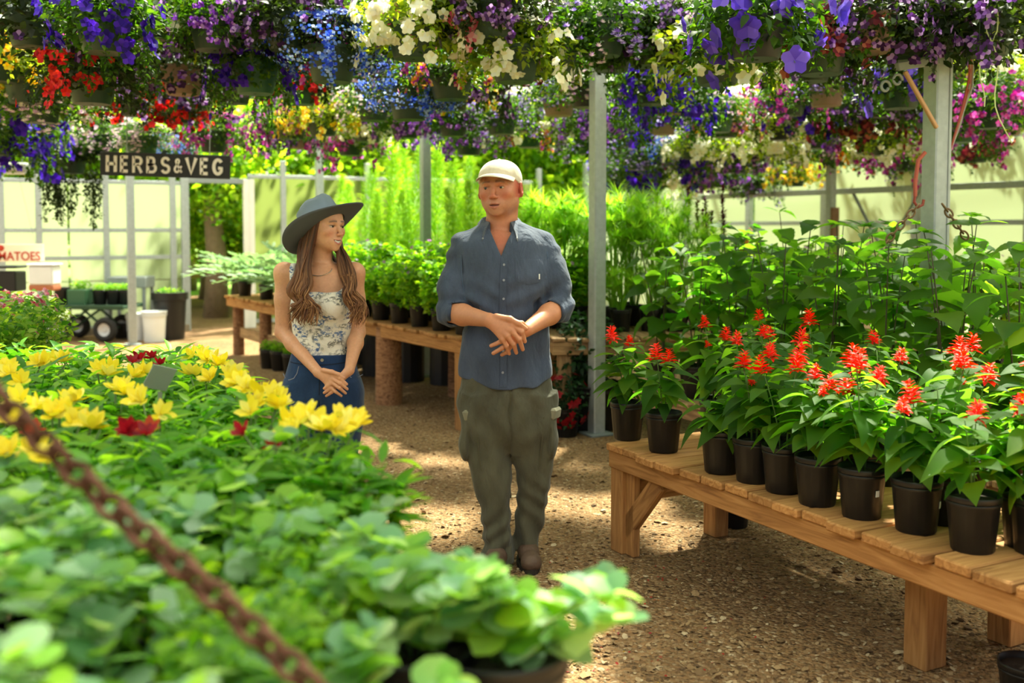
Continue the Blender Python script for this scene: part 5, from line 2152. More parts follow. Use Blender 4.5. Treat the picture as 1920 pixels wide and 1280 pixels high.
def bush_mesh(seed, n, r0, h, tpl, size, mat, name='foliage', base=.0, top_bias=1.0):
    """A bush: stems from the middle, leaves in a rounded volume."""
    r = np.random.default_rng(seed)
    s = Scatter()
    u = r.normal(0, 1, (n, 3))
    u /= np.linalg.norm(u, axis=1)[:, None]
    q = r.random(n) ** .45
    pos = u * q[:, None] * np.array([r0, r0, h / 2]) + np.array([0, 0, base + h / 2])
    az = np.arctan2(-u[:, 0], u[:, 1]) + r.normal(0, .7, n)
    s.put(tpl, pos, rotmats(az, r.normal(.15, .5, n), r.normal(0, .5, n)), size * r.uniform(.65, 1.25, n))
    for k in range(9):
        a = 2 * PI * k / 9
        tv, tf = tube_np([(0, 0, 0), (.4 * r0 * math.cos(a), .4 * r0 * math.sin(a), base + h * .45), (.8 * r0 * math.cos(a), .8 * r0 * math.sin(a), base + h * .8)], [.004, .003, .002], 4)
        s.raw(tv, tf)
    return s.mesh(name, mat)


SHR = [bush_mesh(60 + i, 800, .14, .25, leaf_tpl(ovate(.28), 3, .3, .2), .030, SHR_L) for i in range(2)]
for i, (x, d) in enumerate(((-.95, 1.36), (-.60, 1.62), (-1.06, 1.66), (-.44, 1.88), (-.82, 1.90), (-.36, 1.36), (-.30, 1.60))):
    t = thing('potted_shrub', f'fine-leaved bright green shrub among the eucalyptus, {ordw[i]} from the camera side', 'potted plant', (x, d, TOPL), 0, 'small shrubs among the eucalyptus')
    O('pot', POT, t)
    O('foliage', SHR[i % 2], t, (0, 0, POT_H * .8), (0, 0, i), rng.uniform(.9, 1.1))['kind'] = 'stuff'

# rusty chain across the front corner
chain('rusty chain slung across the corner in front of the leaves', [pix(-140, 610, 1.42), pix(40, 790, 1.33), pix(225, 965, 1.24), pix(420, 1130, 1.16), pix(600, 1300, 1.10), pix(700, 1395, 1.07)], .046, .030, .0052, rust)

# pink flowers and greenery at the far left edge, on a second bench
TL2 = slat_bench('plant_bench', 'old bench at the edge of the frame under pink flowers', (-1.95, 4.9), uL, -AV, 2.0, 1.4, .66, .138, .012, .085, WOODG, [(.1, .1, .09, .09), (1.8, .1, .09, .09), (.1, 1.2, .09, .09)], False)
PINK = leafmat('pink_flower', ['#d8336a', '#e86a92', '#f2d6dc', '#c02450'], tfac=.3, ttint=(1, .6, .7))
GRN = leafmat('mixed_green_leaf', ['#3b7d27', '#5da234', '#88c24a', '#a9cf6a'], tfac=.42, tboost=1.6, ttint=(1.05, 1.15, .35))
five = merge_tpl(*[(lambda T: ((T[0] @ rotmats(k * 2 * PI / 5, .25, 0).T), T[1]))(leaf_tpl(lambda t: .42 * math.sin(PI * (.08 + .9 * t)) * (.4 + .8 * t), 3, .15, .1)) for k in range(5)])
fives = tpl_mesh('blossom', (five[0] * .022, five[1]), PINK)
lb = bush_mesh(80, 800, .20, .38, leaf_tpl(ovate(.3), 4, .25, .25), .045, GRN)
for i, (px, d, top) in enumerate(((-15, 5.0, 600), (45, 5.3, 585), (10, 5.6, 560), (70, 5.9, 610), (-10, 6.2, 545))):
    p = pix(px, 640, d)
    t = thing('flowering_shrub', f'leafy shrub with small pink flowers at the bench edge, {ordw[i]} back', 'potted plant', (p.x, p.y, .66), 0, 'pink flowered shrubs')
    O('pot', GPOT, t)
    O('foliage', lb, t, (0, 0, .16), (0, 0, i * 1.3))['kind'] = 'stuff'
    for k in range(14):
        a, e = rng.uniform(0, 6.28), rng.uniform(.1, 1.3)
        u_ = Vector((math.cos(a) * math.cos(e) * .2, math.sin(a) * math.cos(e) * .2, .35 + .19 * math.sin(e)))
        O('blossom', fives, t, u_, (rng.uniform(.2, 1.2), 0, a + PI / 2), rng.uniform(.8, 1.4))
# ================================================================== middle benches
TOPM = .73
MA, MBd = pixz(866, 632, TOPM), pixz(424, 553, TOPM)
uM = (MBd - MA)
lenM = uM.length
uM.normalize()
vM = Vector((uM.y, -uM.x, 0))
slat_bench('plant_bench', 'long timber bench of herbs between the woman and the man', (MA.x, MA.y), uM, vM, lenM, .95, TOPM, .10, .012, .10, WOOD,
           [(.06, .07, .13, .13), (.06, .85, .13, .13)], False, .03)
ob = [o for o in bpy.data.objects if o.get('label') == 'long timber bench of herbs between the woman and the man'][0]
for y, w_ in ((1.45, .24), (3.0, .15), (4.6, .15), (lenM - .15, .14)):
    for x in (.10, .84):
        O('log_leg', MB().lathe([(.02, 0), (w_ / 2, 0), (w_ / 2 * .96, .3), (w_ / 2 * .93, TOPM - .04), (.02, TOPM - .04)], 12).mesh('log_leg', LOG, True), ob, (x, y, 0))
beam_o(ob, 'stretcher', (.12, 3.0, .28), (.12, lenM - .15, .28), .05, .12, WOODG)
NA = pixz(1036, 634, TOPM)
uN = Vector((1, .10, 0)).normalized()
vN = Vector((-uN.y, uN.x, 0))
slat_bench('plant_bench', 'timber bench of papyrus pots behind the galvanised post', (NA.x, NA.y), uN, vN, 3.4, 1.0, TOPM, .10, .012, .10, WOODG,
           [(.1, .08, .10, .10), (1.6, .08, .10, .10), (3.2, .08, .10, .10), (.1, .9, .10, .10)], False, .03)

# --- bushy herbs: lobed bright leaves in pots along the middle bench
HERB_L = leafmat('herb_leaf', ['#5fac28', '#7cc430', '#9cd83e', '#4c982a', '#b4e452'], tfac=.48, rough=.5, tboost=1.6, ttint=(1.05, 1.1, .3))
lobed = merge_tpl(*[(lambda T: (T[0] @ rotmats(a, .05, 0).T * l, T[1]))(leaf_tpl(ovate(.34, .8, .4), 3, .2, .2)) for a, l in ((0, 1), (.95, .85), (-.95, .85))])
HERB = [bush_mesh(20 + i, 480, .19, .46, lobed, .055, HERB_L) for i in range(4)]
LIL = leafmat('lilac_flower', ['#b98ac0', '#d6b2d4', '#a06aa8'], tfac=.3, ttint=(1, .8, 1))
lil = tpl_mesh('blossom', (five[0] * .018, five[1]), LIL)
SPOT = pot_mesh(.085, .07, .18)


def herb(p, i, label, sc_=1.0, fl=6):
    t = thing('potted_herb', label, 'potted plant', p, 0, 'bushy green herbs in black pots')
    O('pot', SPOT, t)
    O('foliage', HERB[i % 4], t, (0, 0, .12), (0, 0, i * 1.7), sc_)['kind'] = 'stuff'
    for k in range(fl):
        a = rng.uniform(0, 6.28)
        O('blossom', lil, t, (.15 * math.cos(a) * sc_, .15 * math.sin(a) * sc_, .12 + rng.uniform(.34, .46) * sc_), (rng.uniform(.2, 1.2), 0, a + PI / 2), rng.uniform(.9, 1.4))
    return t


hp = ['near end', 'second', 'third', 'fourth', 'fifth', 'sixth', 'seventh', 'eighth']
for i in range(8):
    for r_ in range(3):
        p = MA + uM * (.16 + i * .37 + .1 * (r_ % 2)) + vM * (.12 + .33 * r_)
        lab = f'bright green lobed-leaf herb in a black pot, {["front", "middle", "back"][r_]} row, ' + ('at the near end' if i == 0 else f'{hp[i]} from the near end')
        herb(Vector((p.x, p.y, TOPM)), i + r_, lab, (.95 if r_ == 0 else 1.2) * rng.uniform(.9, 1.1), 7 if r_ else 4)

# --- silvery cardoons at the far end of the bench
CARD = leafmat('cardoon_leaf', ['#8fb48c', '#a9c8a4', '#6f9c6a', '#bcd6b4'], tfac=.35, rough=.55, tboost=1.2, ttint=(1, 1.1, .6))


def frond(n=7):
    T = [leaf_tpl(lambda t: .03, 5, 0, .55)]
    for k in range(n):
        q = .2 + .75 * k / (n - 1)
        for sx in (-1, 1):
            L_ = .26 * math.sin(PI * (.15 + .75 * q))
            V, f = leaf_tpl(ovate(.2, .8), 3, .2, .3)
            V = V * L_ @ rotmats(sx * -.95, 0, 0).T + np.array([0, q * (1 - .08 * q), -.55 * q * q])
            T.append((V, f))
    return merge_tpl(*T)


FR = frond()
cards = []
for s_ in range(2):
    s = Scatter()
    r2 = np.random.default_rng(s_)
    n = 16
    s.put(FR, np.zeros((n, 3)), rotmats(np.arange(n) * 2.4, r2.uniform(.5, 1.25, n), r2.normal(0, .2, n)), r2.uniform(.38, .6, n))
    cards.append(s.mesh('foliage', CARD))
for i in range(10):
    p = MA + uM * (3.2 + i * .25) + vM * (.15 + .3 * (i % 3))
    t = thing('potted_cardoon', f'silvery cardoon with arching leaves in a black pot, {ordw[i]} on the far bench end', 'potted plant', (p.x, p.y, TOPM), 0, 'silver-leaved cardoons')
    O('pot', SPOT, t)
    O('foliage', cards[i % 2], t, (0, 0, .16), (0, 0, i), rng.uniform(1.15, 1.45))['kind'] = 'stuff'

# --- tall feathery plants behind the bench
FEA = leafmat('feathery_leaf', ['#84ca30', '#a0dc3c', '#68b62a', '#bce85c'], tfac=.5, rough=.6, tboost=1.6, ttint=(1.08, 1.05, .35), dk=.65)
needle = leaf_tpl(lambda t: .035 * (1 - t) + .004, 2, .1, .35)


def feather_mesh(seed, h=1.3, r0=.17, n=2600):
    r = np.random.default_rng(seed)
    s = Scatter()
    q = r.random(n) ** .8
    az = r.random(n) * 6.28
    rad = r0 * (1 - q) ** .6 * r.random(n) ** .6 * .75
    sway = .10 * np.sin(q * 2 + seed)
    pos = np.stack([np.cos(az) * rad + sway, np.sin(az) * rad, .05 + h * q], -1)
    s.put(needle, pos, rotmats(az - PI / 2, r.normal(.75, .25, n), r.normal(0, .5, n)), r.uniform(.07, .15, n) * (1.15 - .6 * q))
    tv, tf = tube_np([(0, 0, 0), (.03, 0, h * .5), (.08, 0, h * .95)], [.008, .006, .002], 5)
    s.raw(tv, tf)
    return s.mesh('foliage', FEA)


FEM = [feather_mesh(i) for i in range(3)]
fpos = [(628, 12.2, 1.02), (655, 11.8, .95), (690, 11.6, 1.12), (722, 11.2, 1.22), (752, 11.6, 1.28), (776, 11.0, 1.2), (815, 11.3, 1.2), (845, 10.8, 1.12), (870, 11.4, 1.15), (900, 10.6, 1.0), (640, 11.0, .75), (705, 10.7, .85), (765, 10.3, .85), (835, 10.1, .85), (880, 9.9, .9), (930, 10.8, .95), (970, 10.2, .95), (1010, 10.6, .92), (1050, 10.0, .85), (1090, 10.4, .85)]
for i, (px, d, s_) in enumerate(fpos):
    p = pix(px, 425, d)
    t = thing('feathery_plant', f'tall feathery light green plume, number {i + 1} from the woman towards the post' if False else f'tall feathery light green plume {"behind the woman" if px < 700 else "between woman and man" if px < 860 else "behind the man"}, {ordw[i % 10]} of the {"taller" if i < 10 else "shorter"} ones', 'plant', (p.x, p.y, 0), 0, 'tall feathery plants')
    O('pot', GPOT, t, (0, 0, .55), (0, 0, 0), 1.2)
    O('stand', MB().lathe([(.02, 0), (.16, 0), (.16, .55), (.02, .55)], 14).mesh('stand', BLACK), t)
    O('foliage', FEM[i % 3], t, (0, 0, .78), (0, 0, i * 1.9), s_ * 1.02)['kind'] = 'stuff'

# --- papyrus: thin stems with umbrellas of thread-like leaves
CYP = leafmat('papyrus_leaf', ['#9cd83a', '#b4e44a', '#80c434', '#d0ee70'], tfac=.5, rough=.6, tboost=1.5, ttint=(1.05, 1.0, .35), dk=.75)


def papyrus_mesh(seed, h=.8, stems=26, thread=.17, nt_=56):
    r = np.random.default_rng(seed)
    s = Scatter()
    for k in range(stems):
        a, out, hh = r.random() * 6.28, r.uniform(.03, .26), h * r.uniform(.55, 1.05)
        e = np.array([math.cos(a) * out, math.sin(a) * out, hh])
        tv, tf = tube_np([(e[0] * .1, e[1] * .1, 0), (e[0] * .4, e[1] * .4, hh * .6), e], [.004, .0035, .003], 4)
        s.raw(tv, tf)
        az = r.random(nt_) * 6.28
        s.put(needle, np.tile(e, (nt_, 1)), rotmats(az, r.uniform(-.2, 1.3, nt_), 0), np.stack([np.full(nt_, thread * .75), thread * r.uniform(.7, 1.15, nt_), np.full(nt_, thread)], -1))
    return s.mesh('foliage', CYP)


PAP = [papyrus_mesh(i) for i in range(3)] + [papyrus_mesh(7, .34, 30, .10, 40)]
for i, (px, d, s_, k, z) in enumerate(((1150, 8.35, 1.05, 0, 1), (1190, 8.6, 1.15, 1, 1), (1235, 8.3, .95, 2, 1), (1275, 8.5, .95, 0, 1), (1310, 8.3, .8, 1, 1), (1170, 8.9, 1.15, 2, 1), (1250, 8.9, 1.1, 1, 1), (1062, 8.6, 1.1, 0, 1), (1030, 8.9, 1.15, 2, 1), (1220, 8.15, 1.0, 3, 1), (1270, 8.12, 1.1, 3, 1), (1165, 8.12, .95, 3, 1), (1315, 8.6, 1.1, 3, 1))):
    p = pix(px, 425, d)
    kind = 'low mossy clump of thread-leaved grass' if k == 3 else 'papyrus with umbrella heads of thread leaves'
    t = thing('potted_papyrus', f'{kind} {"behind the man" if px < 1100 else "beside the post" if px < 1200 else "beside the broad-leaved plants"}, {ordw[i % 10]} one', 'potted plant', (p.x, p.y, TOPM), 0, 'papyrus and thread grass')
    O('pot', SPOT, t)
    O('foliage', PAP[k], t, (0, 0, .16), (0, 0, i * 1.1), s_)['kind'] = 'stuff'

# herbs right behind the man, and mixed plants behind the broad-leaved ones
for i, (px, d, s_) in enumerate(((1000, 8.6, 1.1), (1050, 8.35, 1.0), (1085, 8.5, 1.05), (1100, 8.8, 1.2), (1345, 8.4, .9), (1390, 8.6, 1.1), (1430, 8.5, .9), (1480, 8.7, 1.2), (1530, 8.9, 1.25), (1580, 9.2, 1.3), (1640, 9.4, 1.3), (1700, 9.5, 1.35), (1770, 9.2, 1.35), (1840, 9.0, 1.3), (1900, 8.8, 1.3))):
    p = pix(px, 425, d)
    herb(Vector((p.x, p.y, TOPM if px < 1560 else .60)), i, f'bushy green plant in a black pot {"behind the man" if px < 1110 else "beyond the broad-leaved plants"}, {ordw[i % 10]} along{" from the post" if i > 9 else ""}', s_, 3)
    if px >= 1560:
        q = thing('plant_stand', f'upturned black crate under the {ordw[i % 10]} bushy plant by the wall', 'crate', (p.x, p.y, 0), 0, 'crates under plants')
        MB().box((0, 0, .30), (.34, .34, .585), None, .01).build('crate_body', BLACK, q)
        MB().box((0, 0, .57), (.37, .37, .05), None, .01).build('crate_lip', BLACK, q)
AMA = leafmat('amaranth_plume', ['#5a1420', '#7a1c28', '#43101c'], tfac=.2)
s = Scatter()
for k in range(4):
    a = k * 1.6
    x, y, hh = .10 * math.cos(a), .10 * math.sin(a), .75 + .1 * (k % 3)
    s.raw(*tube_np([(0, 0, 0), (x, y, hh * .7), (x, y, hh)], [.006, .005, .004], 5))
    n = 120
    z = hh * (.62 + .42 * nr.random(n))
    az = nr.random(n) * 6.28
    s.put(leaf_tpl(ovate(.3), 2, .2, .2), np.stack([np.full(n, x), np.full(n, y), z], -1), rotmats(az, nr.normal(.6, .3, n), 0), .05 * nr.uniform(.6, 1.1, n))
am = s.mesh('plumes', AMA)
MAR = leafmat('marigold_flower', ['#f08a18', '#f4a52a', '#e86a14'], tfac=.3)
for i, px in enumerate((1312, 1340)):
    p = pix(px, 425, 9.1)
    t = thing('amaranth', f'dark red amaranth with upright plumes beyond the papyrus, {["left", "right"][i]} one', 'potted plant', (p.x, p.y, TOPM), 0, 'dark red amaranths')
    O('pot', SPOT, t)
    O('plumes', am, t, (0, 0, .15), (0, 0, i * 2), 1.05)['kind'] = 'stuff'
mg = tpl_mesh('blossom', (five[0] * .035, five[1]), MAR)
p = pix(1395, 425, 8.9)
t = herb(Vector((p.x, p.y, TOPM)), 3, 'tall leafy plant with orange blooms beside the dark red amaranths', 1.45, 0)
for k in range(7):
    O('blossom', mg, t, (rng.uniform(-.15, .15), rng.uniform(-.2, .05), rng.uniform(.62, .82)), (rng.uniform(.3, 1.2), 0, rng.uniform(-1, 1)), 1.1)

# --- tub with a dark shrub and red petunias beyond the salvia bench
DKL = leafmat('dark_shrub_leaf', ['#24452a', '#2f5a33', '#3c6a3a'], tfac=.25, rough=.5)
p = pixz(1108, 812, 0)
t = thing('planted_tub', 'large black tub with a dark leafy shrub beyond the salvia bench', 'planter', (p.x, p.y + .2, 0))
O('tub', pot_mesh(.26, .22, .36, 24), t)
O('soil', soil_mesh(.25, .32), t)
O('foliage', bush_mesh(90, 900, .30, .62, leaf_tpl(ovate(.26), 4, .25, .3), .07, DKL), t, (0, 0, .30))['kind'] = 'stuff'
REDP = leafmat('red_petunia', ['#a80f22', '#c41a2c', '#8c0c1c'], tfac=.25, ttint=(1.1, .4, .4))
redf = tpl_mesh('blossom', (five[0] * .035, five[1]), REDP)
p = pixz(1062, 822, 0)
t = thing('potted_petunia', 'cascading red petunia standing on the gravel beside the black tub', 'potted plant', (p.x, p.y + .1, 0))
O('pot', GPOT, t)
O('foliage', bush_mesh(91, 500, .17, .42, leaf_tpl(ovate(.3), 3, .2, .3), .045, DKL), t, (0, 0, .05))['kind'] = 'stuff'
for k in range(34):
    a, e = rng.uniform(0, 6.28), rng.uniform(-.9, 1.2)
    O('blossom', redf, t, (.18 * math.cos(a) * math.cos(e), .18 * math.sin(a) * math.cos(e), .26 + .22 * math.sin(e)), (PI / 2 - e, 0, a + PI / 2), rng.uniform(.8, 1.2))
for i, (px, py, s_) in enumerate(((1375, 985, 1.1), (1922, 1345, 1.0), (480, 700, 1.0))):
    p = pixz(px, py, 0)
    if i < 2:
        t = thing('empty_pot', ['dull grey-black pot on the gravel under the bench', 'black pot on the ground under the near end of the bench'][i], 'pot', p)
        O('shell', POT, t, scale=s_)
        O('soil', POT_SOIL, t, scale=s_)

# trays of seedlings under the middle bench
SEED = bush_mesh(95, 300, .10, .14, leaf_tpl(ovate(.3), 3, .2, .2), .03, HERB_L)
for i, (px, py) in enumerate(((505, 690), (525, 694), (548, 700))):
    p = pixz(px, py, 0)
    t = thing('seedling_pot', f'small black pot of green seedlings under the bench behind the woman, {ordw[i]} of three', 'potted plant', p, 0, 'seedling pots under the bench')
    O('pot', GPOT, t)
    O('foliage', SEED, t, (0, 0, .18))['kind'] = 'stuff'

# ================================================================== things near the end wall
WHITE = plain('white_plastic', '#e6e8ea', .4, var=.06)
for i, (px, py, w_) in enumerate(((257, 637, .20), (290, 640, .225))):
    p = pixz(px, py, 0)
    t = thing('plastic_bucket', ['smaller white plastic bucket beside the black bin', 'larger white plastic bucket in front of the black bin'][i], 'bucket', p)
    h_ = w_ * 1.85
    O('shell', MB().lathe([(.01, .0), (w_ * .60, 0), (w_ * .70, h_ * .86), (w_ * .76, h_ * .86), (w_ * .76, h_ * .90), (w_ * .71, h_ * .90), (w_ * .72, h_), (w_ * .68, h_), (w_ * .58, .02)], 28).mesh('shell', WHITE, True), t)
    O('lid', MB().lathe([(.01, h_ * .99), (w_ * .74, h_ * .99), (w_ * .75, h_ * .95), (w_ * .76, h_ * .95), (w_ * .76, h_ * 1.01), (.01, h_ * 1.02)], 28).mesh('lid', WHITE, True), t)
    MB().tube([(w_ * .76 * math.cos(a), w_ * .76 * math.sin(a) * .98, h_ * .88 - .08 * math.sin(a * 1)) for a in [PI + k * PI / 10 for k in range(11)]], .003, 5).build('handle', galv_d, t, True)
p = pixz(308, 634, 0)
t = thing('black_bin', 'tall black bin planter behind the white buckets', 'bin', (p.x + .12, p.y - .1, 0))
O('shell', MB().lathe([(.01, 0), (.19, 0), (.225, .55), (.25, .56), (.255, .66), (.23, .665), (.22, .6), (.17, .05)], 28).mesh('shell', BLACK, True), t)
O('soil', soil_mesh(.21, .60), t)
O('foliage', bush_mesh(96, 160, .18, .14, leaf_tpl(ovate(.3), 3, .2, .2), .04, HERB_L), t, (0, 0, .6))['kind'] = 'stuff'
# garden wagon
DG = plain('wagon_green', '#24452f', .5, .2)
p = pixz(165, 640, 0)
t = thing('garden_wagon', 'dark green flatbed garden wagon with pneumatic tyres by the end wall', 'wagon', (p.x, p.y + .2, 0), -.12)
board(t, 'deck', (1.15, .55, .035), (0, 0, .47), DG)
for y in (-.27, .27):
    board(t, 'deck_edge', (1.17, .03, .06), (0, y, .475), DG)
tyre = plain('tyre_rubber', '#222120', .8)
hubm = plain('wheel_hub', '#c9ccd0', .4, .3)
for x in (-.36, .30):
    for y in (-.24, .24):
        wv = MB().lathe([(.09, -.045), (.14, -.05), (.165, -.025), (.17, 0), (.165, .025), (.14, .05), (.09, .045), (.09, -.045)], 24)
        w_ = O('wheel', wv.mesh('wheel', tyre, 'all'), t, (x, y, .17), (PI / 2, 0, 0))
        O('hub', MB().lathe([(.005, .03), (.03, .03), (.035, .02), (.09, .035), (.092, -.035), (.005, -.02)], 20).mesh('hub', hubm, True), w_)
    beam_o(t, 'axle', (x, -.24, .17), (x, .24, .17), .025, .025, DG)
for a, b_ in (((-.36, -.2, .17), (.05, -.2, .45)), ((.30, -.2, .17), (-.05, -.2, .45)), ((-.36, .2, .17), (.05, .2, .45)), ((.30, .2, .17), (-.05, .2, .45))):
    beam_o(t, 'strut', a, b_, .03, .03, DG)
beam_o(t, 'pull_handle', (-.5, 0, .2), (-.72, 0, .62), .025, .025, DG)
wp = Vector((p.x, p.y + .2, .49))
gp = plain('green_pot', '#2f5a3c', .5)
for i, (x, me, mt) in enumerate(((-.42, SPOT, 'tall black pot with dry stems'), (-.18, None, 'dark green square planter'), (.08, SPOT, 'black pot of leafy seedlings'), (.26, SPOT, 'black pot of leafy seedlings'), (.42, SPOT, 'black pot of leafy seedlings'))):
    t = thing('wagon_pot', f'{mt} standing {["first", "second", "third", "fourth", "last"][i]} from the pull handle on the green wagon', 'potted plant', wp + Vector((x, .02 * i, 0)))
    if me:
        O('pot', me, t, scale=1.15 if i else 1.35)
    else:
        MB().box((0, 0, .11), (.26, .3, .22), None, .012).build('planter_box', gp, t)
    if i:
        O('foliage', SEED, t, (0, 0, .17), scale=1.3 if i == 1 else .95)['kind'] = 'stuff'
# white tub behind the wagon, small black pot by the wheel
p = pixz(160, 628, 0)
t = thing('storage_tub', 'white rectangular tub behind the garden wagon', 'tub', (p.x, p.y + .55, 0))
MB().box((0, 0, .16), (.6, .4, .32), None, .03).build('tub_body', WHITE, t)
MB().box((0, 0, .33), (.64, .44, .03), None, .01).build('tub_lid', WHITE, t)
p = pixz(228, 634, 0)
t = thing('empty_pot', 'small black pot on the ground between the wagon wheel and the buckets', 'pot', p)
O('shell', POT, t, scale=1.2)
O('soil', POT_SOIL, t, scale=1.2)
# grey utility cabinet by the bin
p = pixz(285, 628, 0)
t = thing('wash_stand', 'grey metal wash stand behind the black bin', 'stand', (p.x - .25, p.y - .1, 0))
MB().box((0, 0, .78), (.55, .4, .16), None, .01).build('basin', galv_d, t)
for x in (-.24, .24):
    for y in (-.16, .16):
        MB().box((x, y, .35), (.04, .04, .70)).build('leg', galv_d, t)

# --- signs
SIGN_K = plain('sign_black', '#1c1e22', .6, var=.1)
LET = plain('sign_letter', '#f1eadf', .7, var=.08, vscale=30)


def text_mesh(body, size, ext, mat, bold=0.0):
    cu = bpy.data.curves.new('lettering', 'FONT')
    cu.body = body
    cu.size = size
    cu.extrude = ext
    cu.offset = bold
    cu.align_x, cu.align_y = 'CENTER', 'CENTER'
    o = bpy.data.objects.new('tmp', cu)
    col.objects.link(o)
    dg = bpy.context.evaluated_depsgraph_get()
    me = bpy.data.meshes.new_from_object(o.evaluated_get(dg))
    bpy.data.objects.remove(o)
    me.materials.clear()
    me.materials.append(mat)
    return me


ds = 8.7
c = pix(310, 310, ds)
wS = 242 / F * ds
t = thing('hanging_sign', 'black wooden hanging sign reading HERBS&VEG in cream letters', 'sign', c, 0.0)
t.rotation_euler = (0, math.radians(1.8), 0)
MB().box((0, 0, 0), (wS, .025, .20), None, .003).build('board', SIGN_K, t)

def arc(cx, cy, rx, ry, a0, a1, n=10):
    return [(cx + rx * math.cos(math.radians(a0 + (a1 - a0) * k / n)), cy + ry * math.sin(math.radians(a0 + (a1 - a0) * k / n))) for k in range(n + 1)]


GL = {  # strokes of each letter in a 0..1 box
    'H': [[(.12, 0), (.12, 1)], [(.88, 0), (.88, 1)], [(.12, .5), (.88, .5)]],
    'E': [[(.15, 0), (.15, 1)], [(.15, .93), (.9, .93)], [(.15, .5), (.8, .5)], [(.15, .07), (.9, .07)]],
    'R': [[(.13, 0), (.13, 1)], [(.13, .93), (.5, .93)] + arc(.55, .71, .30, .22, 90, -90) + [(.13, .49)], [(.5, .49), (.88, 0)]],
    'B': [[(.13, 0), (.13, 1)], [(.13, .93), (.5, .93)] + arc(.50, .72, .22, .21, 90, -90) + [(.13, .51)], [(.13, .51), (.5, .51)] + arc(.56, .29, .32, .22, 90, -90) + [(.13, .07)]],
    'S': [arc(.5, .72, .33, .22, 20, 270, 12) + arc(.5, .28, .35, .22, 90, -160, 12)],
    '&': [[(.95, .02), (.30, .68)] + arc(.44, .80, .19, .15, 200, -20, 10) + [(.22, .42)] + arc(.36, .24, .26, .20, 140, 330, 10) + [(.92, .48)]],
    'V': [[(.06, 1), (.5, .04), (.94, 1)]],
    'G': [arc(.52, .5, .38, .43, 40, 325, 18) + [(.87, .42), (.55, .42)]],
}
word, widths = 'HERBS&VEG', {'H': 1.0, 'E': .82, 'R': .98, 'B': .98, 'S': .94, '&': .80, 'V': 1.02, 'G': 1.02}
tot = sum(widths[k] for k in word)
x = -wS * .465
for ch in word:
    w_ = widths[ch] / tot * wS * .93
    hh, ww = (.150, w_ * .86) if ch != '&' else (.126, w_ * .80)
    sw_ = .016 if ch == '&' else .0225 if ch in 'BRS' else .027
    m = MB()
    V, Fs = [], []
    for st_ in GL[ch]:
        P = [Vector(((a - .5) * (ww - sw_ * .6), 0, (b_ - .5) * (hh - sw_ * .4))) for a, b_ in st_]
        rows = []
        for k, q in enumerate(P):
            a, b_ = P[max(0, k - 1)], P[min(len(P) - 1, k + 1)]
            t_ = (b_ - a).normalized()
            nn = Vector((-t_.z, 0, t_.x)) * sw_ / 2
            rows.append(len(V))
            V += [q + nn + Vector((0, -.004, 0)), q - nn + Vector((0, -.004, 0)), q + nn + Vector((0, .004, 0)), q - nn + Vector((0, .004, 0))]
        for a, b_ in zip(rows[:-1], rows[1:]):
            Fs += [(a, a + 1, b_ + 1, b_), (a, b_, b_ + 2, a + 2), (a + 1, a + 3, b_ + 3, b_ + 1)]
        Fs += [(rows[0], rows[0] + 2, rows[0] + 3, rows[0] + 1), (rows[-1], rows[-1] + 1, rows[-1] + 3, rows[-1] + 2)]
    o = m.add(V, Fs).build('letter', LET, t)
    o.location = (x + w_ / 2, -.0165, 0)
    x += w_
for sx in (-.30, .34):
    MB().tube([(sx * wS, 0, .09), (sx * wS, 0, 1.35)], .004, 5).build('hanging_wire', galv, t)
# tomatoes sign at the left edge
d = 12.6
c = pix(22, 474, d)
t = thing('wall_sign', 'cream sign with a red tomato reading TOMATOES, cut by the frame edge', 'sign', c)
MB().box((0, 0, 0), (.80, .02, .22), None, .003).build('board', plain('sign_cream', '#efe2c8', .7), t)
RED = plain('sign_red', '#b8341f', .7)
me = text_mesh('TOMATOES', .15, .003, RED, .002)
O('lettering', me, t, (0, -.013, -.045), (PI / 2, 0, 0), (.92, 1, 1))['kind'] = 'stuff'
V, Fs = ball((-.22, -.012, .055), (.06, .012, .045))
MB().add(V, Fs).build('tomato_picture', RED, t, 'all')
V, Fs = ball((-.13, -.012, .060), (.045, .012, .040))
MB().add(V, Fs).build('tomato_picture', RED, t, 'all')
for sx in (-.3, .3):
    MB().tube([(sx, 0, .1), (sx * .4, 0, .9)], .004, 5).build('hanging_wire', galv_d, t)
# white box hanging below it, dark crate beneath the sign
p = pix(84, 520, 12.4)
t = thing('seed_box', 'white translucent box with a brown base under the tomatoes sign', 'box', p)
MB().box((0, 0, .03), (.30, .25, .24), None, .02).build('box_body', WHITE, t)
MB().box((0, 0, -.12), (.30, .25, .08), None, .02).build('box_base', plain('terracotta', '#b06a4a', .8), t)
MB().box((0, 0, .16), (.33, .28, .02), None, .005).build('box_lid', WHITE, t)
O('stand_post', MB().box((0, 0, 0), (.06, .06, p.z - .16)).mesh('stand_post', galv_d), t, (0, 0, -(p.z - .16) / 2 - .16))
p = pix(14, 515, 11.2)
t = thing('produce_crate', 'black crate on a stand at the edge beneath the tomatoes sign', 'crate', (p.x, p.y, 0))
MB().box((0, 0, p.z - .07), (.30, .25, .22), None, .01).build('crate_body', BLACK, t)
MB().box((0, 0, p.z + .09), (.32, .27, .03), None, .01).build('crate_lip', BLACK, t)
MB().box((0, 0, (p.z - .18) / 2), (.05, .05, p.z - .18)).build('stand_post', galv_d, t)
c = pix(20, 314, 10.5)  # stands for a grey-white structural bar; its fixture shape is made up
t = thing('hanging_bar', 'pale grey hanging structural bar at the edge above the tomatoes sign', 'lamp', c)
MB().box((0, 0, 0), (.36, .14, .10), None, .02).build('bar_body', plain('beam_grey', '#b8bcb8', .5), t)
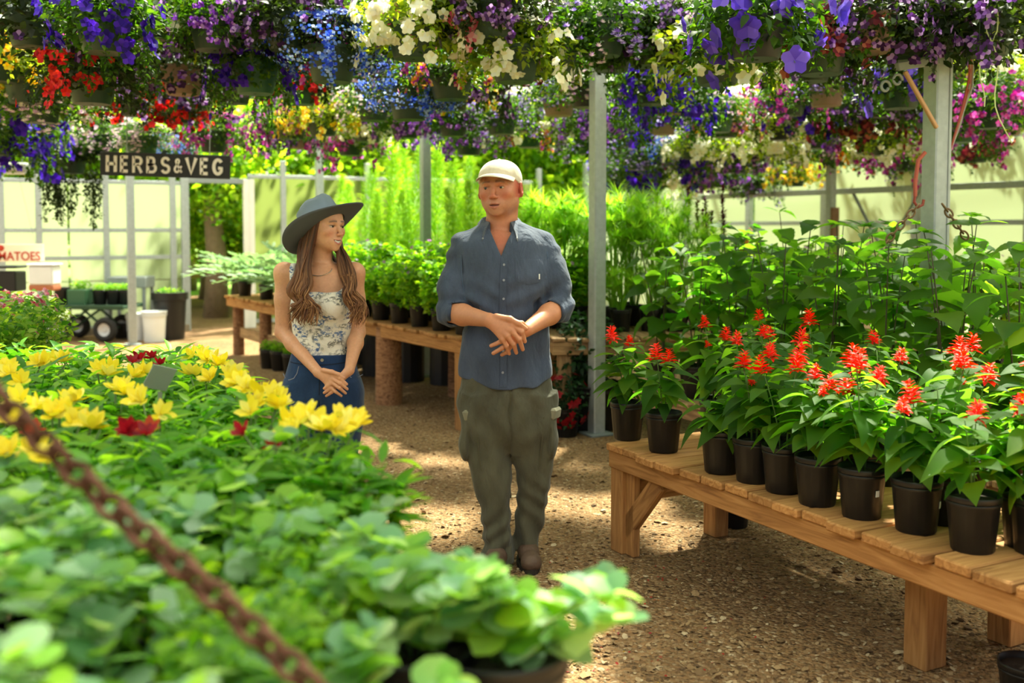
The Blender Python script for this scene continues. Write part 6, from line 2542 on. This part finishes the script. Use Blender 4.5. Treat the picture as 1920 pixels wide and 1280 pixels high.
MB().box((0, 0, -.06), (.34, .10, .02), None, .005).build('bar_underside', WHITE, t)
for sx in (-.12, .12):
    MB().tube([(sx, 0, .04), (sx, 0, 1.2)], .004, 5).build('hanging_wire', galv_d, t)

# ================================================================== outside: trees, fence, path
TRL = leafmat('tree_leaf', ['#4f9020', '#76b82c', '#9ad23c', '#b8e050'], tfac=.5, tboost=1.5, ttint=(1.05, 1.05, .3))
BARK = plain('tree_bark', '#8a7560', .9, var=.3, vscale=10, bump=.7, bscale=20, bdist=.03)
tl = leaf_tpl(ovate(.36), 3, .2, .3)


def crown_mesh(seed, n, rad, size, mat=None):
    r = np.random.default_rng(seed)
    s = Scatter()
    nb_ = 26
    c = r.normal(0, .45, (nb_, 3)) * np.array(rad)
    k = r.integers(0, nb_, n)
    pos = c[k] + r.normal(0, .22, (n, 3)) * np.array(rad)
    s.put(tl, pos, rotmats(r.random(n) * 6.28, r.normal(-.2, .5, n), r.normal(0, .6, n)), size * r.uniform(.7, 1.3, n))
    return s.mesh('crown', mat or TRL)


CR = [crown_mesh(i, 5200, (1.9, 1.9, 1.6), .17) for i in range(3)]
trees = [(402, 17.5, .22, 2.0, .8), (300, 20, .2, 2.6, 1.1), (180, 19.5, .2, 2.4, 1.0), (60, 19, .2, 2.5, 1.1), (-60, 20, .2, 2.6, 1.1), (470, 23, .25, 3.0, 1.4), (350, 26, .25, 2.6, 1.6), (560, 19.5, .2, 2.6, 1.1), (690, 20.5, .2, 2.6, 1.2), (850, 21, .2, 2.7, 1.2), (1010, 22, .2, 2.8, 1.3), (1180, 23, .2, 2.8, 1.4), (1340, 24, .2, 2.8, 1.5), (1550, 24, .2, 3, 1.5), (1780, 22, .2, 3, 1.5), (2000, 20, .2, 3, 1.4), (420, 34, .3, 3, 2.2), (150, 30, .3, 3, 2.0), (380, 22, .12, 1.1, .55), (440, 20.5, .12, 1.0, .5)]
for i, (px, d, tr_, cz, cs) in enumerate(trees):
    p = pix(px, 425, d)
    where = 'seen through the doorway' if 345 < px < 470 else 'beyond the end wall' if px < 1100 else 'beyond the side wall'
    t = thing('tree', f'leafy green tree {where}, ' + ('with a pale bare trunk' if i == 0 else f'{ordw[i % 10]} {"nearer" if i < 10 else "farther"} one'), 'tree', (p.x, p.y, -.05), i * .7, 'trees outside')
    MB().tube([(0, 0, 0), (.03, .02, cz * .5), (-.04, .0, cz), (.05, .02, cz + .8)], [tr_, tr_ * .8, tr_ * .65, tr_ * .3], 10).build('trunk', BARK, t, 'all')
    O('crown', CR[i % 3], t, (0, 0, cz + .45), (0, 0, i), cs * .95)['kind'] = 'stuff'
# rail fence seen through the doorway
fa, fb = pix(330, 480, 24), pix(520, 480, 24)
t = thing('rail_fence', 'pale rail fence on the lawn seen through the doorway', 'fence', (fa.x, fa.y, -.05))
for z in (.45, .85, 1.15):
    beam_o(t, 'rail', (0, 0, z), (fb.x - fa.x, 0, z), .04, .09, WOODG)
for k in range(4):
    O('post', MB().box((0, 0, .6), (.1, .1, 1.2), None, .01).mesh('post', WOODG), t, ((fb.x - fa.x) * k / 3, .06, 0))
# ================================================================== hanging baskets
FOL = {
    'green': leafmat('basket_leaf_green', ['#35681f', '#4c8428', '#28561c', '#6ca032'], tfac=.42, tboost=1.4, ttint=(1.05, 1.1, .3), dk=.42),
    'dark': leafmat('basket_leaf_dark', ['#22391c', '#2f4c25', '#3e5e2a', '#263422'], tfac=.38, tboost=1.4, ttint=(1.05, 1.1, .35), dk=.42),
    'lime': leafmat('basket_leaf_lime', ['#6ea02c', '#8cba38', '#a8cc4c', '#577f26'], tfac=.5, tboost=1.4, ttint=(1.05, 1.05, .3)),
}
PALS = {
    'violet': ['#3412a8', '#4a1cc8', '#2a0c86', '#5a2ad8'], 'purple': ['#7a34b8', '#a860d8', '#5a2290', '#c894e8'], 'magenta': ['#c01c98', '#e050b8', '#d878d0', '#8c2aa0'],
    'red': ['#d81414', '#f03018', '#b80e1a', '#e82a3a'], 'white': ['#fff8e4', '#ffffff', '#f4ecd0', '#fffdf4'], 'blue': ['#2a48d8', '#4a74f0', '#7a9cf4', '#b4c8fa'],
    'mix': ['#f0785a', '#f7a325', '#c032b4', '#f4b8c4', '#8a2cc0', '#f6d24a'], 'yellow': ['#f4c60e', '#fadf30', '#eaa814', '#f8ea78'], 'burgundy': ['#6a1626', '#8c2c34', '#4c0f20', '#b4644c'],
    'lavender': ['#8f74d8', '#b49cec', '#7a58c4', '#cdbcf2'], 'darkpurple': ['#4a2468', '#38164c', '#8658b4', '#b890d4'], 'pink': ['#e4708c', '#f0a0b0', '#f6ccd0', '#d85078'],
    'bigpurple': ['#6446d4', '#7a5ce4', '#5234bc'], 'orange': ['#f28a18', '#f6a838', '#e86a16', '#f4cf4a'], 'pale': ['#f2d8e0', '#e8c4e4', '#f6f0dc', '#c894d4'], 'ivy': ['#4a7030', '#5c863a'],
}
PETAL = {k: leafmat(k + '_petal', v, tfac=.38, rough=.55, spec=.25, interp='CONSTANT', ttint=(1.0, 1.0, 1.0), tboost=1.25, dk=.85) for k, v in PALS.items()}
# an open trumpet: five lobes round a throat
_p = []
for k in range(5):
    T = leaf_tpl(lambda t: .50 * math.sin(PI * (.06 + .84 * t)) * (.35 + .85 * t), 3, .1, .22)
    _p.append((T[0] @ rotmats(k * 2 * PI / 5, .45, 0).T, T[1]))
PET5 = merge_tpl(*_p)
# spiky little fan
SCA = merge_tpl(*[(lambda T: (T[0] @ rotmats(a, .3, 0).T, T[1]))(leaf_tpl(lambda t: .16 * math.sin(PI * (.1 + .85 * t)), 2, .1, .1)) for a in (-1.2, -.6, 0, .6, 1.2)])
DOT = (np.array([(-.5, 0, 0), (.5, 0, 0), (.6, .8, .1), (0, 1.0, 0), (-.6, .8, .1)]), np.array([(0, 1, 2), (0, 2, 3), (0, 3, 4)]))
bl = leaf_tpl(ovate(.3), 3, .25, .25)
KIND = {  # foliage, leaf size, leaf count, radius, up, down, flower template, flower size, flower count, pot colour
    'violet': ('green', .05, 620, .30, .20, .34, PET5, .036, 85), 'purple': ('green', .04, 760, .32, .20, .24, PET5, .022, 150), 'magenta': ('green', .04, 700, .32, .22, .24, PET5, .024, 130),
    'red': ('dark', .045, 640, .31, .22, .26, PET5, .023, 200), 'white': ('lime', .045, 640, .31, .20, .28, PET5, .034, 80), 'blue': ('dark', .022, 900, .31, .24, .24, DOT, .0145, 1250),
    'mix': ('green', .045, 640, .31, .22, .22, PET5, .027, 120), 'yellow': ('lime', .038, 760, .30, .20, .20, PET5, .020, 170), 'burgundy': ('green', .045, 640, .32, .20, .24, PET5, .034, 90),
    'lavender': ('green', .04, 700, .31, .20, .30, SCA, .022, 170), 'darkpurple': ('dark', .045, 800, .34, .20, .30, PET5, .024, 90), 'pink': ('green', .042, 680, .30, .22, .22, PET5, .022, 150),
    'bigpurple': ('green', .055, 480, .28, .20, .26, PET5, .052, 30), 'orange': ('lime', .04, 700, .30, .20, .20, PET5, .022, 140), 'pale': ('green', .035, 800, .31, .20, .26, SCA, .020, 220), 'ivy': ('dark', .05, 300, .18, .10, .10, PET5, .01, 2),
}


def shell(r, n, rad, up, dn, q0, strands=10):
    """Points of a rounded cushion with trailing strands, and the way out of it."""
    u = r.normal(0, 1, (n, 3))
    u /= np.linalg.norm(u, axis=1)[:, None]
    u[:, 2] = np.where(u[:, 2] < -.75, -u[:, 2], u[:, 2])
    q = q0 + (1 - q0) * r.random(n) ** .6
    lump = 1 + .14 * np.sin(3 * np.arctan2(u[:, 1], u[:, 0]) + 2.1 * u[:, 2] * 3) + .10 * np.sin(7 * np.arctan2(u[:, 1], u[:, 0]) + 1)
    pos = u * q[:, None] * np.stack([rad * lump, rad * lump, np.where(u[:, 2] > 0, up, dn)], -1)
    return pos, u


def make_kind(kind, seed):
    fol, ls, ln, rad, up, dn, ft, fs, fn = KIND[kind]
    ls, ln, rad, dn, fs, fn = ls * 1.3, int(ln * 2.3), rad * 1.32, dn * 1.08, fs * 1.25, int(fn * 1.8)
    r = np.random.default_rng(seed)
    s = Scatter()
    pos, u = shell(r, ln, rad, up, dn, .35)
    az = np.arctan2(-u[:, 0], u[:, 1]) + r.normal(0, .8, ln)
    s.put(bl, pos, rotmats(az, r.normal(-.1, .55, ln), r.normal(0, .5, ln)), ls * r.uniform(.65, 1.3, ln))
    # trailing strands
    ns = 34 if kind == 'ivy' else 3 if kind == 'blue' else 16 if kind in ('violet', 'magenta') else 9
    fl_pos, fl_dir = [], []
    for k in range(ns):
        a = r.random() * 6.28
        L = (r.uniform(.05, .20) * (1.7 if kind in ('violet', 'magenta') else 1) if kind != 'ivy' else r.uniform(.35, .75))
        rr = rad * r.uniform(.6, 1.0)
        P = [np.array([math.cos(a) * rr, math.sin(a) * rr, .02]), np.array([math.cos(a) * (rr + .06), math.sin(a) * (rr + .06), -dn * .4 - L * .3]), np.array([math.cos(a) * (rr + .05), math.sin(a) * (rr + .05), -dn * .5 - L])]
        s.raw(*tube_np(P, [.003, .0025, .0015], 4))
        m_ = int(10 + L * 60)
        t = r.random(m_)
        pp_ = P[1] + (P[2] - P[1]) * t[:, None] + r.normal(0, .012, (m_, 3))
        s.put(bl, pp_, rotmats(r.random(m_) * 6.28, r.normal(-.3, .5, m_), r.normal(0, .5, m_)), ls * .8 * r.uniform(.6, 1.1, m_))
        if kind != 'ivy':
            m2 = max(1, int(fn / 90 * 3))
            t = r.random(m2)
            fl_pos.append(P[0] + (P[2] - P[0]) * t[:, None] + r.normal(0, .02, (m2, 3)) + np.array([math.cos(a), math.sin(a), 0]) * .05)
            fl_dir.append(np.tile([math.cos(a), math.sin(a), .1], (m2, 1)))
    fm = s.mesh('foliage', FOL[fol])
    # blossoms gather in patches on the outside
    pos, u = shell(r, fn * 3, rad * 1.05, up * 1.08, dn * 1.05, .93)
    nzv = np.sin(9 * u[:, 0] + seed) + np.sin(8 * u[:, 1] + 2 * seed) + np.sin(10 * u[:, 2])
    keep = np.argsort(-nzv - r.random(len(u)) * (2.2 if fn < 400 else 4.0))[:fn]
    pos, u = pos[keep], u[keep]
    if fl_pos:
        pos, u = np.concatenate([pos] + fl_pos), np.concatenate([u] + fl_dir)
    u = u + r.normal(0, .25, u.shape)
    u /= np.linalg.norm(u, axis=1)[:, None]
    sz = fs * r.uniform(.75, 1.25, len(u))
    # frames whose Z looks outwards
    ref = np.where(np.abs(u[:, 2:3]) < .9, np.array([[0, 0, 1.0]]), np.array([[1.0, 0, 0]]))
    X = np.cross(ref, u)
    X /= np.linalg.norm(X, axis=1)[:, None]
    R = np.stack([X, np.cross(u, X), u], -1)
    sc2 = Scatter()
    sc2.put(ft, pos, R, sz)
    bm_ = sc2.mesh('blossoms', PETAL[kind])
    one = mesh_np('blossom', ft[0], ft[1], PETAL[kind])
    return fm, bm_, one, pos, R, sz


PROTO = {k: [make_kind(k, 11 + i) for i in range(2 if k not in ('ivy', 'bigpurple') else 1)] for k in KIND}
PCOL = {'g': plain('basket_green', '#2c5a40', .5, var=.1), 'd': plain('basket_dark_green', '#1f3a2c', .5, var=.1), 'b': plain('basket_brown', '#8a7060', .6, var=.1), 'k': plain('basket_black', '#23282a', .5)}
PM = {}
for c_, mt in PCOL.items():
    PM[c_] = MB().lathe([(.01, -.20), (.105, -.20), (.112, -.19), (.148, -.02), (.158, -.02), (.160, .0), (.145, .0), (.14, -.03), (.10, -.18)], 28).mesh('pot', mt, True)
WIRE = plain('hanger_wire', '#3c4442', .5, .4)


def hanger_mesh(z):
    m = MB()
    for k in range(4):
        a = PI / 4 + k * PI / 2
        m.tube([(.15 * math.cos(a), .15 * math.sin(a), -.005), (0, 0, .42)], .0022, 4)
    m.tube([(0, 0, .41), (0, 0, RZ - .13 - z)], .003, 5)
    return m.mesh('hanger', WIRE)


HANG = {}
DESC = {'violet': 'deep violet petunias', 'purple': 'small purple flowers', 'magenta': 'magenta blooms', 'red': 'bright red verbena', 'white': 'white petunias', 'blue': 'tiny blue lobelia flowers', 'mix': 'mixed bright flowers', 'yellow': 'small yellow flowers', 'burgundy': 'burgundy petunias',
        'lavender': 'lavender fan flowers', 'darkpurple': 'dark purple blooms', 'pink': 'pink flowers', 'bigpurple': 'large blue-purple petunias', 'orange': 'orange flowers', 'pale': 'pale pink and white flowers', 'ivy': 'long trailing ivy'}
used_labels = {}
placed = []


def basket(px, py, d, kind, s=1.0, pot='g', near=False):
    w = pix(px, py, d)
    z = round(w.z, 1)
    if z not in HANG:
        HANG[z] = hanger_mesh(z)
    col_ = 'above the herbs sign' if px < 430 and py > 120 else 'at the upper left corner' if px < 430 else 'above the woman' if px < 720 else 'above the man' if px < 1100 else 'above the salvias' if px < 1480 else 'above the broad-leaved plants' if px < 1680 else 'around the thick post'
    rowi = int(max(0, min(7, (d - 4.6) / 1.35)))
    lab = f'hanging basket of {DESC[kind]} {col_}, {["front", "second", "third", "fourth", "fifth", "sixth", "seventh", "farthest"][rowi]} row'
    k = used_labels.get(lab, 0)
    used_labels[lab] = k + 1
    if k:
        lab = lab.replace('hanging basket of', 'basket of')
        lab += f', {["", "second", "third", "fourth", "fifth", "sixth", "seventh", "eighth", "ninth"][min(k, 8)]} one'
    t = thing('hanging_basket', lab, 'hanging basket', (w.x, w.y, z), rng.uniform(0, 6.28), 'flower baskets hanging from the roof')
    fm, bm_, one, pos, R, sz = PROTO[kind][rng.randrange(len(PROTO[kind]))]
    O('pot', PM[pot], t)
    O('hanger', HANG[z], t)
    O('foliage', fm, t, scale=s)['kind'] = 'stuff'
    if near and kind not in ('blue', 'ivy'):
        # the largest blossoms are objects of their own
        c, sn = math.cos(t.rotation_euler.z), math.sin(t.rotation_euler.z)
        toward = -(pos[:, 0] * sn + pos[:, 1] * c) - .25 * pos[:, 2]
        for i in np.argsort(-toward)[:100]:
            o = bpy.data.objects.new('blossom', one)
            o.location = tuple(pos[i] * s)
            o.rotation_euler = eul(R[i])
            q = float(sz[i]) * s
            o.scale = (q, q, q)
            o.parent = t
            col.objects.link(o)
    else:
        O('blossoms', bm_, t, scale=s)['kind'] = 'stuff'
    placed.append((w.x, w.y))
    return t


MAIN = [  # px, py of the pot rim, depth, kind, scale, pot, near
    (60, 20, 5.9, 'darkpurple', 1.0, 'd', 1), (-5, 85, 6.6, 'yellow', .9, 'd', 0), (170, 118, 6.1, 'red', .85, 'd', 1), (195, 42, 5.5, 'violet', .75, 'd', 1), (120, 110, 7.6, 'magenta', .9, 'd', 0), (275, 25, 6.2, 'white', .85, 'd', 1),
    (352, 32, 6.6, 'darkpurple', .78, 'g', 1), (402, 18, 6.0, 'purple', .8, 'd', 1), (470, 40, 6.5, 'darkpurple', .95, 'd', 1), (255, 165, 8.6, 'red', 1.0, 'd', 0), (330, 185, 9.2, 'red', .8, 'd', 0), (372, 165, 9.0, 'orange', .7, 'g', 0), (440, 150, 8.6, 'purple', .9, 'd', 0),
    (478, 112, 6.4, 'violet', .7, 'g', 1), (560, 150, 7.8, 'red', .72, 'g', 1), (622, 92, 5.9, 'blue', .80, 'd', 0), (672, 40, 6.3, 'magenta', .9, 'd', 1), (540, 30, 6.0, 'darkpurple', .9, 'd', 1), (775, 58, 5.7, 'white', .8, 'd', 1), (768, 168, 7.0, 'blue', .78, 'd', 0),
    (700, 185, 9.0, 'pale', .9, 'd', 0), (860, 20, 5.9, 'pink', .95, 'd', 1), (922, 5, 5.7, 'darkpurple', .8, 'd', 1), (845, 132, 6.7, 'mix', .75, 'd', 1), (965, 82, 5.9, 'white', .8, 'd', 1), (1048, 172, 8.6, 'lavender', .7, 'b', 0), (1040, 60, 6.2, 'pale', .95, 'd', 1),
    (1130, 50, 6.2, 'lavender', .95, 'd', 1), (1146, 85, 6.8, 'pale', .75, 'd', 1), (1276, 48, 6.3, 'darkpurple', .72, 'd', 1), (1215, 60, 6.6, 'darkpurple', .95, 'd', 1), (1420, 20, 5.1, 'bigpurple', .9, 'k', 1), (1345, 108, 6.0, 'white', .9, 'd', 1), (1220, 140, 7.8, 'violet', .75, 'd', 1), (1370, 10, 5.6, 'pale', .6, 'k', 0),
    (1540, 78, 5.6, 'burgundy', .8, 'd', 1), (1700, 45, 5.8, 'darkpurple', 1.05, 'd', 1), (1630, 20, 5.5, 'darkpurple', .8, 'b', 1), (1850, 40, 5.6, 'darkpurple', 1.0, 'd', 1), (1550, 150, 7.9, 'lavender', .7, 'b', 1), (1690, 140, 7.2, 'bigpurple', .8, 'd', 1), (1865, 180, 7.6, 'magenta', .95, 'd', 1), (1190, 238, 10.6, 'blue', .95, 'd', 0),
    (1346, 195, 9.0, 'pale', .7, 'g', 0), (1240, 205, 9.2, 'lavender', .7, 'b', 0), (1100, 150, 8.0, 'pale', .9, 'k', 1), (75, 185, 7.2, 'pale', 1.0, 'd', 0), (50, 150, 6.9, 'yellow', .6, 'd', 0), (-5, 240, 9.0, 'violet', .8, 'd', 0), (200, 262, 10.4, 'pale', .95, 'd', 0), (134, 296, 10.2, 'ivy', .95, 'd', 0), (266, 262, 9.4, 'pale', .65, 'g', 0),
    (310, 275, 11.0, 'blue', .7, 'd', 0), (400, 250, 10.0, 'magenta', .8, 'd', 0), (545, 225, 9.7, 'magenta', .9, 'd', 0), (605, 205, 9.3, 'yellow', .95, 'd', 0), (690, 235, 10.0, 'white', .8, 'd', 0), (760, 225, 9.6, 'purple', .9, 'd', 0), (850, 215, 9.4, 'purple', .8, 'd', 0), (940, 200, 9.2, 'lavender', .8, 'd', 0),
    (1345, 318, 13.6, 'purple', 1.1, 'd', 0), (1490, 315, 13.4, 'yellow', 1.0, 'd', 0), (1560, 285, 12.2, 'orange', .9, 'd', 0), (1650, 325, 13.8, 'white', .9, 'd', 0), (1720, 305, 12.8, 'purple', .9, 'd', 0), (1830, 270, 11.6, 'burgundy', .95, 'd', 0), (1890, 315, 13.2, 'blue', .9, 'd', 0), (1480, 180, 8.6, 'magenta', .75, 'd', 0), (1300, 260, 11.0, 'white', .9, 'd', 0), (1440, 250, 10.6, 'white', 1.0, 'd', 0)]
for q in MAIN:
    basket(*q)
FILL = ['purple', 'darkpurple', 'pale', 'lavender', 'white', 'mix', 'magenta', 'yellow', 'lavender', 'darkpurple', 'burgundy', 'violet', 'magenta', 'purple', 'pale', 'white']
n_fill = 0
for i in range(60):
    for j in range(60):
        u_, v_ = -12 + i * .64, -12 + j * .70 + .35 * (i % 2)
        p = Vector((0, 9, 0)) + AX * u_ + AV * v_
        if not 2.5 < p.y < 16.2:
            continue
        px = CX + p.x / p.y * F
        if not -70 < px < 1990:
            continue
        # stay inside the walls
        if (p - R0).dot(AV) > .5 or (p - ew(350)).dot(AX) > -.5:
            continue
        if min((p.x - a) ** 2 + (p.y - b_) ** 2 for a, b_ in placed) < (.40 + .012 * p.y + (.16 if p.y < 7.2 else 0)) ** 2:
            continue
        if any(abs(px - a) < 40 and abs(p.y - b_) < .35 for a, b_, _w, _l in POSTS):
            continue
        z = 2.80 + rng.uniform(-.12, .14) - (.08 if px > 1130 else .10) * max(0, p.y - 8)
        if p.y < 5.0:
            if abs(p.x) > 1.9 or (p.x > .5 and p.y > 2.6):
                continue
            z = 3.1  # rows carried on above the frame, added unseen to shade the foreground
        elif p.y < 6.4:
            continue
        if .7 < p.x < 2.2 and p.y < 5.7:
            continue
        if min((p.x - .25) ** 2 + (p.y - 5.45) ** 2, (p.x + .62) ** 2 + (p.y - 5.6) ** 2) < .5 ** 2:
            continue
        py = 425 - (z - H) * F / p.y
        if p.y > (10.9 if px < 1130 else 14.5) - (.8 if px < 480 else 0):
            continue
        if abs(px - 310) < 150 and 7.6 < p.y < 8.9:
            continue
        basket(px, py, p.y, FILL[rng.randrange(len(FILL))], rng.uniform(.85, 1.08), rng.choice('ddgdkb'), 5.0 < p.y < 6.6)
        n_fill += 1
print('baskets', len(placed))
# loose strands trailing beside the thick post
for i, (a, b_) in enumerate((((1850, 60), (1890, 268)), ((1862, 40), (1835, 200)))):
    P0, P1 = pix(*a, 5.3), pix(*b_, 5.3)
    t = thing('trailing_vine', f'pale bare vine strand dangling beside the thick post, {["longer", "shorter"][i]} one', 'vine', P0, 0, 'loose hanging vines')
    pts = [(P1 - P0) * q + Vector((.03 * math.sin(7 * q + i), 0, 0)) + Vector((0, 0, .0)) for q in [k / 9 for k in range(10)]]
    MB().tube([Vector((0, 0, .35))] + pts, .0035, 5).build('stem', plain('pale_stem', '#b9c48a', .6), t, True)
    vm = tpl_mesh('leaf', bl, FOL['lime'])
    for k in range(9):
        leaf_o(t, vm, pts[k], rng.uniform(0, 6.28), rng.uniform(-.6, .3), 0, .035)
